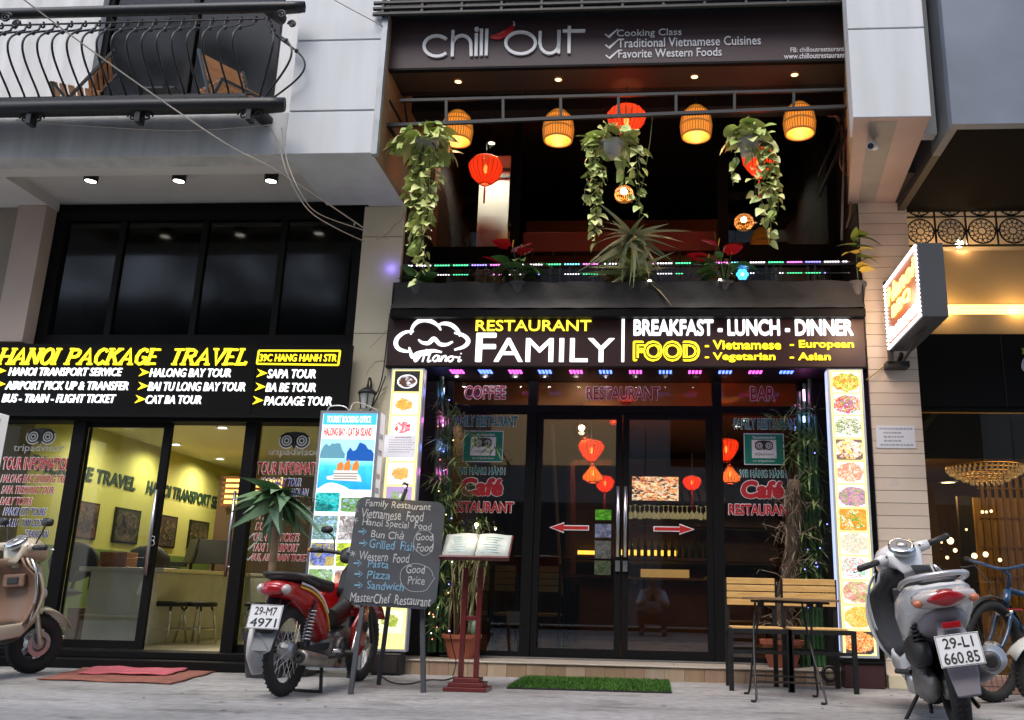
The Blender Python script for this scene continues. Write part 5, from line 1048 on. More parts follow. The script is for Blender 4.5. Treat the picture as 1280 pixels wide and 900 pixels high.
for px in (500, 540, 597, 607, 617, 630, 688, 700, 712, 742, 752, 847, 855, 863, 935, 958, 967, 976, 1010, 1019): x = at(px, 345, ya).x; box('bar', x-.007, x+.007, ya-.007, ya+.007, 3.0, za-.015, BLACKM, RLB)
# LED string on the rail
cols = [emis('string_magenta', (1,.2,.8), 1.8), emis('string_green', (.1,1,.4), 1.3), emis('string_blue', (.25,.2,1), 2.2), emis('string_white', (.95,.9,1), 1.8), emis('string_cyan', (.2,.8,1), 1.5)]
for row, (y0, y1, lab, sz, yy) in enumerate(((332.5, 327, 'string of bright multicolour LEDs along the balcony rail top', .0065, 7.695), (344, 341, 'dimmer second string of multicolour LEDs below the rail top', .0048, 7.70))):
    LS = thing('led_string', lab, 'string lights', at(780, 330, yy), 'LED strings on the balcony rail'); n_ = 170
    runs = [3,3,1,1,2,0,3,3,1,4,0,3,2,0,3,1,3,0,4,3,1,0,2,3]; bufs = {q: MB() for q in range(5)}
    for k in range(n_):
        px = 498+563*k/n_; p = at(px, y0+(y1-y0)*k/n_, yy); run = (k//7 + row*5) % len(runs)
        if row and (k//9) % 3 == 0: continue
        if k % 7 == 6: continue
        bufs[runs[run]].box(p.x-sz, p.x+sz, yy-.006, yy, p.z-sz*.75, p.z+sz*.75)
    for q, mb in bufs.items():
        if mb.v: mb.build('diodes', cols[q], LS, recalc=False)['kind'] = 'stuff'
    MB().tube([at(497, y0, yy+.004), at(1062, y1, yy+.004)], .004, 4).build('cord', STEEL, LS)
lamp('led_glow', at(487,333,7.5), .25, (.2,.15,1), .03, parent=LS)
def rosette(T, c, n_, meshes, s_=(.8,1.2), el=(.2,1.1), seed=0, nm='leaf', az=None, front=0):
    rs = random.Random(seed)
    for k in range(n_):
        a = (2*pi*k/n_*1.618 if az is None else az[k]); e = rs.uniform(*el); d = Vector((cos(a)*cos(e), sin(a)*cos(e)-front, sin(e)))
        inst(nm, meshes[k % len(meshes)], T, mtx=dirmat(c-BASE[T.name], d, rs.uniform(-1.1,1.1), rs.uniform(*s_)))
# flowers
SP = [leaf_mesh('leaf', .20, .09, G2, .25, .2, 5, True, 1), leaf_mesh('leaf', .16, .08, G2, .4, .2, 5, True, 2)]
SPATH = leaf_mesh('flower', .11, .10, mat('anthurium_red', (.5,.008,.02), .25), .1, .3, 5, True, 3)
BAGM = mat('dark_bag', (.05,.05,.055), .6, bump=.4, bs=30)
def anthurium(px, Y, label, seed, nfl=4, extra=None):
    c = at(px, 352, Y); c.z = pz1-.03; T = thing('flowering_plant', label, 'plant', c, 'plants standing in the black planter')
    pot(c-Vector((0,0,.12)), .06, .085, .16, BAGM, T); rs = random.Random(seed)
    for k in range(18):
        a = rs.uniform(0,2*pi); ln = rs.uniform(.14,.26); tip = c+Vector((cos(a)*ln*.55, sin(a)*ln*.5-.02, .04+ln*.7)); MB().tube([c+Vector((0,0,.02)), c.lerp(tip,.5)+Vector((0,0,.03)), tip], .003, 4).build('stem', STEM, T)
        inst('leaf', SP[k % 2], T, mtx=dirmat(tip-c, (cos(a), sin(a)-.3, rs.uniform(-.3,.3)), rs.uniform(-.4,.4), rs.uniform(.8,1.15)))
    for k in range(nfl):
        fx, fz = [(-.05,.34),(.06,.27),(-.14,.20),(.02,.30)][k]; tip = c+Vector((fx,-.09,fz)); MB().tube([c, c.lerp(tip,.5)+Vector((.01,0,.04)), tip], .003, 4).build('stem', STEM, T)
        inst('flower', SPATH, T, mtx=dirmat(tip-c+Vector((-.04,0,0)), (.8*(1 if k % 2 else -1), -.6, .25), rs.uniform(-.4,.9), rs.uniform(1.3,1.7))); MB().tube([tip, tip+Vector((.01,-.02,.06))], .005, 5).build('spadix', mat('spadix_yellow', (.6,.4,.05), .5), T)
anthurium(648, 7.47, 'red-flowered anthurium in the planter left of the middle', 5)
anthurium(905, 7.47, 'red-flowered anthurium in the planter below the right hanging plant', 8, 3)
# leafy plant at far left, spider plant in the middle, yellow plant right
c = at(522, 352, 7.47); c.z = pz1-.03; T = thing('leafy_plant', 'broad-leaved green plant at the left end of the planter', 'plant', c, 'plants standing in the black planter'); pot(c-Vector((0,0,.12)), .06, .085, .16, BAGM, T); rosette(T, c+Vector((0,0,.08)), 9, SP, (.9,1.4), (.1,.9), 4, front=.2)
SPL = [leaf_mesh('leaf', .34, .06, G3, 1.8, .3, 8, False, k) for k in (1,)]+[leaf_mesh('leaf', .26, .085, G3, 2.3, .3, 8, False, 2), leaf_mesh('leaf', .30, .085, G3, 1.5, .3, 8, False, 3)]
c = at(790, 300, 7.42); c0 = Vector((c.x, 7.52, pz1-.1)); T = thing('spider_plant', 'large arching spider plant rising from the middle of the planter', 'plant', c0, 'plants standing in the black planter'); pot(c0-Vector((0,0,.12)), .08, .11, .18, BAGM, T)
MB().tube([c0, c0+Vector((0,0,.2)), c], .018, 6).build('trunk', STEM, T); rosette(T, c, 66, SPL, (.45,.85), (-.6,1.4), 6, front=.25); rosette(T, c0+Vector((0,0,.22)), 26, PH, (1.0,1.7), (-.6,.9), 19, front=.4); rosette(T, c0+Vector((0,0,.40)), 18, PH, (.9,1.5), (-.8,.9), 23, front=.4); rosette(T, c0+Vector((0,0,.18)), 26, SPL[1:], (.6,.95), (.2,1.2), 9, front=.3)
YLM = [leaf_mesh('leaf', .17, .10, G5, .5, .25, 5, True, 4)]; GRN = [leaf_mesh('leaf', .19, .10, leaf_mat('mid_leaf', (.06,.13,.02), (.20,.26,.05)), .4, .25, 5, True, 5)]
c0 = Vector((at(1072,345,7.47).x, 7.47, pz1-.04)); T = thing('leafy_plant', 'plant with yellow and green leaves at the right end of the planter', 'plant', c0, 'plants standing in the black planter'); pot(c0-Vector((.02,0,.12)), .06, .085, .16, BAGM, T)
MB().tube([c0, c0+Vector((.0,0,.25)), c0+Vector((.02,0,.45))], .006, 5).build('stem', STEM, T)
rs = random.Random(2)
for k, (dx, dz, dirx, y_) in enumerate([(0,.42,-.2,0),(.02,.44,1,0),(0,.36,-1,0),(.03,.33,.9,1),(.0,.30,-.6,1),(.03,.22,.8,1),(.01,.18,.4,1),(.02,.27,.9,0),(-.02,.36,1.2,0),(.03,.14,.6,1),(0,.46,.3,0)]):
    inst('leaf', (YLM if y_ else GRN)[0], T, mtx=dirmat(Vector((dx,-.02,dz)), (dirx, -.5, rs.uniform(-.2,.5)), rs.uniform(-.6,.6), rs.uniform(.8,1.15)))
# blue lit flower
p = at(928, 343, 7.45); s_ = thing('glowing_flower', 'small blue glowing flower light beside the right anthurium', 'light', p)
for k in range(6): a = k*pi/3; MB().ell(p+Vector((.03*cos(a),0,.03*sin(a))), (.024,.008,.024), 8, 5).build('petal', emis('blue_petal', (.05,.4,1), 1.3), s_, smooth=True)
MB().ell(p-Vector((0,.006,0)), .012, 8, 5).build('centre', emis('petal_core', (.8,.9,1), 2), s_)
for k, (px, py) in enumerate(((812,351),(900,350))):
    p = at(px, py, 7.37); s_ = thing('candle_light', ['tiny warm light on the planter edge under the spider plant', 'tiny warm light on the planter edge under the right anthurium'][k], 'light', p); MB().ell(p, (.014,.014,.01), 8, 6).build('flame', BULB, s_, smooth=True); MB().lathe([(.001,-.03),(.015,-.03),(.015,-.01),(.001,-.01)], p, 8).build('cup', BLKPL, s_)

# cctv cameras
p = at(945, 95, 7.3); s_ = thing('dome_camera', 'white dome camera under the upper sign soffit', 'camera', p); MB().lathe([(.001,.05),(.065,.05),(.065,.02),(.05,0)], p, 18).build('housing', WHITE2, s_, smooth=True); MB().ell(p, (.048,.048,.045), 16, 8).build('lens_dome', mat('pale_dome', (.5,.5,.52), .15), s_, smooth=True)
p = atz(1089, 181, 3.90); s_ = thing('bullet_camera', 'white bullet camera under the right white column', 'camera', p)
MB().tube([p+Vector((.05,.1,.04)), p+Vector((-.02,-.06,-.04))], .032, 14).build('housing', WHITE2, s_, bev=.003); MB().tube([p+Vector((-.02,-.06,-.04)), p+Vector((-.022,-.064,-.0425))], .022, 12).build('lens', BLKPL, s_); MB().tube([p+Vector((.04,.08,.04)), p+Vector((.05,.09,.12))], .01, 8).build('mount', WHITE2, s_)
# pipes and cables at right of the upper sign
s_ = thing('drain_pipe', 'weathered beige drain pipe running down right of the upper sign', 'pipe', at(1082,60,7.5)); PP = mat('old_pipe', (.26,.20,.12), .6, var=.4, vs=6)
MB().tube([at(1079,-10,7.5), at(1078,30,7.5), at(1078,66,7.5), at(1071,98,7.55)], .05, 12).build('pipe', PP, s_, smooth=True); MB().tube([at(1078,40,7.5), at(1067,38,7.45)], .04, 10).build('branch', PP, s_); MB().tube([at(1078,48,7.5), at(1078,53,7.5)], .058, 12).build('collar', PP, s_)
rs = random.Random(12)
for k, pts in enumerate([[(1088,-5,7.3),(1088,60,7.35),(1080,110,7.4),(1058,160,7.5),(1054,230,7.56),(1052,300,7.56)], [(1026,112,7.6),(1040,140,7.6),(1052,160,7.56),(1050,205,7.56),(1062,226,7.56),(1063,262,7.57),(1058,285,7.57)], [(1018,132,7.6),(1036,145,7.6),(1050,150,7.56),(1056,210,7.56)], [(1085,60,7.4),(1072,120,7.42),(1062,165,7.5)], [(1080,-10,7.2),(1084,40,7.3),(1076,100,7.4)]]):
    cable(['grey cable running down beside the drain pipe', 'pale cable looping under the frame end and down the right pillar', 'bundled cable leaving the right end of the tube frame', 'brown cable slanting off the upper sign corner', 'dark cable beside the upper sign edge'][k], [at(*q) for q in pts], .009 if k else .012, [mat('cable_grey', (.16,.15,.13), .7), mat('cable_tan', (.22,.14,.07), .7)][k % 2])
for k, pts in enumerate([[(478,30,6.55),(474,70,6.7),(473,105,6.9),(470,150,7.0)], [(482,90,6.9),(478,70,6.8),(474,40,6.6)]]): cable(['yellow cable clipped down the corner of the white building', 'yellow cable loop by the upper sign, left corner'][k], [at(*q) for q in pts], .008, mat('yellow_cable', (.35,.25,.05), .6))
cable('thin yellow cable from the maroon sign corner to the projecting sign', [at(1083,475,7.5), at(1100,462,7.55), at(1112,450,7.55), at(1118,436,7.5)], .005, mat('yellow_cable', (.35,.25,.05), .6))
cable('dark cable hanging beside the left menu lightbox', [at(487,395,7.52), at(478,470,7.5), at(466,500,7.5), at(452,520,7.5)], .006, CABLEB)
def onplane(px, py, P, N): r = _ray(px, py); return EYE + r*((P-EYE).dot(N)/r.dot(N))
# ================================================================== blackboard on easel
c00, c10, c01, c11 = at(428,751,6.08), at(545,758,6.22), at(434.5,619,6.24), at(547,625,6.38)
UB = (c10-c00).normalized(); NB = UB.cross((c01-c00).normalized()).normalized(); VB = NB.cross(UB)
BBT = thing('menu_blackboard', 'grey chalkboard menu on a dark easel beside the red motorbike', 'blackboard', (-1.7, 6.25, 0))
wB = (c10-c00).length; hB = (c01-c00).dot(VB); c11 = c00+UB*wB+VB*hB; c01 = c00+VB*hB
def bq(u, v): return c00+UB*(u*wB)+VB*(v*hB)
rc = .06; poly = []
for (u, v, a0) in ((0,0,180),(1,0,270),(1,1,0),(0,1,90)):
    for q in range(4): a = radians(a0+30*q); poly.append(bq(u,v)+UB*((rc if u == 0 else -rc)+rc*cos(a))+VB*((rc if v == 0 else -rc)+rc*sin(a)))
MB().prism(poly, -NB*.018).build('board', mat('chalkboard', (.05,.056,.064), .8, var=.5, vs=3.5, bump=.05), BBT, bev=.002)
DKW = mat('dark_grey_wood', (.055,.06,.07), .6, bump=.2, bs=30, var=.2)
fl_, fr2, bk = atz(438,868,0), atz(529,866,0), atz(473,856,0)
MB().beam(fl_, bq(.22,.0)-NB*.02+VB*.3, .028, .03).build('leg', DKW, BBT); MB().beam(fr2, bq(.80,.0)-NB*.02+VB*.3, .028, .03).build('leg', DKW, BBT); MB().beam(bk, bq(.5,.75)-NB*.05, .028, .03).build('leg', DKW, BBT)
MB().beam(bq(.1,-.012)-NB*.02, bq(.9,-.012)-NB*.02, .03, .02).build('ledge', DKW, BBT)
CH = mat('chalk_white', (.40,.41,.41), .9); CHB = mat('chalk_blue', (.16,.33,.46), .9)
def btext(s, x0, y0, x1, y1, m, **k):
    P = c00; a = onplane(x0, (y0+y1)/2, P, NB); b_ = onplane(x1, (y0+y1)/2, P, NB); xm = (x0+x1)/2; h_ = (onplane(xm, y0, P, NB)-onplane(xm, y1, P, NB)).dot(VB)
    text(s, a-VB*(h_/2), UB, VB, (b_-a).dot(UB), h_, m, BBT, name='chalk_lettering', depth=.0012, lift=.0008, off=-.008, **k)
for s, a, m in (('Family Restaurant', (457,624,539,635), CH), ('Vietnamese  Food', (452,635,530,647), CH), ('Hanoi Special  Food', (453,648,540,659), CH), ('Bun Chả', (464,662,505,672), CH), ('Grilled  Fish', (462,674,518,685), CHB), ('Western  Food', (449,689,512,700), CH), ('Pasta', (460,700,486,709), CHB), ('Pizza', (459,713,488,723), CHB), ('Sandwich', (459,726,505,736), CHB), ('MasterChef  Restaurant', (438,740,539,752), CH), ('Good', (520,666,541,675), CH), ('Food', (521,679,541,689), CH), ('Good', (508,706,531,716), CH), ('Price', (510,720,531,730), CH)): btext(s, *a, m, shear=.05)
def bstroke(pts, w_, m, nm='chalk_mark'):
    P2_ = [onplane(x, y, c00, NB)+NB*.0005 for x, y in pts]; mb = MB(); ribbon(mb, P2_, w_, N=NB, d=.001); mb.build(nm, m, BBT)
def ring(cx_, cy_, rx, ry, sd): 
    r = random.Random(sd); return smooth_pts([(cx_+rx*cos(a*.52)*(1+r.uniform(-.08,.08)), cy_+ry*sin(a*.52)*(1+r.uniform(-.06,.06)), 0) for a in range(13)], 3)
bstroke([(p.x,p.y) for p in ring(530,678,12.5,16,1)], .0028, CH); bstroke([(p.x,p.y) for p in ring(521,722,21,18,2)], .0028, CH)
for x, y in ((444,638),(444,650),(441,692)):
    for q in range(3): a = q*pi/3+.3; bstroke([(x-4*cos(a),y-4*sin(a)),(x+4*cos(a),y+4*sin(a))], .004, CH)
for x, y in ((452,664.5),(453,679),(446,704),(447,717.5),(447,731.5)): bstroke([(x-4,y),(x+3,y)], .011, CHB); bstroke([(x+1,y-4),(x+6,y),(x+1,y+4)], .005, CHB)
bstroke([(440,628),(442,631),(445,632),(448,631),(449,628)], .003, CHB); bstroke([(442,622),(442,624)], .003, CHB); bstroke([(447,622),(447,624)], .003, CHB)
p = bq(.5,1.0); cl_ = thing('clip_lamp', 'small black clip lamp on the top edge of the chalkboard', 'lamp', p)
MB().beam(p-VB*.01, p+VB*.075+UB*.02, .018, .02).build('clip', BLKPL, cl_); MB().tube([p+VB*.07+UB*.02, p+VB*.10+UB*.03+NB*.04, p+VB*.07+UB*.01+NB*.11], .005, 6).build('arm', BLKPL, cl_, smooth=True)
q = p+VB*.06+UB*.01+NB*.12; MB().ell(q, .010, 8, 6).build('bulb', BULB, cl_, smooth=True); MB().lathe([(.008,.02),(.016,.01),(.018,-.004)], q, 12).build('shade', BLKPL, cl_)
lamp('clip_lamp_light', q+NB*.01-VB*.03, .55, (1,.66,.25), .01, parent=cl_)

# ================================================================== menu stand
MS = thing('menu_stand', 'dark red wooden menu stand with two posts and a stepped base', 'stand', (-1.22, 6.5, 0)); MW = mat('mahogany_lacquer', (.12,.012,.012), .3, coat=.4, var=.25, vs=5)
cb = Vector((-1.235, 6.46, 0))
for k, (w_, z) in enumerate(((.29,0),(.235,.028),(.18,.056))): MB().obox(cb+Vector((0,0,z+.0135)), (w_,w_*.8,.027), 0).build('base_step', MW, MS, bev=.003)
for px in (-.052, .052): MB().box(cb.x+px-.017, cb.x+px+.017, cb.y-.017, cb.y+.017, .083, .80).build('post', MW, MS, bev=.003)
box('crossbar', cb.x-.034, cb.x+.034, cb.y-.01, cb.y+.01, .45, .48, MW, MS, bev=.002)
# tray tilted to the reader
tA, tB = at(549,697,6.30), at(636,699,6.30); tC = at(556,668,6.47); tD = at(639,668,6.47)
tA.z = tB.z = (tA.z+tB.z)/2; tC.z = tD.z = (tC.z+tD.z)/2; UT = Vector((1,0,0)); VT = Vector((0, tC.y-tA.y, tC.z-tA.z)).normalized(); NT = UT.cross(VT)
wT = tB.x-tA.x; hT = ((tC.y-tA.y)**2+(tC.z-tA.z)**2)**.5
R_ = Matrix((UT, VT, NT)).transposed(); ctr = tA+UT*(wT/2)+VT*(hT/2)
MB().obox(ctr-NT*.012, (wT, hT, .018), R_).build('tray', MW, MS, bev=.002); MB().obox(tA+UT*wT/2+NT*.004, (wT, .014, .03), R_).build('lip', MW, MS, bev=.002)
BK = thing('open_menu', 'open menu book with cream pages lying on the red stand, lit by a small lamp', 'book', ctr)
PG = mat('cream_page', (.52,.56,.50), .6, var=.05, vs=3)
for sx in (-1, 1):
    mb = MB(); n_ = 8; rows = [[], []]
    for q in range(n_+1):
        t_ = q/n_; u = sx*t_*wT*.475; hgt = .004+.014*sin(pi*min(1,t_*1.1+.1))
        for r, v in enumerate((-.46, .46)): rows[r].append(ctr+UT*(u+sx*.002)+VT*(v*hT)+NT*hgt)
    mb.v = rows[0]+rows[1]; mb.f = [(q, q+1, n_+q+2, n_+q+1) for q in range(n_)]; mb.i = [0]*n_; pg = mb.build('page', PG, BK, smooth=True); s_ = pg.modifiers.new('th','SOLIDIFY'); s_.thickness = .010; s_.offset = -1
for k in range(2):
    for q in range(7):
        o_ = ctr+UT*((-.40 if k == 0 else .08)*wT)+VT*((.30-.1*q)*hT)+NT*.0195; MB().obox(o_+UT*wT*(.14 if q else .16), (wT*(.26-.05*(q % 3)), .006, .001), R_).build('print_line', mat('pale_teal_ink', (.35,.5,.5), .8), BK)
p = at(597, 672, 6.44); lpb = at(595.5, 656, 6.40); cl_ = thing('book_lamp', 'tiny glowing bulb lamp on a thin stalk clipped above the open menu', 'lamp', p)
MB().tube([at(598,683,6.4), p, lpb-Vector((0,0,.012))], .0035, 6).build('stalk', STEEL, cl_); MB().lathe([(.010,-.022),(.010,-.010),(.004,-.008)], lpb, 10).build('socket', STEEL, cl_); MB().ell(lpb, .0115, 10, 8).build('bulb', emis('bulb_gold', (1,.75,.35), 12), cl_, smooth=True)
lamp('book_lamp_light', lpb+Vector((0,-.03,-.01)), .35, (1,.80,.5), .012, parent=cl_)
cable('thin black cable from the chalkboard along the pavement to the menu stand', [atz(478,846,.006), atz(490,853,.006), atz(510,855,.006), atz(535,850,.006), atz(556,850,.006), atz(569,846,.006)], .005, CABLEB)
cable('thin black cable hanging down inside the menu stand', [at(562,790,6.55), at(566,810,6.6), at(570,828,6.6), at(566,845,6.55)], .004, CABLEB)

# ================================================================== freestanding tour lightbox
YT = 7.12; a, b_ = at(402,514,YT), at(475,515,YT); TL = thing('tour_lightbox', 'freestanding white lightbox headed TOURIST BOOKING OFFICE with a junk boat on blue bay', 'advertising lightbox', ((a.x+b_.x)/2, YT+.08, 0))
zt2 = a.z; W = b_.x-a.x; FRM = mat('grey_alu_frame', (.3,.33,.37), .4, metal=.4)
box('housing', a.x, b_.x, YT+.004, YT+.16, .06, zt2, mat('lightbox_side', (.62,.6,.62), .5, emit=.15, ecol=(1,1,1)), TL, bev=.004)
for x0_, x1_, z0_, z1_ in ((a.x-.004,a.x+.016,.05,zt2+.004),(b_.x-.016,b_.x+.004,.05,zt2+.004),(a.x+.0161,b_.x-.0161,zt2-.016,zt2+.004),(a.x+.0161,b_.x-.0161,.05,.07)): box('edge_frame', x0_, x1_, YT-.006, YT+.02, z0_, z1_, FRM, TL)
def Z(y): return at(436, y, YT).z
box('face', a.x+.017, b_.x-.017, YT+.001, YT+.0035, Z(748), zt2-.017, PAP, TL); box('base_panel', a.x+.017, b_.x-.017, YT+.001, YT+.0035, .07, Z(748)-.002, mat('dark_base', (.04,.04,.045), .6), TL)
def flat(nm, pts, lift, m): MB().prism([Vector((x, YT+.0005-lift, z)) for x, z in pts], (0,-.0006,0)).build(nm, m, TL)
l_, r_ = a.x+.022, b_.x-.022
def rect(nm, x0_, x1_, z0_, z1_, lift, m): flat(nm, [(x0_,z0_),(x1_,z0_),(x1_,z1_),(x0_,z1_)], lift, m)
def glow(name, c, s=.7): return mat(name, c, .4, emit=s*.55, ecol=c)
rect('header_band', l_, r_, Z(531), Z(517), .001, glow('header_blue', (.05,.45,.8)))
text('TOURIST BOOKING OFFICE', (l_+.03, YT-.001, Z(528.5)), (1,0,0), (0,0,1), W-.12, Z(520)-Z(528.5), PAP, TL, off=.02, depth=.001, lift=.001)
text('HALONG BAY - CAT BA ISLAND', (l_+.015, YT-.001, Z(545)), (1,0,0), (0,0,1), W-.09, Z(534.5)-Z(545), glow('header_red', (.65,.03,.04), .5), TL, off=.025, depth=.001, lift=.001)
def sea_mat():
    m = mat('bay_picture', (.1,.4,.7), .4); n = m.node_tree; L = n.links.new; b = n.nodes['Principled BSDF']; tc = n.nodes.new('ShaderNodeTexCoord'); sp = n.nodes.new('ShaderNodeSeparateXYZ'); L(tc.outputs['Generated'], sp.inputs[0])
    r = n.nodes.new('ShaderNodeValToRGB'); L(sp.outputs[2], r.inputs[0]); e = r.color_ramp.elements; e[0].color = (.01,.30,.75,1); e[1].color = (.35,.65,.9,1); e[1].position = .95
    x = e.new(.45); x.color = (.05,.55,.80,1); x = e.new(.6); x.color = (.35,.75,.85,1)
    nz = n.nodes.new('ShaderNodeTexNoise'); nz.inputs['Scale'].default_value = 18; L(tc.outputs['Object'], nz.inputs[0]); mx = n.nodes.new('ShaderNodeMixRGB'); mx.blend_type = 'OVERLAY'; mx.inputs[0].default_value = .35; L(r.outputs[0], mx.inputs[1]); L(nz.outputs[0], mx.inputs[2])
    L(mx.outputs[0], b.inputs['Base Color']); L(mx.outputs[0], b.inputs['Emission Color']); b.inputs['Emission Strength'].default_value = .35; return m
rect('bay_picture', l_, r_, Z(612), Z(549), .001, sea_mat())
rs = random.Random(6)
def ridge(x0_, x1_, zb_, h_, lift, m, sd):
    r = random.Random(sd); n_ = 9; pts = [(x0_, zb_)]+[(x0_+(x1_-x0_)*q/n_, zb_+h_*(.55+.45*r.random())*sin(pi*(q+.6)/(n_+1.2))**.5) for q in range(n_+1)]+[(x1_, zb_)]
    flat('rock_print', pts, lift, m)
ridge(l_, l_+W*.42, Z(573), Z(549)-Z(573), .0018, glow('rock_blue', (.12,.32,.42), .4), 1); ridge(l_+W*.45, r_, Z(576), Z(551)-Z(576), .0018, glow('rock_deep', (.01,.10,.42), .4), 2)
bx0 = l_+W*.16; flat('boat_print', [(bx0,Z(600)),(bx0+W*.58,Z(602)),(bx0+W*.55,Z(595)),(bx0+W*.5,Z(592)),(bx0+W*.5,Z(588)),(bx0+W*.1,Z(588)),(bx0+W*.1,Z(594)),(bx0-.01,Z(596))], .0026, glow('boat_white', (.75,.7,.65), .5))
for q in range(3): flat('boat_deck_print', [(bx0+W*.1,Z(598-3.2*q)),(bx0+W*.5,Z(598-3.2*q)),(bx0+W*.5,Z(599-3.2*q)),(bx0+W*.1,Z(599-3.2*q))], .0032, glow('boat_shadow', (.2,.15,.14), .2))
for x, s in ((.14,.8),(.26,1),(.40,.95)): flat('sail_print', [(bx0+W*x,Z(588)),(bx0+W*(x+.10),Z(588)),(bx0+W*(x+.12),Z(582)),(bx0+W*(x+.08),Z(588-14*s)),(bx0+W*(x+.01),Z(580))], .0038, glow('sail_orange', (.75,.22,.04), .5))
mb = MB(); sw = smooth_pts([Vector((l_, YT-.0005, Z(612))), Vector((l_+W*.2, YT-.0005, Z(604))), Vector((l_+W*.45, YT-.0005, Z(608))), Vector((l_+W*.7, YT-.0005, Z(618))), Vector((r_, YT-.0005, Z(617)))], 5)
def below(x): return Z(617)
poly_ = [(p.x, p.z) for p in sw]+[(r_, Z(640)), (l_, Z(640))]
flat('white_swoosh', poly_, .0042, PAP)
for k, (xa, xb, ya_, yb_, c1, c2) in enumerate([(0,.44,616,640,(.02,.45,.45),(.1,.6,.6)), (.47,1,622,640,(.15,.35,.08),(.35,.5,.6)), (0,.44,645,675,(.3,.5,.65),(.2,.35,.2)), (.47,1,645,675,(.5,.5,.5),(.25,.2,.2)), (0,.44,679,708,(.2,.25,.6),(.6,.5,.1)), (.47,1,679,708,(.55,.65,.05),(.3,.5,.05)), (0,.44,712,745,(.3,.5,.2),(.5,.6,.7)), (.47,1,712,745,(.6,.3,.2),(.4,.5,.6))]):
    x0_, x1_ = l_+(r_-l_)*xa, l_+(r_-l_)*xb; z0_, z1_ = Z(yb_), Z(ya_); MB().prism([Vector((x, YT-.005, z)) for x, z in ((x0_,z0_),(x1_,z0_),(x1_,z1_),(x0_,z1_))], (0,-.0006,0)).build('tour_picture', picture_mat('tour_%d' % k, 70+k, c2, c1, [c1, tuple(x*.6 for x in c1), tuple(min(1,x*1.4) for x in c1), c2], glow=.35, rad=.6, food=.6, scale=6), TL)
MB().tube(smooth_pts([at(409,513,YT+.08), at(413,508,YT+.08), at(424,507,YT+.08), at(432,509,YT+.08), at(437,514,YT+.08)], 4), .005, 6).build('carry_handle', STEEL, TL, smooth=True)
for x in (a.x+.06, b_.x-.06): MB().obox((x, YT+.08, .03), (.05,.24,.055), 0).build('foot', BLKPL, TL, bev=.004)
for k, y in enumerate((540, 560, 590, 608, 640)): MB().box(b_.x-.001, b_.x+.0015, YT+.04, YT+.13, Z(y+8), Z(y)).build('side_picture', picture_mat('side_%d' % k, 80+k, (.6,.6,.6), (.3,.3,.35), [(.3,.3,.35),(.15,.12,.15),(.55,.5,.5)], glow=.1, rad=.6, food=.6, scale=5), TL)
cable('pale cable over the top of the tour lightbox', [at(437,513,YT+.1), at(445,503,7.3), at(470,512,7.35), at(478,520,7.4)], .005, CABLE)
# sliver of another lightbox at the far left
p = at(-30, 560, 6.8); s_ = thing('edge_lightbox', 'sliver of a lightbox with a red header at the left edge beside a thin pole', 'advertising lightbox', (p.x, 6.8, 0)); xr_ = at(-4, 515, 6.8).x
box('housing', p.x-.3, xr_, 6.8, 6.95, .1, at(0,515,6.8).z, mat('lightbox_side', (.62,.6,.62), .5), s_, bev=.004); box('header_band', p.x-.3, xr_-.004, 6.795, 6.799, at(0,530,6.8).z, at(0,516,6.8).z, glow('header_red', (.65,.03,.04), .5), s_); box('post', xr_+.002, xr_+.014, 6.82, 6.84, 0, at(0,515,6.8).z-.05, STEEL, s_)

# ================================================================== slatted benches and folding table
PINE = wood_mat('pine_bench', (.66,.42,.15), (.50,.29,.09), .5, (2,16,16))
for k, (x0, x1, lab) in enumerate(((.560,.975,'left black-framed chair with four yellow wooden back slats in front of the right window'), (.985,1.43,'right black-framed chair with four yellow wooden back slats, next to the menu lightbox'))):
    T = thing('slatted_chair', lab, 'chair', ((x0+x1)/2, 7.15, 0), 'slatted chairs on the pavement'); yf, yb = 6.98, 7.36; zb_ = at(940,722,7.36).z; za = at(940,757,7.36).z
    xb0, xb1 = x0+.008, x1-.05
    for x in (x0, x1): MB().beam((x,yf,0),(x,yf,.425),.033).build('leg', BLACKM, T)
    for x in (xb0, xb1): MB().beam((x,yb+.03,0),(x,yb,zb_-.005),.033).build('leg', BLACKM, T)
    MB().beam((x0,yf,.41),(x1,yf,.41),.03,.032).build('seat_rail', BLACKM, T); 
    for xa, xb in ((x0, xb0), (x1, xb1)): MB().beam((xa,yf+.017,.41),(xb,yb-.017,.41),.03).build('seat_rail', BLACKM, T)
    MB().beam((x0+.017,yf,.265),(x1-.017,yf,.265),.022).build('stretcher', BLACKM, T); MB().beam((xb0+.017,yb+.01,.27),(xb1-.017,yb+.01,.27),.022).build('stretcher', BLACKM, T)
    for q in range(5): y = yf+.03+.068*q; MB().obox(((x0+x1-.02)/2, y+.025, .427+.001*k), (x1-x0-.05, .058, .018), 0).build('seat_slat', PINE, T, bev=.003)
    hh = (zb_-za)/4
    for q in range(4): z = za+hh*(q+.5); MB().obox(((xb0+xb1)/2, yb-.021, z), (xb1-xb0+.005, .018, hh-.007), 0).build('back_slat', PINE, T, bev=.003)
T = thing('folding_table', 'small folding table with worn wooden top and bent wire legs before the slatted chairs', 'table', (.9, 6.48, 0))
zt2 = .634; R_ = Matrix.Rotation(.06, 3, 'Z') @ Matrix.Rotation(radians(.8), 3, 'Y'); TT = wood_mat('worn_table_wood', (.34,.21,.10), (.2,.12,.06), .6, (2,10,10))
for q in range(6): MB().obox(Vector((.915,6.50,zt2))+R_ @ Vector((0,-.20+.08*q,0)), (.56,.072,.016), R_).build('top_slat', TT, T, bev=.003)
for y in (-.16,.16): MB().obox(Vector((.915,6.50,zt2-.018))+R_ @ Vector((0,y,0)), (.46,.02,.016), R_).build('batten', BLACKM, T)
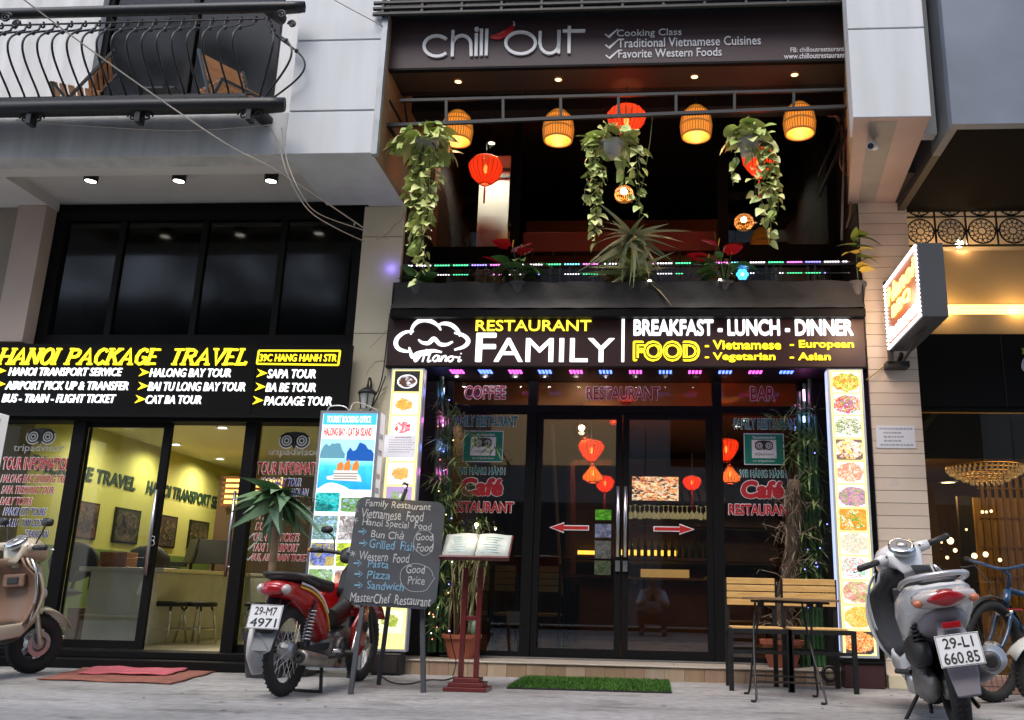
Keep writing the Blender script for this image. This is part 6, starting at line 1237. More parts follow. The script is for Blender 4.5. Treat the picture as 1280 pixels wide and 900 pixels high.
f1, f2, f3, f4 = Vector((.655,6.25,.01)), Vector((1.085,6.22,.01)), Vector((.66,6.75,.01)), Vector((1.11,6.68,.01))
for a_, tp in ((f1, (.70,6.60,.61)), (f2, (1.02,6.62,.61)), (f3, (.72,6.36,.61)), (f4, (1.04,6.36,.61))):
    tp = Vector(tp); MB().tube(smooth_pts([a_+Vector((-.035,-.02,.0)), a_+Vector((0,0,.012)), a_.lerp(tp,.3)+Vector((-.008,0,0)), a_.lerp(tp,.65)+Vector((-.012,0,0)), tp], 4), .0075, 6).build('leg', BLACKM, T, smooth=True)
MB().tube([f1+Vector((.012,.06,.11)), f2+Vector((-.02,.07,.11))], .006, 6).build('crossbar', BLACKM, T); MB().tube([f3+Vector((.01,-.06,.12)), f4+Vector((-.01,-.06,.12))], .006, 6).build('crossbar', BLACKM, T)
for x in (.71, 1.03, 1.09): MB().box(x-.02, x+.02, 6.34, 6.38, .585, .612).build('hinge', BLACKM, T)
# ================================================================== mats
GM = MB(); rs = random.Random(1); x0, x1, y0, y1 = -1.0, .13, 6.64, 7.52
gm_ = mat('green_turf', (.06,.17,.015), .95, var=.45, vs=14, c2=(.03,.10,.01))
T = thing('door_mat', 'bright green artificial grass mat in front of the glass doors', 'mat', ((x0+x1)/2, (y0+y1)/2, 0)); box('backing', x0, x1, y0, y1, .002, .012, BLKPL, T)
for k in range(9000):
    x = rs.uniform(x0+.005, x1-.005); y = rs.uniform(y0+.005, y1-.005); a = rs.uniform(0, 6.3); h_ = rs.uniform(.014,.024); dx, dy = .005*cos(a), .005*sin(a)
    GM.add([(x-dx,y-dy,.011),(x+dx,y+dy,.011),(x+dy*1.5+rs.uniform(-.006,.006),y-dx*1.5,.011+h_)], [(0,1,2)])
GM.build('turf', gm_, T, recalc=False)['kind'] = 'stuff'
def cloth(nm, lab, quad, z, m, seed, amp=.004):
    n_ = 22; v = []; r = random.Random(seed); ph = [r.uniform(0,6) for _ in range(6)]
    for j in range(n_+1):
        for i in range(n_+1):
            u, w2 = i/n_, j/n_; p = (quad[0]*(1-u)+quad[1]*u)*(1-w2)+(quad[3]*(1-u)+quad[2]*u)*w2
            e = .006*sin(9*u+ph[0])*(w2 in (0,1))+0; v.append(Vector((p.x+.01*sin(14*w2+ph[2])*(i in (0,n_)), p.y+.012*sin(11*u+ph[1])*(j in (0,n_)), z+amp*(1+sin(12*u+ph[3]+4*w2)*sin(8*w2+ph[4]+3*u)))))
    mb = MB(); mb.v = v; mb.f = [(j*(n_+1)+i, j*(n_+1)+i+1, (j+1)*(n_+1)+i+1, (j+1)*(n_+1)+i) for j in range(n_) for i in range(n_)]; mb.i = [0]*len(mb.f)
    o = mb.build(nm, m, None, smooth=True); s_ = o.modifiers.new('th','SOLIDIFY'); s_.thickness = .005; s_.offset = 1; tag(o, lab, 'mat', 'mats in front of the agency'); return o
cloth('floor_mat', 'worn terracotta-red mat on the pavement before the agency doors', [atz(48,850,.0), atz(215,856,.0), atz(272,840,.0), atz(110,835,.0)], .003, mat('brick_red_mat', (.26,.095,.07), .9, var=.35, vs=9, bump=.4, bs=150), 1, .002)
cloth('floor_mat', 'crumpled pink mat lying on top of the terracotta one', [atz(98,845,.0), atz(208,847,.0), atz(240,838,.0), atz(135,832,.0)], .013, mat('pink_mat', (.46,.10,.13), .9, var=.25, vs=7, bump=.3, bs=100), 5, .006)
o = MB().torus((0,0,0), .05, .014, 'Y', 20, 8).build('vent_hole_ring', BLKPL, None, smooth=True); o.location = at(1037,846,7.575)-Vector((0,0,.04)); tag(o, 'small round black pipe end in the tiled step below the right chair', 'pipe end')
# ================================================================== plants on the ground
def blades(mb, c, n_, ln, spread, rs, w_=.018, down=.3, yb=0):
    for k in range(n_):
        a = rs.uniform(0, 2*pi); e = rs.uniform(-.5-down, .8); d = Vector((cos(a)*cos(e), sin(a)*cos(e), sin(e))); L_ = ln*rs.uniform(.6,1.15); p = c+Vector((rs.uniform(-1,1),rs.uniform(-1,1),rs.uniform(-1,1)))*spread
        s_ = d.cross(Vector((0,0,1))); s_ = s_.normalized() if s_.length > .01 else Vector((1,0,0)); m_ = p+d*L_*.5+Vector((0,0,-.03*L_)); t_ = p+d*L_+Vector((0,0,-.22*L_)); w2 = w_*rs.uniform(.7,1.2)
        mb.add([p, m_-s_*w2/2, t_, m_+s_*w2/2, ], [(0,1,2,3)])
def bamboo(name, label, canes, clumps, m, seed, culm_m, r_=.017, pot_c=None, sway=.02):
    rs = random.Random(seed); c0 = Vector(pot_c) if pot_c else Vector(canes[0][0]); T = thing(name, label, 'plant', c0, 'bamboo plants beside the restaurant glass')
    for a_, b_, rr in canes:
        a_, b_ = Vector(a_), Vector(b_); n_ = 9; pts = [a_.lerp(b_, q/n_)+Vector((rs.uniform(-1,1)*sway*.4, rs.uniform(-1,1)*sway*.4, 0)) for q in range(n_+1)]; pr2 = []; rad_ = []
        for q, p in enumerate(pts):
            pr2 += [p-Vector((0,0,.008)), p, p+Vector((0,0,.008))]; rad_ += [rr, rr*1.18, rr]
        MB().tube(pr2, rad_, 8).build('culm', culm_m, T, smooth=True)
    mb = MB()
    for c, n_, ln, sp in clumps: blades(mb, Vector(c), n_, ln, sp, rs)
    o = mb.build('foliage', m, T, recalc=False); o['kind'] = 'stuff'
    return T
CULM = mat('green_culm', (.025,.075,.025), .35, var=.3, vs=10); CULMD = mat('dry_culm', (.28,.22,.12), .6, var=.3, vs=8)
def G(px, py, Y): return at(px, py, Y)
cl = []; rs = random.Random(21)
for px, py, n_ in ((548,500,10),(560,525,16),(575,512,10),(552,555,22),(590,545,14),(570,575,20),(548,600,24),(560,625,26),(580,610,16),(555,655,28),(575,665,24),(600,650,14),(560,690,26),(548,720,22),(556,750,20),(545,780,16),(615,560,8),(600,690,12)): cl.append((G(px,py,7.86), n_*2, .17, .055))
can = [(G(px, 814, 7.9), G(px+dx, py, 7.9), .019) for px, dx, py in ((537,11,478),(543,10,470),(550,8,500),(556,6,520),(540,14,540),(560,3,600))]
bamboo('artificial_bamboo', 'green bamboo stand strung with tiny lights at the left side of the restaurant glass', can, cl, G4, 3, CULM)
cl = []; 
for px, py, n_ in ((1000,512,10),(1015,515,8),(975,520,8),(1010,545,16),(1022,560,14),(992,570,14),(1015,590,16),(1000,610,12),(1022,625,12),(1010,665,20),(1018,690,24),(1008,712,18),(1025,655,10),(990,548,8)): cl.append((G(px,py,7.86), n_*2, .16, .05))
can = [(G(px, 832, 7.92), G(px+dx, py, 7.92), .02) for px, dx, py in ((1003,-4,490),(1010,-5,480),(1018,-7,475),(1024,-9,500),(1030,-10,520))]
bamboo('artificial_bamboo', 'green bamboo stand between the right window and the menu lightbox', can, cl, G4, 5, CULM)
# potted cane plant on the left
c = G(577,800,7.84); c.z = ZST; T = thing('potted_bamboo', 'terracotta pot of thin dry canes and drooping leaves behind the menu stand', 'plant', c)
pot(c, .10, .155, .19, TERRA, T)
mb = MB(); rs = random.Random(31)
for k in range(13):
    a = c+Vector((rs.uniform(-.1,.1), rs.uniform(-.06,.06), .15)); b_ = a+Vector((rs.uniform(-.08,.14), rs.uniform(-.05,.05), rs.uniform(.5,.95))); MB().tube([a, a.lerp(b_,.5)+Vector((rs.uniform(-.02,.02),0,0)), b_], .006, 6).build('cane', CULMD, T, smooth=True)
    for q in range(7): blades(mb, a.lerp(b_, rs.uniform(.45,1.1)), 6, .13, .03, rs, .010, .8)
mb.build('foliage', leaf_mat('olive_leaf', (.10,.12,.03), (.24,.24,.09), .6), T, recalc=False)['kind'] = 'stuff'
MB().ell(c+Vector((.1,-.02,.24)), (.05,.04,.07), 10, 8).build('leaf_bunch', leaf_mat('dusty_leaf', (.12,.2,.13), (.2,.3,.2)), T)
# dead palm trunk on the right
c = G(978,818,7.8); c.z = ZST; T = thing('potted_palm', 'terracotta pot with a shaggy brown trunk of dry fronds behind the slatted chairs', 'plant', c)
pot(c, .11, .165, .21, TERRA, T); DRY = leaf_mat('dry_frond', (.09,.055,.03), (.25,.19,.13), .9)
tp = G(992,600,7.8); pts = [c+Vector((0,0,.15)), c+Vector((.02,0,.5)), c.lerp(tp,.55)+Vector((.02,0,.1)), tp]
MB().tube(smooth_pts(pts,4), [.05+.012*(q % 2) for q in range(len(smooth_pts(pts,4)))], 10).build('trunk', mat('fibrous_bark', (.10,.07,.045), .95, var=.5, vs=30, bump=1, bs=60, stretch=(1,1,.2)), T, smooth=True)
mb = MB(); rs = random.Random(5)
for k in range(34):
    t_ = rs.uniform(.12,1); p = c.lerp(tp, t_)+Vector((rs.uniform(-.05,.05), rs.uniform(-.06,.0), 0)); a = rs.uniform(-.3, pi+.3); d = Vector((cos(a), -.3*abs(sin(a))-.1, rs.uniform(-.7,.9))).normalized(); e = p+d*rs.uniform(.10,.30); MB().tube([p, p.lerp(e,.5)+Vector((0,0,.03)), e], .003, 4).build('twig', MATS['dry_frond'], T)
    blades(mb, p, 22, .15, .04, rs, .008, 1.0); blades(mb, e, 5, .09, .02, rs, .006, .5)
mb.build('dry_foliage', DRY, T, recalc=False)['kind'] = 'stuff'
# dracaena before the agency
c = G(352,840,7.0); c = Vector((G(350,700,7.0).x-.03, 7.0, 0)); T = thing('potted_dracaena', 'potted dracaena with a bare trunk and broad drooping leaves behind the red motorbike seat', 'plant', c)
pot(c, .13, .18, .32, mat('dark_glazed_pot', (.03,.03,.035), .3), T); BARK = mat('pale_bark', (.22,.15,.09), .85, var=.35, vs=20, bump=.6, bs=50)
ct = G(349,628,7.0); MB().tube(smooth_pts([c+Vector((0,0,.25)), c.lerp(ct,.5)+Vector((-.012,0,0)), ct], 5), .030, 10).build('trunk', BARK, T, smooth=True)
MB().ell(ct+Vector((-.03,-.03,-.06)), (.04,.04,.06), 10, 7).build('cut_stub', mat('stub_brown', (.22,.09,.02), .8), T, smooth=True)
DM = leaf_mat('dracaena_leaf', (.07,.16,.06), (.20,.32,.19), .35); DLM = [leaf_mesh('leaf', .28, .13, DM, 1.2, .25, 8, False, 1), leaf_mesh('leaf', .25, .14, DM, 1.9, .25, 8, False, 2), leaf_mesh('leaf', .30, .12, DM, .9, .25, 8, False, 3)]
rosette(T, ct+Vector((0,0,.03)), 54, DLM, (.65,1.0), (-.6,1.1), 3, front=.3)
# string of tiny lights on the left bamboo + LED sticks
for k, (side, X0) in enumerate(((0, 541), (1, 1014))):
    LS = thing('fairy_lights', ['tiny warm and blue fairy lights wound through the left bamboo', 'few tiny blue fairy lights on the right bamboo and chairs'][k], 'string lights', G(X0+8, 640, 7.8), 'fairy lights on the bamboo'); rs = random.Random(k+2)
    mbs = [MB() for _ in range(4)]
    for q in range(34 if k == 0 else 10):
        px = X0+rs.uniform(-8,26); py = rs.uniform(490,805) if k == 0 else rs.uniform(560,760); p = G(px+(640-py)*.03, py, 7.74+rs.uniform(0,.12)); mbs[(q*7 % 4) if k == 0 else 3].ell(p, .0052, 6, 4)
    for q, mb in enumerate(mbs):
        if mb.v: mb.build('bulbs', [emis('fairy_warm', (1,.7,.3), 2.2), emis('fairy_white', (1,.95,.85), 2), emis('fairy_red', (1,.25,.15), 1.5), emis('fairy_blue', (.2,.2,1), 3)][q], LS)['kind'] = 'stuff'
    MB().tube([G(X0+14-10*(q % 2)+q*.4, 480+34*q, 7.78) for q in range(10)], .003, 4).build('cord', CABLEB, LS)
for k, (px, py, h_, m, lb) in enumerate([(554,492,.10,'led_blue','blue LED stick left of the word COFFEE'),(553,527,.09,'led_magenta','pink LED stick left of FAMILY RESTAURANT on the left window'),(551,560,.09,'led_blue','blue LED stick left of the green badge'),(550,591,.06,'led_magenta','small pink LED stick left of the Café lettering'),(1005,494,.10,'led_magenta','pink LED stick at the top right of the right window'),(1005,524,.05,'led_blue','small blue LED stick right of FAMILY RESTAURANT lettering')]):
    p = G(px, py, 7.9); s_ = thing('led_stick', lb, 'led light', p, 'upright LED sticks at the sides of the glass'); MB().tube([p-Vector((0,0,h_/2)), p+Vector((0,0,h_/2))], .009, 8).build('tube', emis('led_core_blue', (.5,.6,1), 2.5) if 'blue' in m else emis('led_core_mag', (1,.55,.95), 2.5), s_); MB().tube([p-Vector((0,-.02,h_/2+.02)), p+Vector((0,.02,h_/2+.02))], .012, 6).build('backing', BLKPL, s_)
    lamp('led_glow', p-Vector((0,.04,0)), .35, (.2,.25,1) if 'blue' in m else (1,.15,.8), .02, parent=s_)
# ================================================================== vehicles (built nose along +x, rear wheel on the origin, then parked)
def ering(x, y, z, w_, h_, n=16, p=2.6, tilt=0.):
    """superellipse ring across the bike at x; w_, h_ half sizes"""
    out = []
    for k in range(n):
        a = 2*pi*k/n; ca, sa = cos(a), sin(a); u = abs(ca)**(2/p)*(1 if ca > 0 else -1)*w_; v = abs(sa)**(2/p)*(1 if sa > 0 else -1)*h_
        out.append(Vector((x+tilt*v, y+u, z+v)))
    return out
def wheel(T, x, R_, tr, rimm, spoked=True, name='wheel', rw=.7, turn=0, y=0):
    c = Vector((x, y, R_)); r = R_-tr
    w_ = MB().torus(c, r-.012, .016, 'Y', 40, 8, 1.5).build(name, rimm, T, smooth=True)
    MB().torus(c, r, tr, 'Y', 44, 12, rw).build('tyre', RUBBER, w_, smooth=True)
    tm = MB()
    for k in range(44):
        a = 2*pi*k/44
        for s in (-1, 1): tm.beam(c+Vector(((r+tr*.93)*cos(a), s*tr*rw*.15, (r+tr*.93)*sin(a))), c+Vector(((r+tr*.82)*cos(a+.05), s*tr*rw*.62, (r+tr*.82)*sin(a+.05))), .012, .010)
    tm.build('tread', RUBBER, w_)['kind'] = 'stuff'
    MB().lathe([(.001,-.05),(.05 if spoked else .06,-.05),(.06 if spoked else .07,-.02),(.06 if spoked else .07,.03),(.04,.05),(.001,.055)], c, 20, Matrix.Rotation(radians(90), 3, 'X')).build('hub', mat('dull_alu', (.42,.42,.41), .45, metal=.8, var=.2), w_, smooth=False)
    if spoked:
        sp = MB()
        for k in range(28):
            a = 2*pi*k/28; b = a+(.35 if k % 2 else -.35); s = 1 if (k//2) % 2 else -1
            sp.tube([c+Vector((.05*cos(b), s*.03, .05*sin(b))), c+Vector(((r-.02)*cos(a), 0, (r-.02)*sin(a)))], .0022, 4)
        sp.build('spokes', STEEL if rimm is not BLKPL else mat('dark_spoke', (.06,.06,.06), .5), w_)['kind'] = 'stuff'
    else:
        for k in range(5):
            a = 2*pi*k/5; 
            for s in (-.11, .11): MB().beam(c+Vector((.05*cos(a), 0, .05*sin(a))), c+Vector(((r-.01)*cos(a+s), 0, (r-.01)*sin(a+s))), .03, .016, up=(0,1,0)).build('rim_spoke', rimm, w_)
    return w_
def spring(T, a, b, r=.026, n=9, col_=None):
    a, b = Vector(a), Vector(b); s_ = MB().tube([a, b], r*.45, 8).build('shock_absorber', BLKPL, T); d = (b-a).normalized(); e1 = d.orthogonal().normalized(); e2 = d.cross(e1); N_ = n*10
    MB().tube([a.lerp(b, .12+.68*q/N_)+(e1*cos(q*2*pi/10)+e2*sin(q*2*pi/10))*r for q in range(N_+1)], r*.22, 5).build('spring', col_ or STEEL, s_, smooth=True)
def plate(T, c, l1, l2, w_=.19, h_=.14, back=(-1,0,.25)):
    """number plate facing the rear"""
    N = Vector(back).normalized(); U_ = Vector((0,-1,0)); V_ = N.cross(U_).normalized(); c = Vector(c); R_ = Matrix((U_, V_, N)).transposed()
    p_ = MB().obox(c, (w_, h_, .004), R_).build('number_plate', mat('plate_white', (.72,.73,.74), .4), T, bev=.001)
    for z in (-1, 1): MB().obox(c+V_*(z*(h_/2-.004))+N*.003, (w_-.006, .002, .001), R_).build('plate_border', BLKV, p_)
    for z in (-1, 1): MB().obox(c+U_*(z*(w_/2-.004))+N*.003, (.002, h_-.01, .001), R_).build('plate_border', BLKV, p_)
    text(l1, c-U_*w_*.34+V_*h_*.06, U_, V_, w_*.68, h_*.34, BLKV, p_, off=.012, depth=.001, lift=.0025); text(l2, c-U_*w_*.40-V_*h_*.42, U_, V_, w_*.80, h_*.36, BLKV, p_, off=.012, depth=.001, lift=.0025)
def park(T, rear, az, lean, scale=1.):
    """az: heading clockwise from +Y; lean: degrees to its left"""
    T.matrix_world = Matrix.Translation(Vector(rear)) @ Matrix.Rotation(radians(90-az), 4, 'Z') @ Matrix.Rotation(radians(-lean), 4, 'X') @ Matrix.Scale(scale, 4)
ALU = MATS['dull_alu'] if 'dull_alu' in MATS else mat('dull_alu', (.42,.42,.41), .45, metal=.8, var=.2)
# ---- red underbone motorbike
REDP = mat('red_paint', (.42,.006,.008), .22, coat=.6, var=.12, vs=4); SEATM = mat('seat_vinyl', (.02,.02,.02), .45, bump=.2, bs=220); TAILR = mat('tail_lens', (.32,.01,.015), .12, coat=.5); CLR = mat('clear_lens', (.45,.40,.38), .1, coat=.5); ENG = mat('engine_alu', (.22,.21,.20), .5, metal=.7, var=.4, vs=12, bump=.3, bs=60)
GRYP = mat('grey_mudguard', (.16,.17,.18), .5); WHP = mat('white_mudguard', (.5,.5,.5), .5)
T = thing('motorbike', 'red motorbike seen from behind, plate 29-M7 4971, parked left of the chalkboard', 'motorbike')
wheel(T, 0, .285, .042, CHROME); 
wheel(T, 1.2, .285, .040, CHROME)
b = MB().loft([ering(-.30,0,.665,.045,.03), ering(-.27,0,.665,.085,.05,tilt=-.4), ering(-.18,0,.665,.105,.065,tilt=-.3), ering(0,0,.635,.11,.085), ering(.15,0,.59,.115,.11), ering(.30,0,.50,.11,.14), ering(.40,0,.42,.09,.13), ering(.47,0,.36,.05,.07)])
b.build('tail_body', REDP, T, smooth=True)
for s in (-1, 1):
    mb = MB(); P_ = [(-.14,.115*s,.69),(.02,.119*s,.66),(.16,.124*s,.60),(.28,.122*s,.50),(.36,.11*s,.40)]; ribbon(mb, smooth_pts([Vector(p) for p in P_], 4), .012, N=(0,s,0), d=.004); mb.build('side_stripe', mat('yellow_decal', (.6,.42,.02), .4), T)
    mb = MB(); ribbon(mb, smooth_pts([Vector((p[0]+.01,p[1],p[2]+.022)) for p in P_[:4]], 4), .014, N=(0,s,0), d=.004); mb.build('side_stripe', mat('silver_decal', (.6,.6,.62), .35), T)
MB().loft([ering(-.325,0,.665,.02,.02), ering(-.315,0,.665,.06,.034), ering(-.27,0,.665,.088,.04)]).build('tail_light', TAILR, T, smooth=True)
for s in (-1, 1): MB().ell((-.27,s*.085,.67), (.04,.03,.032), 10, 8).build('indicator', CLR, T, smooth=True)
MB().loft([ering(-.24,0,.745,.07,.02), ering(-.15,0,.75,.10,.03), ering(.05,0,.745,.11,.03), ering(.22,0,.715,.115,.04), ering(.40,0,.70,.10,.04), ering(.50,0,.68,.05,.03)]).build('seat', SEATM, T, smooth=True)
MB().tube(smooth_pts([(.08,.13,.70),(-.18,.12,.755),(-.27,.06,.765),(-.28,0,.765),(-.27,-.06,.765),(-.18,-.12,.755),(.08,-.13,.70)], 4), .013, 8).build('grab_rail', BLKPL, T, smooth=True)
MB().loft([ering(-.25,0,.60,.05,.03), ering(-.29,0,.50,.06,.03), ering(-.33,0,.42,.065,.02)]).build('plate_bracket', BLKPL, T, smooth=True)
plate(T, (-.345,0,.50), '29-M7', '4971', .22, .15)
MB().add([(-.30,-.075,.44),(-.30,.075,.44),(-.36,.07,.30),(-.36,-.07,.30),(-.34,0,.27)], [(0,1,2,4,3)]).build('mud_flap', GRYP, T).modifiers.new('s','SOLIDIFY').thickness = .006
fd = MB(); r1 = .345
secs = []
for q in range(9):
    a = radians(60+12*q); secs.append([Vector((r1*cos(a)*.97, w_, .285+r1*sin(a))) for w_ in (-.06,-.045,0,.045,.06)])
fv = [p for s_ in secs for p in s_]; fd.add(fv, [(5*i+j, 5*i+j+1, 5*i+j+6, 5*i+j+5) for i in range(8) for j in range(4)]); fd.build('rear_mudguard', BLKPL, T, smooth=True).modifiers.new('s','SOLIDIFY').thickness = .004
mb = MB().loft([ering(-.22,.15,.33,.02,.10), ering(-.12,.16,.30,.03,.17), ering(.02,.15,.26,.03,.13), ering(.10,.14,.25,.015,.08)]); mb.build('pannier_guard', WHP, T, smooth=True)
spring(T, (.0,-.115,.31), (.09,-.115,.60)); spring(T, (.0,.115,.31), (.09,.115,.60))
MB().beam((0,-.10,.285),(.42,-.09,.30),.02,.045).beam((0,.10,.285),(.42,.09,.30),.02,.045).build('swing_arm', BLKPL, T)['kind'] = 'stuff'
ex = MB(); ex.tube(smooth_pts([(.66,-.07,.22),(.60,-.10,.16),(.45,-.13,.17),(.34,-.145,.19)], 4), .018, 8); ex.build('exhaust_pipe', mat('rusty_steel', (.20,.13,.09), .5, metal=.6, var=.5, vs=20), T, smooth=True)
MB().tube([(.36,-.145,.19),(.30,-.148,.20),(.02,-.158,.235),(-.12,-.162,.255),(-.14,-.162,.257)], [.024,.038,.047,.048,.042], 16).build('muffler', mat('muffler_steel', (.36,.33,.29), .35, metal=.8, var=.3, vs=8), T, smooth=True); MB().torus((-.145,-.162,.257), .026, .013, 'X', 16, 8).build('muffler_tip', BLKPL, T, smooth=True)
MB().loft([ering(.36,0,.28,.09,.07), ering(.45,0,.28,.12,.09), ering(.60,0,.27,.12,.085), ering(.66,0,.28,.08,.06)]).build('engine', ENG, T, smooth=True)
MB().loft([ering(.58,-.03,.33,.06,.05), ering(.72,-.03,.35,.065,.055), ering(.80,-.03,.36,.05,.045)]).build('cylinder_head', ENG, T, smooth=True)
for k in range(5): MB().loft([ering(.62+.03*k,-.03,.335+.005*k,.075,.065), ering(.63+.03*k,-.03,.337+.005*k,.075,.065)]).build('cooling_fin', ENG, T)
MB().lathe([(.001,.0),(.07,.0),(.075,-.03),(.07,-.04)], (.50,-.115,.28), 18, Matrix.Rotation(radians(-90), 3, 'X')).build('clutch_cover', ENG, T, smooth=True)
MB().tube([(.34,-.16,.27),(.44,-.20,.27)], .014, 8).tube([(.52,-.13,.24),(.56,-.20,.25),(.58,-.22,.42)], .009, 6).build('kick_lever', CHROME, T, smooth=True)
MB().tube([(.44,-.20,.26),(.46,-.28,.26)], .017, 8).build('footpeg', BLKPL, T); MB().tube([(.24,-.17,.24),(.25,-.23,.25)], .016, 8).build('footpeg', BLKPL, T); MB().tube([(.24,-.12,.24),(.22,-.19,.20)], .008, 6).build('peg_bracket', BLKPL, T)
for s in (-1, 1):
    MB().tube([(.33,s*.09,.22),(.28,s*.13,.0)], .013, 8).build('stand_leg', BLKPL, T)
MB().tube([(.27,-.13,.012),(.27,.13,.012)], .01, 6).build('stand_bar', BLKPL, T)
# leg shield, frame, front
for s in (-1, 1):
    mb = MB(); prof_ = [(.62,.17,.42),(.70,.20,.55),(.82,.21,.66),(.92,.16,.72),(.98,.06,.74),(1.0,.05,.60),(.95,.10,.45),(.86,.17,.28),(.74,.19,.22),(.64,.17,.28)]
    mb.prism([(x, s*y, z) for x, y, z in prof_], (0,-s*.02,0)); mb.build('leg_shield', REDP, T, bev=.004)
    MB().ell((.76,s*.205,.42), (.035,.01,.045), 10, 8).build('shield_vent', BLKPL, T, smooth=True)
MB().loft([ering(.44,0,.50,.05,.06), ering(.60,0,.46,.055,.07), ering(.78,0,.52,.06,.08), ering(.93,0,.70,.06,.08)]).build('centre_tunnel', BLKPL, T, smooth=True)
MB().loft([ering(.90,0,.66,.12,.05), ering(.95,0,.78,.12,.06), ering(.97,0,.86,.07,.06)]).build('steering_shroud', BLKPL, T, smooth=True)
H_ = T
MB().loft([ering(.86,0,.90,.10,.035), ering(.90,0,.94,.12,.055), ering(.97,0,.95,.12,.06), ering(1.05,0,.93,.08,.05)]).build('handlebar_cover', BLKPL, H_, smooth=True)
MB().loft([ering(.855,0,.95,.055,.012), ering(.90,0,.985,.06,.015), ering(.96,0,.99,.05,.012)]).build('instrument_panel', mat('dash_grey', (.12,.13,.14), .15, coat=.6), H_, smooth=True)
for s in (-1, 1):
    MB().tube(smooth_pts([(.93,s*.08,.94),(.90,s*.20,.955),(.86,s*.33,.96)], 4), .015, 8).build('handlebar', BLKPL, H_, smooth=True); MB().tube([(.875,s*.25,.958),(.858,s*.345,.96)], .019, 10).build('grip', BLKPL, H_, smooth=True); MB().ell((.855,s*.352,.96), .018, 8, 6).build('bar_end', mat('orange_bar_end', (.5,.2,.05), .5), H_, smooth=True)
    MB().tube([(.93,s*.16,.95),(.96,s*.25,.95),(.94,s*.33,.945)], .005, 5).build('brake_lever', CHROME, H_)
    mr_ = MB().tube(smooth_pts([(.90,s*.17,.96),(.93,s*.20,1.06),(.92,s*.25,1.10)], 4), .0055, 6).build('mirror_stalk', BLKPL, H_, smooth=True); MB().loft([ering(.90,s*.25,1.12,.05,.028), ering(.93,s*.25,1.12,.04,.02)]).build('mirror', BLKPL, H_, smooth=True)
MB().ell((1.06,0,.90), (.05,.07,.06), 14, 10).build('headlight', CLR, T, smooth=True)
for s in (-1, 1): MB().tube([(1.02,s*.075,.70),(1.2,s*.08,.285)], .018, 8).build('fork_leg', BLKPL, T)
secs = []
for q in range(8):
    a = radians(30+16*q); secs.append([Vector((1.2+.335*cos(a), w_, .285+.335*sin(a))) for w_ in (-.055,-.04,0,.04,.055)])
MB().add([p for s_ in secs for p in s_], [(5*i+j, 5*i+j+1, 5*i+j+6, 5*i+j+5) for i in range(7) for j in range(4)]).build('front_mudguard', REDP, T, smooth=True).modifiers.new('s','SOLIDIFY').thickness = .004
rr_, ff = atz(354,873,0), atz(444,852,0); az_ = math.degrees(math.atan2(ff.x-rr_.x, ff.y-rr_.y))
park(T, (-2.243,5.79,0), 6.2, -1.0, .94)

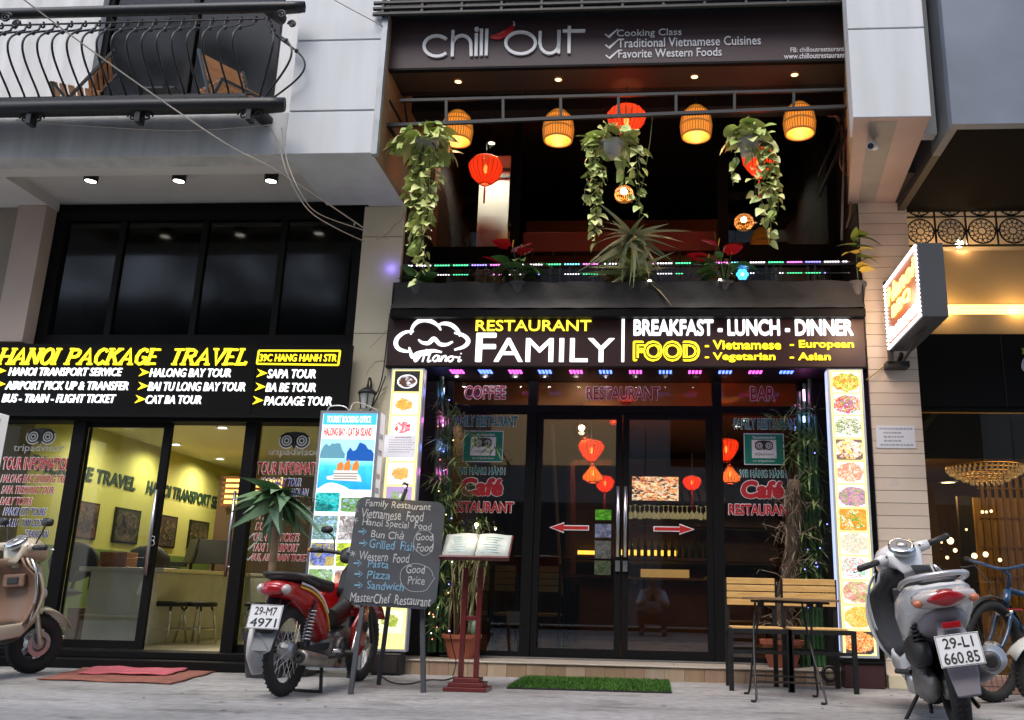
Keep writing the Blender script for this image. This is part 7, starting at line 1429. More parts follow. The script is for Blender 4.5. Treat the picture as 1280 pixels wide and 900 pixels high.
# ---- scooters
def scooter(label, paint, inner, lower, seatm, pl, rear, az, lean, scale, steer, cat='scooter', rimm=None, hlog=None, tub=False, grp='parked scooters'):
    T = thing('scooter', label, cat, (0,0,0), grp); rimm = rimm or ALU; R_ = .225
    wheel(T, 0, R_, .062, rimm, False, rw=.8)
    # engine and drive case on the left
    MB().loft([ering(-.10,.10,.24,.03,.05), ering(.02,.12,.25,.045,.10), ering(.20,.12,.25,.05,.09), ering(.38,.11,.24,.045,.085), ering(.46,.09,.24,.03,.05)]).build('drive_case', ENG, T, smooth=True)
    MB().lathe([(.001,.03),(.06,.03),(.075,.0)], (.30,.16,.25), 18, Matrix.Rotation(radians(-90), 3, 'X')).build('case_cover', STEEL, T, smooth=True)
    MB().loft([ering(-.14,.12,.40,.035,.05), ering(-.02,.13,.42,.055,.085), ering(.16,.13,.41,.055,.08), ering(.24,.12,.40,.03,.05)]).build('air_filter', BLKPL, T, smooth=True)
    MB().loft([ering(.20,0,.30,.07,.10), ering(.40,0,.28,.10,.12), ering(.52,0,.28,.07,.09)]).build('engine', mat('dark_engine', (.05,.05,.05), .6, bump=.4, bs=50), T, smooth=True)
    spring(T, (-.09,.13,.30), (-.06,.115,.62), .032, 10, BLKPL)
    MB().tube([(.30,-.12,.20),(.16,-.15,.24),(.10,-.155,.27),(-.16,-.17,.33),(-.24,-.17,.345)], [.02,.045,.062,.066,.05], 18).build('muffler', mat('muffler_grey', (.16,.15,.15), .4, metal=.5, var=.3), T, smooth=True); MB().tube([(-.02,-.17,.305),(-.23,-.185,.355)], [.068,.070], 18).build('heat_shield', mat('shield_silver', (.40,.42,.43), .3, metal=.6), T, smooth=True); MB().ell((-.245,-.172,.346), (.008,.035,.035), 12, 6).build('muffler_tip', BLKPL, T, smooth=True)
    # tail
    MB().loft([ering(-.40,0,.68,.05,.015), ering(-.36,0,.68,.125,.05,tilt=-.3), ering(-.24,0,.68,.165,.085), ering(-.05,0,.65,.19,.12), ering(.15,0,.60,.195,.15), ering(.34,0,.54,.17,.155), ering(.46,0,.47,.11,.12), ering(.50,0,.42,.08,.08)]).build('rear_body', paint, T, smooth=True)
    MB().loft([ering(-.33,0,.60,.06,.03), ering(-.24,0,.57,.11,.055), ering(-.02,0,.52,.13,.065), ering(.22,0,.44,.13,.07), ering(.38,0,.38,.11,.06)]).build('under_tail', lower, T, smooth=True)
    MB().loft([ering(-.435,0,.665,.02,.012), ering(-.42,0,.668,.105,.036,tilt=-.5), ering(-.375,0,.672,.155,.046,tilt=-.5), ering(-.33,0,.675,.16,.052)]).build('tail_lens', CLR, T, smooth=True)
    MB().loft([ering(-.448,0,.668,.02,.014), ering(-.440,0,.670,.085,.034,tilt=-.5,p=1.5), ering(-.39,0,.674,.115,.045,tilt=-.5,p=1.5)]).build('tail_light', TAILR, T, smooth=True)
    for s in (-1, 1): MB().ell((-.395,s*.135,.660), (.020,.026,.020), 10, 8).build('indicator', mat('amber_lens', (.5,.16,.08), .15), T, smooth=True)
    MB().loft([ering(-.28,0,.56,.05,.04), ering(-.36,0,.50,.07,.035), ering(-.41,0,.44,.075,.03), ering(-.44,0,.32,.07,.012), ering(-.46,0,.22,.055,.008)]).build('rear_mudguard', lower, T, smooth=True)
    MB().obox((-.40,0,.545), (.02,.09,.03), 0).build('reflector', TAILR, T, bev=.004)
    if pl: plate(T, (-.475,0,.43), *pl, .205, .15, (-1,0,.22))
    MB().loft([ering(-.30,0,.755,.08,.012), ering(-.20,0,.765,.115,.03), ering(.05,0,.77,.13,.04), ering(.18,0,.745,.135,.05), ering(.38,0,.73,.115,.05), ering(.50,0,.70,.06,.035)]).build('seat', seatm, T, smooth=True)
    MB().tube(smooth_pts([(.02,.155,.745),(-.20,.16,.77),(-.36,.12,.785),(-.41,.0,.79),(-.36,-.12,.785),(-.20,-.16,.77),(.02,-.155,.745)], 4), .014, 8).build('grab_rail', mat('rail_silver', (.5,.5,.52), .3, metal=.5), T, smooth=True)
    # floor and shield
    MB().loft([ering(.42,0,.30,.16,.06), ering(.60,0,.27,.17,.045), ering(.85,0,.28,.17,.05), ering(.96,0,.34,.15,.06)]).build('floorboard', lower, T, smooth=True)
    for s in (-1, 1): MB().loft([ering(.30,s*.15,.34,.02,.07), ering(.55,s*.172,.30,.018,.055), ering(.85,s*.178,.33,.016,.05), ering(1.0,s*.16,.42,.012,.04)]).build('side_skirt', paint, T, smooth=True)
    # leg shield: curved sheet seen from both sides
    def shield(off, wd, name, m, z0=.34, z1=.86):
        n_ = 8; v = []; f = []
        for i in range(n_+1):
            t_ = i/n_; z = z0+(z1-z0)*t_; xx = .98+.05*sin(pi*t_*.8)-.10*max(0,t_-.5)+off; ww = wd*(.80+.35*sin(pi*min(1,t_*1.05))**.8)*(1 if t_ < .85 else .80)
            for j in range(9): u = -1+2*j/8; v.append((xx-.10*abs(u)**2.2+.0, u*ww, z+.02*(1-abs(u))))
        for i in range(n_):
            for j in range(8): a = 9*i+j; f.append((a, a+1, a+10, a+9))
        o = MB().add(v, f).build(name, m, T, smooth=True); s_ = o.modifiers.new('s','SOLIDIFY'); s_.thickness = .016; s_.offset = 0; return o
    shield(-.035, .225, 'inner_shield', inner); shield(.0, .245, 'leg_shield', paint)
    shl = MB(); shl.tube(smooth_pts([(.90,.20,.36),(.885,.25,.55),(.87,.25,.74),(.88,.18,.86)], 4), .010, 6); shl.build('shield_edge', CHROME, T, smooth=True); shl = MB(); shl.tube(smooth_pts([(.90,-.20,.36),(.885,-.25,.55),(.87,-.25,.74),(.88,-.18,.86)], 4), .010, 6); shl.build('shield_edge', CHROME, T, smooth=True)
    MB().obox((.945,0,.70), (.05,.20,.10), 0).build('glove_box', inner, T, bev=.012); MB().obox((.915,.0,.70), (.006,.10,.05), 0).build('cubby', BLKPL, T, bev=.004)
    MB().loft([ering(1.02,0,.40,.07,.04), ering(1.09,0,.50,.10,.10), ering(1.12,0,.62,.115,.12), ering(1.10,0,.74,.10,.09), ering(1.04,0,.84,.06,.04)][::1]).build('front_panel', paint, T, smooth=True)
    for s in (-1, 1): MB().ell((1.13,s*.085,.60), (.03,.045,.05), 10, 8).build('front_indicator', CLR, T, smooth=True)
    # steering group turned with the wheel
    SA = Vector((1.04, 0, .80)); ax = Vector((-.42, 0, 1)).normalized(); Q = Matrix.Translation(SA) @ Matrix.Rotation(radians(steer), 4, ax) @ Matrix.Translation(-SA)
    before = set(T.children)
    MB().loft([ering(.90,0,.85,.08,.04), ering(.91,0,.92,.12,.065), ering(.97,0,.95,.145,.082), ering(1.05,0,.945,.14,.085), ering(1.13,0,.91,.10,.06), ering(1.16,0,.89,.05,.03)]).build('handlebar_cowl', paint, T, smooth=True)
    MB().tube([(.97,0,.80),(.96,0,.90)], .05, 12).build('steering_neck', paint, T, smooth=True)
    R2 = Matrix.Rotation(radians(-38), 3, 'Y'); d_ = MB().lathe([(.001,.0),(.068,.0),(.074,-.008),(.092,-.03)], (.915,0,1.005), 22, R2).build('dashboard', mat('dash_face', (.22,.23,.24), .25, coat=.5), T, smooth=True); MB().torus((.924,0,.987), .060, .006, 'Z', 24, 6).v
    MB().lathe([(.066,.002),(.078,.005),(.083,-.004)], (.915,0,1.005), 24, R2).build('bezel', CHROME, d_, smooth=True); MB().lathe([(.030,.003),(.034,.003)], (.912,0,1.007), 18, R2).build('gauge_ring', BLKPL, d_); MB().lathe([(.0001,.0035),(.016,.0035)], (.912,0,1.007), 12, R2).build('gauge_face', mat('gauge_white', (.6,.6,.6), .3), d_)
    for s in (-1, 1):
        MB().loft([ering(.97,s*.10,.95,.03,.04), ering(.955,s*.15,.955,.03,.036)]).build('switch_pod', paint, T, smooth=True)
        MB().tube([(.965,s*.12,.955),(.93,s*.205,.955)], [.040,.030], 12).build('bar_cowl', paint, T, smooth=True)
        for q in range(3): MB().ell((.925+.0,s*(.135+.022*q),.965-.006*q), (.012,.008,.009), 8, 6).build('switch', BLKPL, T, smooth=True)
        MB().tube([(.935,s*.20,.955),(.915,s*.345,.958)], [.020,.020], 10).build('grip', BLKPL, T, smooth=True); MB().ell((.914,s*.35,.958), .022, 8, 6).build('bar_end', BLKPL, T, smooth=True)
        MB().tube(smooth_pts([(.965,s*.19,.95),(1.0,s*.24,.95),(.985,s*.36,.945)], 3), .006, 6).build('brake_lever', CHROME, T, smooth=True)
        if pl: continue
        MB().tube(smooth_pts([(.955,s*.17,.97),(.97,s*.20,1.06),(.96,s*.25,1.13)], 4), .006, 6).build('mirror_stalk', BLKPL, T, smooth=True); MB().loft([ering(.945,s*.27,1.15,.055,.034), ering(.975,s*.27,1.15,.05,.03), ering(.99,s*.27,1.15,.02,.012)]).build('mirror', BLKPL, T, smooth=True)
    MB().ell((1.125,0,.905), (.03,.075,.035), 14, 8).build('headlight', CLR, T, smooth=True)
    for s in (-1, 1): MB().tube([(1.10,s*.07,.60),(1.21,s*.075,R_)], .020, 8).build('fork_leg', STEEL, T)
    wheel(T, 1.22, R_, .055, rimm, False, rw=.8, name='front_wheel')
    MB().lathe([(.06,.0),(.095,.0),(.095,.004),(.06,.004)], (1.22,-.05,R_), 24, Matrix.Rotation(radians(90), 3, 'X')).build('brake_disc', STEEL, T)
    secs = [[Vector((1.22+(.285-.0*q)*cos(radians(28+16*q)), w_, R_+.285*sin(radians(28+16*q))-abs(w_)*.35)) for w_ in (-.08,-.05,0,.05,.08)] for q in range(9)]
    MB().add([p for s_ in secs for p in s_], [(5*i+j, 5*i+j+1, 5*i+j+6, 5*i+j+5) for i in range(8) for j in range(4)]).build('front_mudguard', paint, T, smooth=True).modifiers.new('s','SOLIDIFY').thickness = .006
    for c in T.children:
        if c not in before: c.matrix_local = Q
    MB().tube(smooth_pts([(.42,.10,.20),(.44,.16,.12),(.46,.235,.015)], 3), .011, 8).build('side_stand', BLKPL, T, smooth=True); MB().obox((.465,.245,.008), (.06,.04,.012), 0).build('stand_foot', BLKPL, T)
    for s in (-1, 1): MB().tube([(.22,s*.10,.16),(.10,s*.12,.10)], .012, 6).build('centre_stand_leg', BLKPL, T)
    MB().tube([(.20,.17,.30),(.27,.24,.31)], .014, 8).build('footrest', BLKPL, T)
    park(T, rear, az, lean, scale); return T
WHT = mat('white_scooter_paint', (.60,.61,.62), .22, coat=.5, var=.06, vs=3); LOWG = mat('grey_violet_plastic', (.22,.20,.23), .5, bump=.05, bs=200); BGE = mat('beige_scooter_paint', (.50,.42,.31), .25, coat=.5, var=.06, vs=3); BRNI = mat('brown_inner_shield', (.20,.115,.075), .45); 
scooter('white scooter seen from behind, plate 29-L1 660.85, leaning on its stand by the pillar', WHT, mat('dark_inner', (.03,.03,.032), .45), LOWG, SEATM, ('29-L1', '660.85'), (1.568,5.12,0), 7.6, 8.6, .98, 30)
t_ = atz(42,842,0); scooter('beige scooter with a tan inner shield at the left edge of the pavement', BGE, BRNI, mat('dark_lower', (.03,.03,.03), .5), mat('brown_seat', (.08,.04,.025), .5), None, Vector((t_.x-.16, t_.y-1.13, 0)), 8, 4, .93, -14, rimm=mat('bright_alloy', (.72,.72,.70), .35, metal=.25))
t_ = at(1326,840,6.15); scooter('pale grey scooter nosing in from the right edge behind the bicycle', mat('pale_grey_paint', (.5,.52,.5), .25, coat=.5), LOWG, LOWG, SEATM, None, Vector((t_.x+1.12, 6.25, 0)), -86, 4, .93, 10)

# ---- blue bicycle
T = thing('bicycle', 'blue bicycle with wide dark tyres, its front wheel behind the white scooter', 'bicycle'); BLU = mat('blue_frame_paint', (.010,.05,.12), .3, coat=.5); R_ = .33
wheel(T, 0, R_, .034, BLKPL, True, rw=1.); wheel(T, 1.03, R_, .034, BLKPL, True, rw=1., name='front_wheel')
hb_, ht, bbk, stp = Vector((.86,0,.60)), Vector((.82,0,.73)), Vector((.42,0,.28)), Vector((.28,0,.72))
for a, b_, r in ((ht,(.30,0,.66),.020),(hb_,bbk,.024),(bbk,stp,.017),(ht,hb_,.026)): MB().tube([a, b_], r, 10).build('frame_tube', BLU, T, smooth=True)
for s in (-1, 1): MB().tube([(0,s*.06,R_), bbk+Vector((0,s*.03,0))], .010, 6).build('chain_stay', BLU, T); MB().tube([(0,s*.06,R_),(.30,s*.03,.65)], .009, 6).build('seat_stay', BLU, T); MB().tube(smooth_pts([(.87,s*.05,.58),(.93,s*.055,.45),(1.03,s*.055,R_)],3), .013, 8).build('fork_leg', BLU, T, smooth=True)
MB().loft([ering(.86,0,.585,.06,.02), ering(.89,0,.575,.06,.02)]).build('fork_crown', CHROME, T)
MB().tube([ht, ht+Vector((-.03,0,.10)), ht+Vector((.05,0,.14))], .014, 8).build('stem', BLU, T, smooth=True)
MB().tube(smooth_pts([(.80,-.31,.93),(.86,-.16,.90),(.87,0,.87),(.86,.16,.90),(.80,.31,.93)],4), .012, 8).build('handlebar', BLU, T, smooth=True)
for s in (-1, 1): MB().tube([(.83,s*.22,.915),(.785,s*.34,.935)], .017, 8).build('grip', BLKPL, T); MB().tube([(.87,s*.20,.89),(.90,s*.26,.87),(.88,s*.32,.87)], .006, 5).build('brake_lever', BLKPL, T); MB().tube(smooth_pts([(.88,s*.2,.89),(.97,s*.12,.86),(.95,0,.72),(.90,0,.62)],4), .003, 5).build('brake_cable', CABLEB, T, smooth=True)
MB().tube([(.93,.02,.60),(.70,.03,.60)], .008, 6).build('reflector_bar', mat('red_reflector', (.4,.02,.02), .3), T)
secs = [[Vector((1.03+(R_+.035)*cos(radians(40+17*q)), w_, R_+(R_+.035)*sin(radians(40+17*q))-abs(w_)*.4)) for w_ in (-.03,0,.03)] for q in range(8)]
MB().add([p for s_ in secs for p in s_], [(3*i+j, 3*i+j+1, 3*i+j+4, 3*i+j+3) for i in range(7) for j in range(2)]).build('mudguard', BLKPL, T, smooth=True).modifiers.new('s','SOLIDIFY').thickness = .003
MB().loft([ering(.14,0,.80,.07,.02), ering(.25,0,.80,.06,.025), ering(.40,0,.81,.02,.015)]).build('saddle', SEATM, T, smooth=True); MB().tube([stp,(.25,0,.79)], .012, 8).build('seat_post', CHROME, T)
MB().torus(bbk, .09, .006, 'Y', 24, 6).build('chainring', BLKPL, T); MB().tube([bbk+Vector((0,-.05,0)), bbk+Vector((.10,-.07,-.12))], .009, 6).build('crank', STEEL, T); MB().obox(bbk+Vector((.10,-.12,-.12)), (.08,.09,.02), 0).build('pedal', BLKPL, T)
t_ = atz(1243,878,0); park(T, Vector((t_.x+1.03*sin(radians(52)), t_.y+1.03*cos(radians(52)), 0)), -128, 3, 1.0)
# ================================================================== building on the right
NB_ = thing('neighbour_building', 'pale building on the right with a tiled pillar, white column and dark glazed shopfront', 'building', (2.6, 7.7, 0))
px0, px1 = 1.785, 2.19
TILES = [mat('pillar_tile_%d' % k, c, .35, var=.06, vs=3) for k, c in enumerate(((.63,.53,.43),(.61,.51,.41),(.65,.55,.445)))]
box('pillar_core', px0+.004, px1-.004, 7.59, 8.3, 0, 4.0, mat('mortar_pale', (.3,.25,.2), .9), NB_)
z = .0; k = 0
while z < 3.99:
    h_ = min(.098, 3.995-z); box('tile', px0, px1, 7.575, 7.60, z+.0012, z+h_-.0012, TILES[(k*7) % 3], NB_); box('tile', px1-.02, px1+.003, 7.601, 8.1, z+.0012, z+h_-.0012, TILES[(k*5) % 3], NB_); z += .10; k += 1
box('plinth', px0-.005, px1+.02, 7.50, 7.574, 0, .10, STONE, NB_, bev=.004)
# white column overhead
cx0, cx1 = 1.435, 1.985; ZB = 4.0; YW_ = 6.09
for z0, z1 in ((ZB, 4.72), (4.732, 6.2), (6.212, 9)): MB().prism([(cx0,YW_,z0),(cx1,YW_,z0),(cx1,YW_+.3,z0),(cx0+.04,YW_+.3,z0)], (0,0,z1-z0)).build('wall_panel', WHITE2, NB_, bev=.004)
MB().prism([(cx0+.044,YW_+.302,ZB+.003),(cx1-.004,YW_+.302,ZB+.003),(2.05,7.56,ZB+.003),(1.70,7.56,ZB+.003)], (0,0,5)).build('column_core', mat('ochre_side', (.33,.24,.12), .75, var=.3, vs=3), NB_)
MB().prism([(cx0+.004,YW_+.004,ZB-.004),(cx1-.004,YW_+.004,ZB-.004),(2.10,7.60,ZB-.004),(1.70,7.60,ZB-.004)], (0,0,.006)).build('column_soffit', mat('pink_soffit', (.40,.30,.26), .7, var=.15, vs=2), NB_)
ss = MB().prism([(1.56,YW_+.05,ZB-.0055),(1.76,YW_+.05,ZB-.0055),(1.92,7.55,ZB-.0055),(1.78,7.55,ZB-.0055)], (0,0,.001)); ss.build('soffit_stripe', mat('grey_soffit_band', (.27,.25,.22), .8, var=.2, vs=2), NB_)  # grey stripe running back along the pinkish soffit
box('soffit_link', cx1-.004, 2.19, 7.0, 7.60, ZB-.002, ZB+.05, mat('side_shaded', (.035,.028,.026), .6), NB_)  # carries on the painted shade of the canopy side
box('recess_wall', cx1, 2.10, 6.35, 6.45, ZB, 9, mat('grey_recess', (.25,.27,.29), .7, var=.2, vs=3), NB_)
# canopy
gx0 = 2.115; GRYB = mat('blue_grey_fascia', (.17,.20,.25), .5, var=.3, vs=1.2); DKS = mat('black_soffit', (.006,.005,.004), .95, spec=.1)
gz = at(1187,157,6.08).z
box('canopy_fascia', gx0, 5, 6.06, 6.14, gz, 9, GRYB, NB_); box('canopy_side', gx0+.001, gx0+.06, 6.55, 7.62, gz+.002, 9, mat('side_shaded', (.035,.028,.026), .6), NB_); box('canopy_side', gx0, gx0+.06, 6.142, 6.549, gz+.002, 9, mat('side_grey', (.13,.145,.17), .55, var=.3, vs=2), NB_); box('canopy_soffit', gx0+.062, 5, 6.142, 7.7, gz+.05, gz+.08, DKS, NB_)  # rear part of the canopy side coloured darker, its shading put into the paint
YR = 7.72; R = lambda x, y: at(x, y, YR)
# grille of rosettes
gz0, gz1 = R(1200,307).z, R(1200,262).z; gx = 2.2; wd = .262
box('grille_header', 2.19, 5, YR-.03, YR+.05, gz1, gz1+.15, DKS, NB_)
GRL = thing('rosette_grille', 'black iron grille of round rosettes glowing from behind over the right shop', 'grille', (2.9, YR, gz0))
rows_z = [gz0+.135, gz0+.135+.262]
for i in range(6):
    for j, cz in enumerate(rows_z):
        c = Vector((gx+.14+wd*i, YR, cz)); 
        if j == 1 and cz-.1 > gz1: continue
        mb = MB(); mb.torus(c, .115, .007, 'Y', 24, 5).torus(c, .035, .006, 'Y', 12, 5)
        for q in range(12): a = q*pi/6; mb.tube([c+Vector((.035*cos(a),0,.035*sin(a))), c+Vector((.085*cos(a),0,.085*sin(a)))], .004, 4); mb.torus(c+Vector((.09*cos(a+.26),0,.09*sin(a+.26))), .02, .004, 'Y', 8, 4)
        mb.build('rosette', IRON, GRL)['kind'] = 'stuff'
        MB().obox(c+Vector((.131,0,0)), (.03,.02,.03), Matrix.Rotation(.785,3,'Y')).build('boss', IRON, GRL)
    MB().box(gx+wd*i-.001, gx+wd*i+.012, YR-.01, YR+.01, gz0, gz1+.1).build('bar', IRON, GRL)
for z in (gz0-.006, gz0+.262): MB().box(gx, gx+wd*6, YR-.012, YR+.012, z, z+.012).build('bar', IRON, GRL)
box('grille_back', 2.2, 5, YR+.35, YR+.36, gz0-.05, gz1+.3, mat('tan_back', (.62,.45,.25), .6), NB_)
p = R(1206,297)+Vector((0,.15,0)); s_ = thing('grille_lamp', 'warm round lamp glowing behind the rosette grille', 'lamp', p); MB().ell(p, .035, 12, 8).build('bulb', BULB, s_, smooth=True); MB().lathe([(.02,.03),(.03,.05),(.001,.06)], p, 10).build('holder', BLKPL, s_); lamp('grille_light', p-Vector((0,.05,.04)), 5, (1,.72,.4), .03, parent=s_)
# glossy beige fascia with cove strip
BEI = mat('beige_gloss_panel', (.66,.42,.20), .3, var=.08, vs=2); zA, zBq, zC = R(1200,418).z, R(1200,378).z, R(1200,392).z
box('fascia_panel', 2.2, 5, YR+.10, YR+.14, zBq, gz0-.008, BEI, NB_); box('fascia_panel', 2.2, 5, YR+.02, YR+.06, zA, zC, BEI, NB_); box('cove_strip', 2.2, 5, YR+.05, YR+.10, zC+.004, zBq-.004, emis('cove_glow', (1,.72,.22), 1.1), NB_)
for k_ in range(4): lamp('cove_glow', (2.5+.6*k_, YR-.04, (zBq+zC)/2), 1.3, (1,.70,.30), .02, parent=NB_)
box('sign_board', 2.2, 5, YR-.03, YR+.05, R(1200,509).z, zA-.004, SIGNBLK, NB_, bev=.003)
box('sign_seam', R(1252,460).x, R(1252,460).x+.006, YR-.033, YR-.03, R(1200,509).z, zA-.01, BLACKM, NB_)
lg = thing('shop_logo', 'fragment of a pale script logo with green sprig on black board, right edge', 'sign', R(1277,455)); s2 = smooth_pts([R(1286,448)+Vector((0,-.035,0)), R(1279,450)+Vector((0,-.035,0)), R(1276,460)+Vector((0,-.035,0)), R(1281,466)+Vector((0,-.035,0)), R(1290,464)+Vector((0,-.035,0))], 4); mb = MB(); ribbon(mb, s2, .02, d=.006); mb.build('lettering', mat('pale_logo', (.5,.52,.6), .4), lg)
mb = MB(); q = R(1277,444)+Vector((0,-.035,0)); ribbon(mb, [q, q+Vector((.01,0,.03)), q+Vector((-.005,0,.05))], .022, d=.006); mb.build('sprig', mat('logo_green', (.25,.3,.05), .5), lg)
box('glass_head', 2.2, 5, YR-.01, YR+.04, R(1200,514).z, R(1200,508).z-.001, BLACKF, NB_)
box('shop_glass', 2.205, 5, YR+.02, YR+.03, .1, R(1200,514).z, glass_mat('right_shop_glass', (.8,.74,.62), 1, .045), NB_); box('bottom_rail', 2.2, 5, YR-.01, YR+.05, .0, .10, STONE, NB_); box('mullion', 2.195, 2.215, YR-.02, YR+.05, .1, R(1200,514).z, BLACKF, NB_)
box('dark_lintel', 2.2, 6, YR+.3, YR+.35, R(1200,566).z, R(1200,508).z, mat('olive_dark', (.035,.03,.018), .7, var=.4, vs=3), NB_)
box('doorstep', 2.2, 5, 7.30, 7.70, 0, .10, mat('brick_step', (.20,.12,.09), .8, var=.2), NB_, bev=.006)
for k in range(12):
    for j in range(2): box('step_tile', 2.21+.2*k, 2.40+.2*k, 7.294, 7.299, .006+.048*j, .048+.048*j, TILES[k % 3] if False else mat('pink_tile', (.30,.17,.13), .6, var=.15), NB_)
ZC2 = 2.60
box('interior_floor', 2.2, 9, 7.78, 16, .05, .099, mat('warm_floor', (.25,.17,.09), .25), NB_); box('interior_ceiling', 2.2, 9, 8.1, 16, 2.92, 3.0, mat('cove_ceiling', (.6,.46,.22), .7), NB_)
box('interior_wall', 2.2, 9, 15.9, 16, .1, 3, mat('umber_wall', (.12,.075,.035), .7, var=.3, vs=1.5), NB_); box('interior_wall', 2.195, 2.2-.002+.01, 8.2, 16, .1, 3, MATS['umber_wall'], NB_)
# dropped ceiling with lit oval cove
box('ceiling_drop', 2.2, 9, 8.1, 9.3, 2.60, 2.66, mat('brown_drop', (.20,.13,.07), .6), NB_); box('ceiling_drop', 2.2, 9, 11.6, 15.9, 2.60, 2.66, MATS['brown_drop'], NB_)
box('cove_light', 2.3, 8, 9.32, 9.36, 2.70, 2.80, emis('cove_lamp', (1,.7,.2), 2.2), NB_); lamp('cove_fill', (4.0,10.3,2.70), 42, (1,.66,.22), .4, parent=NB_); lamp('cove_fill', (3.2,12.5,2.2), 50, (1,.65,.28), .3, parent=NB_)
p = at(1232,592,10.4); ch = thing('crystal_chandelier', 'wide tiered crystal chandelier hanging inside the right shop', 'chandelier', p)
for k, (r, z) in enumerate(((.40,.07),(.37,.035),(.31,.0),(.24,-.035),(.16,-.07))):
    MB().torus(p+Vector((0,0,z)), r, .008, 'Z', 40, 5).build('ring', mat('brass', (.45,.28,.1), .3, metal=.9), ch, smooth=True); cr = MB(); n_ = int(r*110)
    for q in range(n_): a = 2*pi*q/n_; cr.ell(p+Vector((r*cos(a), r*sin(a), z-.028)), (.013,.013,.026), 5, 4)
    cr.build('crystals', mat('crystal', (.55,.42,.22), .1, spec=.9, emit=.08, ecol=(1,.8,.4)), ch)['kind'] = 'stuff'
MB().tube([p+Vector((0,0,.1)), p+Vector((0,0,.5))], .012, 6).build('rod', MATS['brass'], ch)
p = at(1185,602,9.6); s_ = thing('ceiling_downlight', 'oval-looking bright downlight inside the right shop under the chandelier', 'light', p); MB().lathe([(.09,0),(.09,-.01),(.07,-.012)], p, 20).build('trim_ring', STEEL, s_); MB().lathe([(.0001,-.008),(.07,-.008)], p, 18).build('diffuser', emis('warm_white_lamp', (1,.85,.6), 6), s_)
# curtain-like gold panel, dark doorway, frames
GP = mat('gold_wall_panel', (.40,.27,.09), .4, var=.45, vs=3, stretch=(6,6,1))
a = at(1218,640,12.0); box('gold_panel', a.x, 8, 12.0, 12.05, .1, at(1230,622,12.0).z, GP, NB_)
for k in range(7): x = at(1228+9*k, 640, 11.98).x; box('panel_fret', x, x+.035, 11.97, 11.995, .4, 2.2, mat('fret_brown', (.22,.14,.05), .5), NB_)
for k in range(5): box('panel_fret', a.x+.05, 6, 11.96, 11.969, .6+.36*k, .62+.36*k, MATS['fret_brown'], NB_)
box('dark_doorway', at(1198,640,11.5).x, at(1216,640,11.5).x, 11.5, 11.56, .1, at(1200,620,11.5).z, BLACKM, NB_)
for k, (px, py, r) in enumerate(((1188,676,.035),(1194,688,.022),(1184,697,.018),(1218,695,.03),(1232,693,.028),(1177,678,.012),(1228,640,.016),(1233,640,.014),(1239,639,.016),(1208,662,.012),(1250,700,.02))):
    p = at(px, py, 9.8+.25*(k % 3)); s_ = thing('glow_bulb', 'small warm glowing bulb inside the right shop, '+['brightest, beside the pillar edge','just below the brightest one','lowest of the three by the pillar','left of the pair above the bicycle bars','right of the pair above the bicycle bars','tiny, against the pillar edge','left of three on the gold panel','middle of three on the gold panel','right of three on the gold panel','faint, above the dark doorway','near the bicycle handlebar'][k], 'lamp', p, 'bulbs glowing in the right shop'); MB().ell(p, r, 10, 8).build('bulb', emis('warm_bokeh', (1,.78,.5), 2.5), s_, smooth=True); MB().tube([p+Vector((0,0,r)), p+Vector((0,0,r+.3))], .003, 4).build('cord', CABLEB, s_)
# notice on the pillar and faint stencil
p = at(1118,546,7.57); s_ = thing('paper_notice', 'small white printed notice stuck on the tiled pillar', 'notice', p); a, b_ = at(1096,560,7.57), at(1143,532,7.57)
MB().box(a.x, b_.x, 7.569, 7.573, a.z, b_.z).build('paper', mat('notice_white', (.66,.68,.72), .6), s_); rs = random.Random(4)
for k in range(5):
    ln = MB(); xx = a.x+.03+(.03 if 0 < k < 4 else 0); zz = b_.z-.035-.033*k
    while xx < (b_.x-.03 if k in (0, 4) else a.x+.2): w_ = rs.uniform(.01,.03); ln.box(xx, xx+w_, 7.5675, 7.569, zz, zz+.014); xx += w_+.006
    ln.build('print_line', mat('grey_ink', (.34,.35,.40), .7), s_)
box('stencil_mark', at(1114,602,7.57).x, at(1124,602,7.57).x, 7.5735, 7.5745, at(1118,606,7.57).z, at(1118,598,7.57).z, mat('faded_white', (.56,.5,.44), .6), NB_)
# ---- projecting lightbox sign
XS_ = 1.93; f = lambda x, y: atx(x, y, XS_)
PS = thing('projecting_sign', 'projecting black box sign with glowing yellow and white script and a border of white bulbs', 'sign', f(1110,430)); y0, y1 = f(1149,350).y, f(1108,390).y; zt1 = f(1143,304).z; zb1 = f(1155,410).z
zt1 = (f(1143,306).z+f(1106,357).z)/2; zb1 = (f(1154,402).z+f(1110,434).z)/2
box('housing', XS_+.004, XS_+.19, y0, y1, zb1, zt1, mat('sign_case', (.06,.065,.075), .4), PS, bev=.006); box('face', XS_-.001, XS_+.003, y0+.012, y1-.012, zb1+.012, zt1-.012, mat('brown_face', (.12,.03,.012), .4, emit=.25, ecol=(.5,.12,.03)), PS)
WB = emis('border_bulb', (1,1,1), 3)
ny, nz = 12, 17; bb_ = MB().ell((0,0,0), .012, 8, 6).build('border_bulb', WB, PS); me_b = bb_.data; bpy.data.objects.remove(bb_)
me_b.transform(Matrix.Translation(base_of(PS)))
for k in range(nz): 
    for y in (y0+.02, y1-.02): inst('border_bulb', me_b, PS, loc=(XS_-.006, y, zb1+.02+(zt1-zb1-.04)*k/(nz-1)))
for z in (zb1+.02, zt1-.02): MB().tube([(XS_-.006, y0+.03, z), (XS_-.006, y1-.03, z)], .010, 6).build('border_tube', WB, PS)
Lw = y1-y0; hS = zt1-zb1
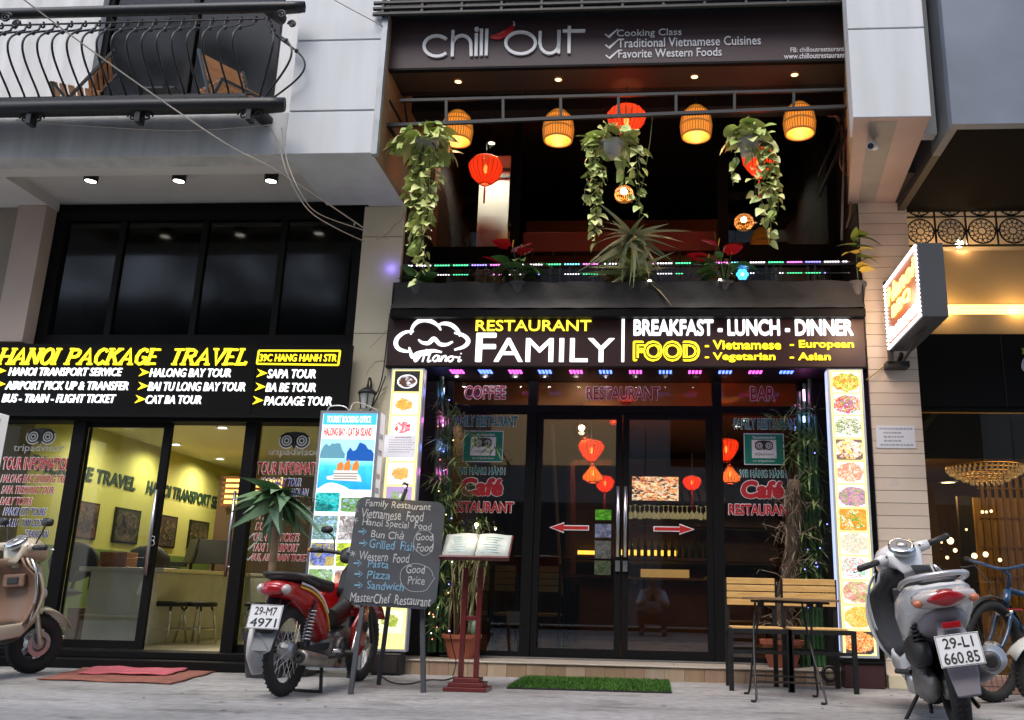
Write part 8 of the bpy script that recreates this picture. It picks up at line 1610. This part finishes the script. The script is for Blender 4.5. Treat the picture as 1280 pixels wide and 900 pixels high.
text('Hanoi', (XS_-.002, y1-.07, zb1+hS*.62), (0,-1,0), (0,0,1), Lw-.13, hS*.25, emis('sign_yellow', (1,.75,.15), 1.4), PS, off=.025, shear=.25, depth=.008); text('BBQ', (XS_-.002, y1-.20, zb1+hS*.36), (0,-1,0), (0,0,1), Lw-.42, hS*.20, MATS['sign_yellow'], PS, off=.03, depth=.008); text('Restaurant', (XS_-.002, y1-.06, zb1+hS*.12), (0,-1,0), (0,0,1), Lw-.10, hS*.18, emis('sign_white', (1,1,1), 3), PS, off=.02, shear=.25, depth=.008)
MB().beam((XS_+.10, y1, zb1-.02), (XS_+.10, 7.57, zb1-.08), .03).build('bracket', BLKPL, PS); MB().box(XS_-.02, XS_+.16, 7.45, 7.57, zb1-.13, zb1-.08).build('bracket_plate', BLKPL, PS); MB().box(XS_-.01, XS_+.03, y1-.02, y1+.02, zb1-.09, zt1+.03).build('side_post', BLKPL, PS)
MB().beam((XS_+.10, y0+.25, zb1+.01), (XS_+.10, 7.5, zb1-.10), .02).build('bracket', BLKPL, PS)
lamp('sign_glow', (XS_-.25, (y0+y1)/2, (zb1+zt1)/2), 9, (1,.62,.42), .12, parent=PS)

# ================================================================== the opposite side of the street, seen mirrored in the panes
OPP = thing('opposite_building', 'dark row of narrow houses across the street, mirrored in the shop glass', 'building', (0, -6, 0)); OW = mat('opposite_wall', (.30,.30,.30), .8, var=.15, vs=.6)
rs = random.Random(17); x = -16.
while x < 16:
    w_ = rs.uniform(3.2,4.6); h_ = rs.uniform(6.5,8.0) if x < -8 else rs.uniform(13,14.5); box('house_wall', x, x+w_-.02, -9-rs.uniform(0,.3), -6, 0, h_, OW, OPP)
    for fl_n in range(1, int(h_/3)): box('window', x+.6, x+w_-.7, -5.99, -5.95, 3.2*fl_n+.5, 3.2*fl_n+2.1, GLASSD if rs.random() < .7 else mat('dim_lit', (.3,.2,.1), .5, emit=.25, ecol=(1,.7,.4)), OPP)
    box('shutter', x+.4, x+w_-.5, -5.99, -5.93, 0, 2.8, mat('shutter_dark', (.04,.05,.05), .6), OPP); x += w_
TLF = leaf_mat('tree_leaf', (.02,.05,.012), (.05,.10,.03), .6)
for k, (x, y, h_) in enumerate(((-12.5,-3.9,12.5),(-8.8,-4.2,11),(-5.0,-4.0,9.2),(5.5,-4.2,10))):
    T = thing('street_tree', ['street tree across the road, far left in the mirror image','street tree across the road, mirrored in the left upper window','street tree across the road, mirrored near the marble pillar','street tree across the road, mirrored in the right windows'][k], 'tree', (x,y,-.1), 'street trees across the road'); rs = random.Random(k+40)
    MB().tube(smooth_pts([(x,y,-.1),(x+.2,y,2.2),(x-.1,y+.1,4.2),(x+.1,y,6.5)],4), [.22-.011*q for q in range(13)], 10).build('trunk', BARK, T, smooth=True)
    for q in range(7): a = rs.uniform(0,6.3); MB().tube([(x,y,4+.3*q),(x+.8*cos(a),y+.7*sin(a),4.9+.4*q),(x+1.7*cos(a),y+1.2*sin(a),5.6+.45*q)], [.07,.05,.02], 6).build('limb', BARK, T)
    mb = MB()
    for q in range(85):
        a = rs.uniform(0,6.3); r = 2.5*rs.random()**.5; c = Vector((x+r*cos(a), y+r*.7*sin(a), 5.2+(h_+1.5-5.2)*rs.random())); blades(mb, c, 60, .30, .38, rs, .09, .3)
    mb.build('crown', TLF, T, recalc=False)['kind'] = 'stuff'
# ================================================================== the photographer, mirrored faintly in the right glass door
T = thing('person', 'person crouching in a pale shirt with a camera, mirrored in the glass door', 'person', (0,0,0))
def skin(name, verts, edges, radii, m, parent, root=0, sub=2):
    me = bpy.data.meshes.new(name); me.from_pydata([Vector(v) for v in verts], edges, []); me.materials.append(m); o = bpy.data.objects.new(name, me); col.objects.link(o); o.parent = parent
    o.modifiers.new('skin', 'SKIN')
    for k, d in enumerate(me.skin_vertices[0].data): r = radii[k]; d.radius = (r, r) if not isinstance(r, tuple) else r; d.use_root = (k == root)
    s_ = o.modifiers.new('sub', 'SUBSURF'); s_.levels = sub; s_.render_levels = sub
    for p in me.polygons: p.use_smooth = True
    return o
# +y is where the person looks (towards the shops); crouched, hips low, elbows on the knees
SKN = mat('skin', (.42,.24,.16), .55); SHT = mat('pale_blue_shirt', (.50,.56,.66), .8, bump=.3, bs=25); TRS = mat('dark_trousers', (.03,.035,.05), .8)
V_ = [(0,-.62,.30),(0,-.60,.45),(0,-.52,.60),(0,-.45,.72),(0,-.42,.80),(0,-.40,.86)]; E_ = [(0,1),(1,2),(2,3),(3,4),(4,5)]; Rr = [.13,.125,.135,.13,.055,.05]
arms = {}
for s in (-1, 1):
    b = len(V_); V_ += [(s*.17,-.46,.71),(s*.26,-.30,.50),(s*.12,-.17,.60)]; E_ += [(3,b),(b,b+1),(b+1,b+2)]; Rr += [.065,.045,.030]
    b = len(V_); V_ += [(s*.12,-.60,.28),(s*.22,-.20,.40),(s*.18,-.42,.09),(s*.20,-.25,.04)]; E_ += [(0,b),(b,b+1),(b+1,b+2),(b+2,b+3)]; Rr += [.095,.062,.042,.036]
skin('body', V_, E_, Rr, SKN, T)
def sub_skin(name, idx, grow, m):
    mp = {j: i for i, j in enumerate(idx)}; skin(name, [V_[j] for j in idx], [(mp[a], mp[b]) for a, b in E_ if a in mp and b in mp], [Rr[j]*grow for j in idx], m, T)
sub_skin('shirt', [1,2,3,6,7,13,14], 1.12, SHT); sub_skin('trousers', [0,1,9,10,11,16,17,18], 1.13, TRS)
hc = Vector((0,-.33,.93)); MB().ell(hc, (.072,.092,.108), 18, 14).build('head', SKN, T, smooth=True); MB().ell(hc+Vector((0,-.02,.03)), (.080,.095,.098), 18, 12).build('hair', mat('black_hair', (.012,.01,.009), .6, bump=.5, bs=120), T, smooth=True)
MB().ell(hc+Vector((0,.095,-.01)), (.013,.018,.022), 10, 8).build('nose', SKN, T, smooth=True); MB().ell(hc+Vector((0,.084,-.052)), (.025,.008,.007), 10, 6).build('mouth', mat('lips', (.3,.1,.08), .5), T, smooth=True)
for s in (-1, 1):
    MB().ell(hc+Vector((s*.074,0,-.005)), (.010,.020,.030), 10, 8).build('ear', SKN, T, smooth=True); MB().ell(hc+Vector((s*.028,.083,.012)), (.013,.008,.008), 10, 8).build('eye', mat('eye_dark', (.05,.03,.02), .2), T, smooth=True)
    w0 = Vector((s*.12,-.17,.60)); pv_ = [w0, w0+Vector((-s*.03,.03,.02)), w0+Vector((-s*.045,.055,.03))]; hv = list(pv_); he = [(0,1),(1,2)]; hr = [.028,.034,.030]
    for q, (dz, L1) in enumerate(((.030,.040),(.012,.045),(-.006,.042),(-.022,.034))):
        b = len(hv); hv += [pv_[2]+Vector((0,.012,dz)), pv_[2]+Vector((-s*L1*.6,.030,dz)), pv_[2]+Vector((-s*L1,.012,dz*.9))]; he += [(2,b),(b,b+1),(b+1,b+2)]; hr += [.010,.009,.008]
    b = len(hv); hv += [pv_[1]+Vector((-s*.015,.0,.035)), pv_[1]+Vector((-s*.045,.0,.05))]; he += [(1,b),(b,b+1)]; hr += [.012,.010]
    skin('hand', hv, he, hr, SKN, T, 0, 1)
    MB().loft([[Vector((s*.20+.045*cos(a)*k[1], k[0], .035*k[2]+.035*sin(a)*k[2])) for a in [q*pi/4 for q in range(8)]] for k in ((-.36,.8,1.0),(-.28,1,1.1),(-.16,1,.9),(-.09,.6,.6))]).build('shoe', BLKPL, T, smooth=True)
KM = thing('camera_in_hand', 'black camera held by the crouching person', 'camera', (0,-.14,.62))
MB().box(-.065,.065,-.17,-.125,.575,.665).build('camera_body', BLKPL, KM, bev=.006); MB().tube([(0,-.125,.62),(0,-.06,.62)], .033, 20).build('camera_lens', BLKPL, KM); MB().box(-.025,.025,-.165,-.13,.665,.685).build('viewfinder', BLKPL, KM, bev=.004)
flush_text()
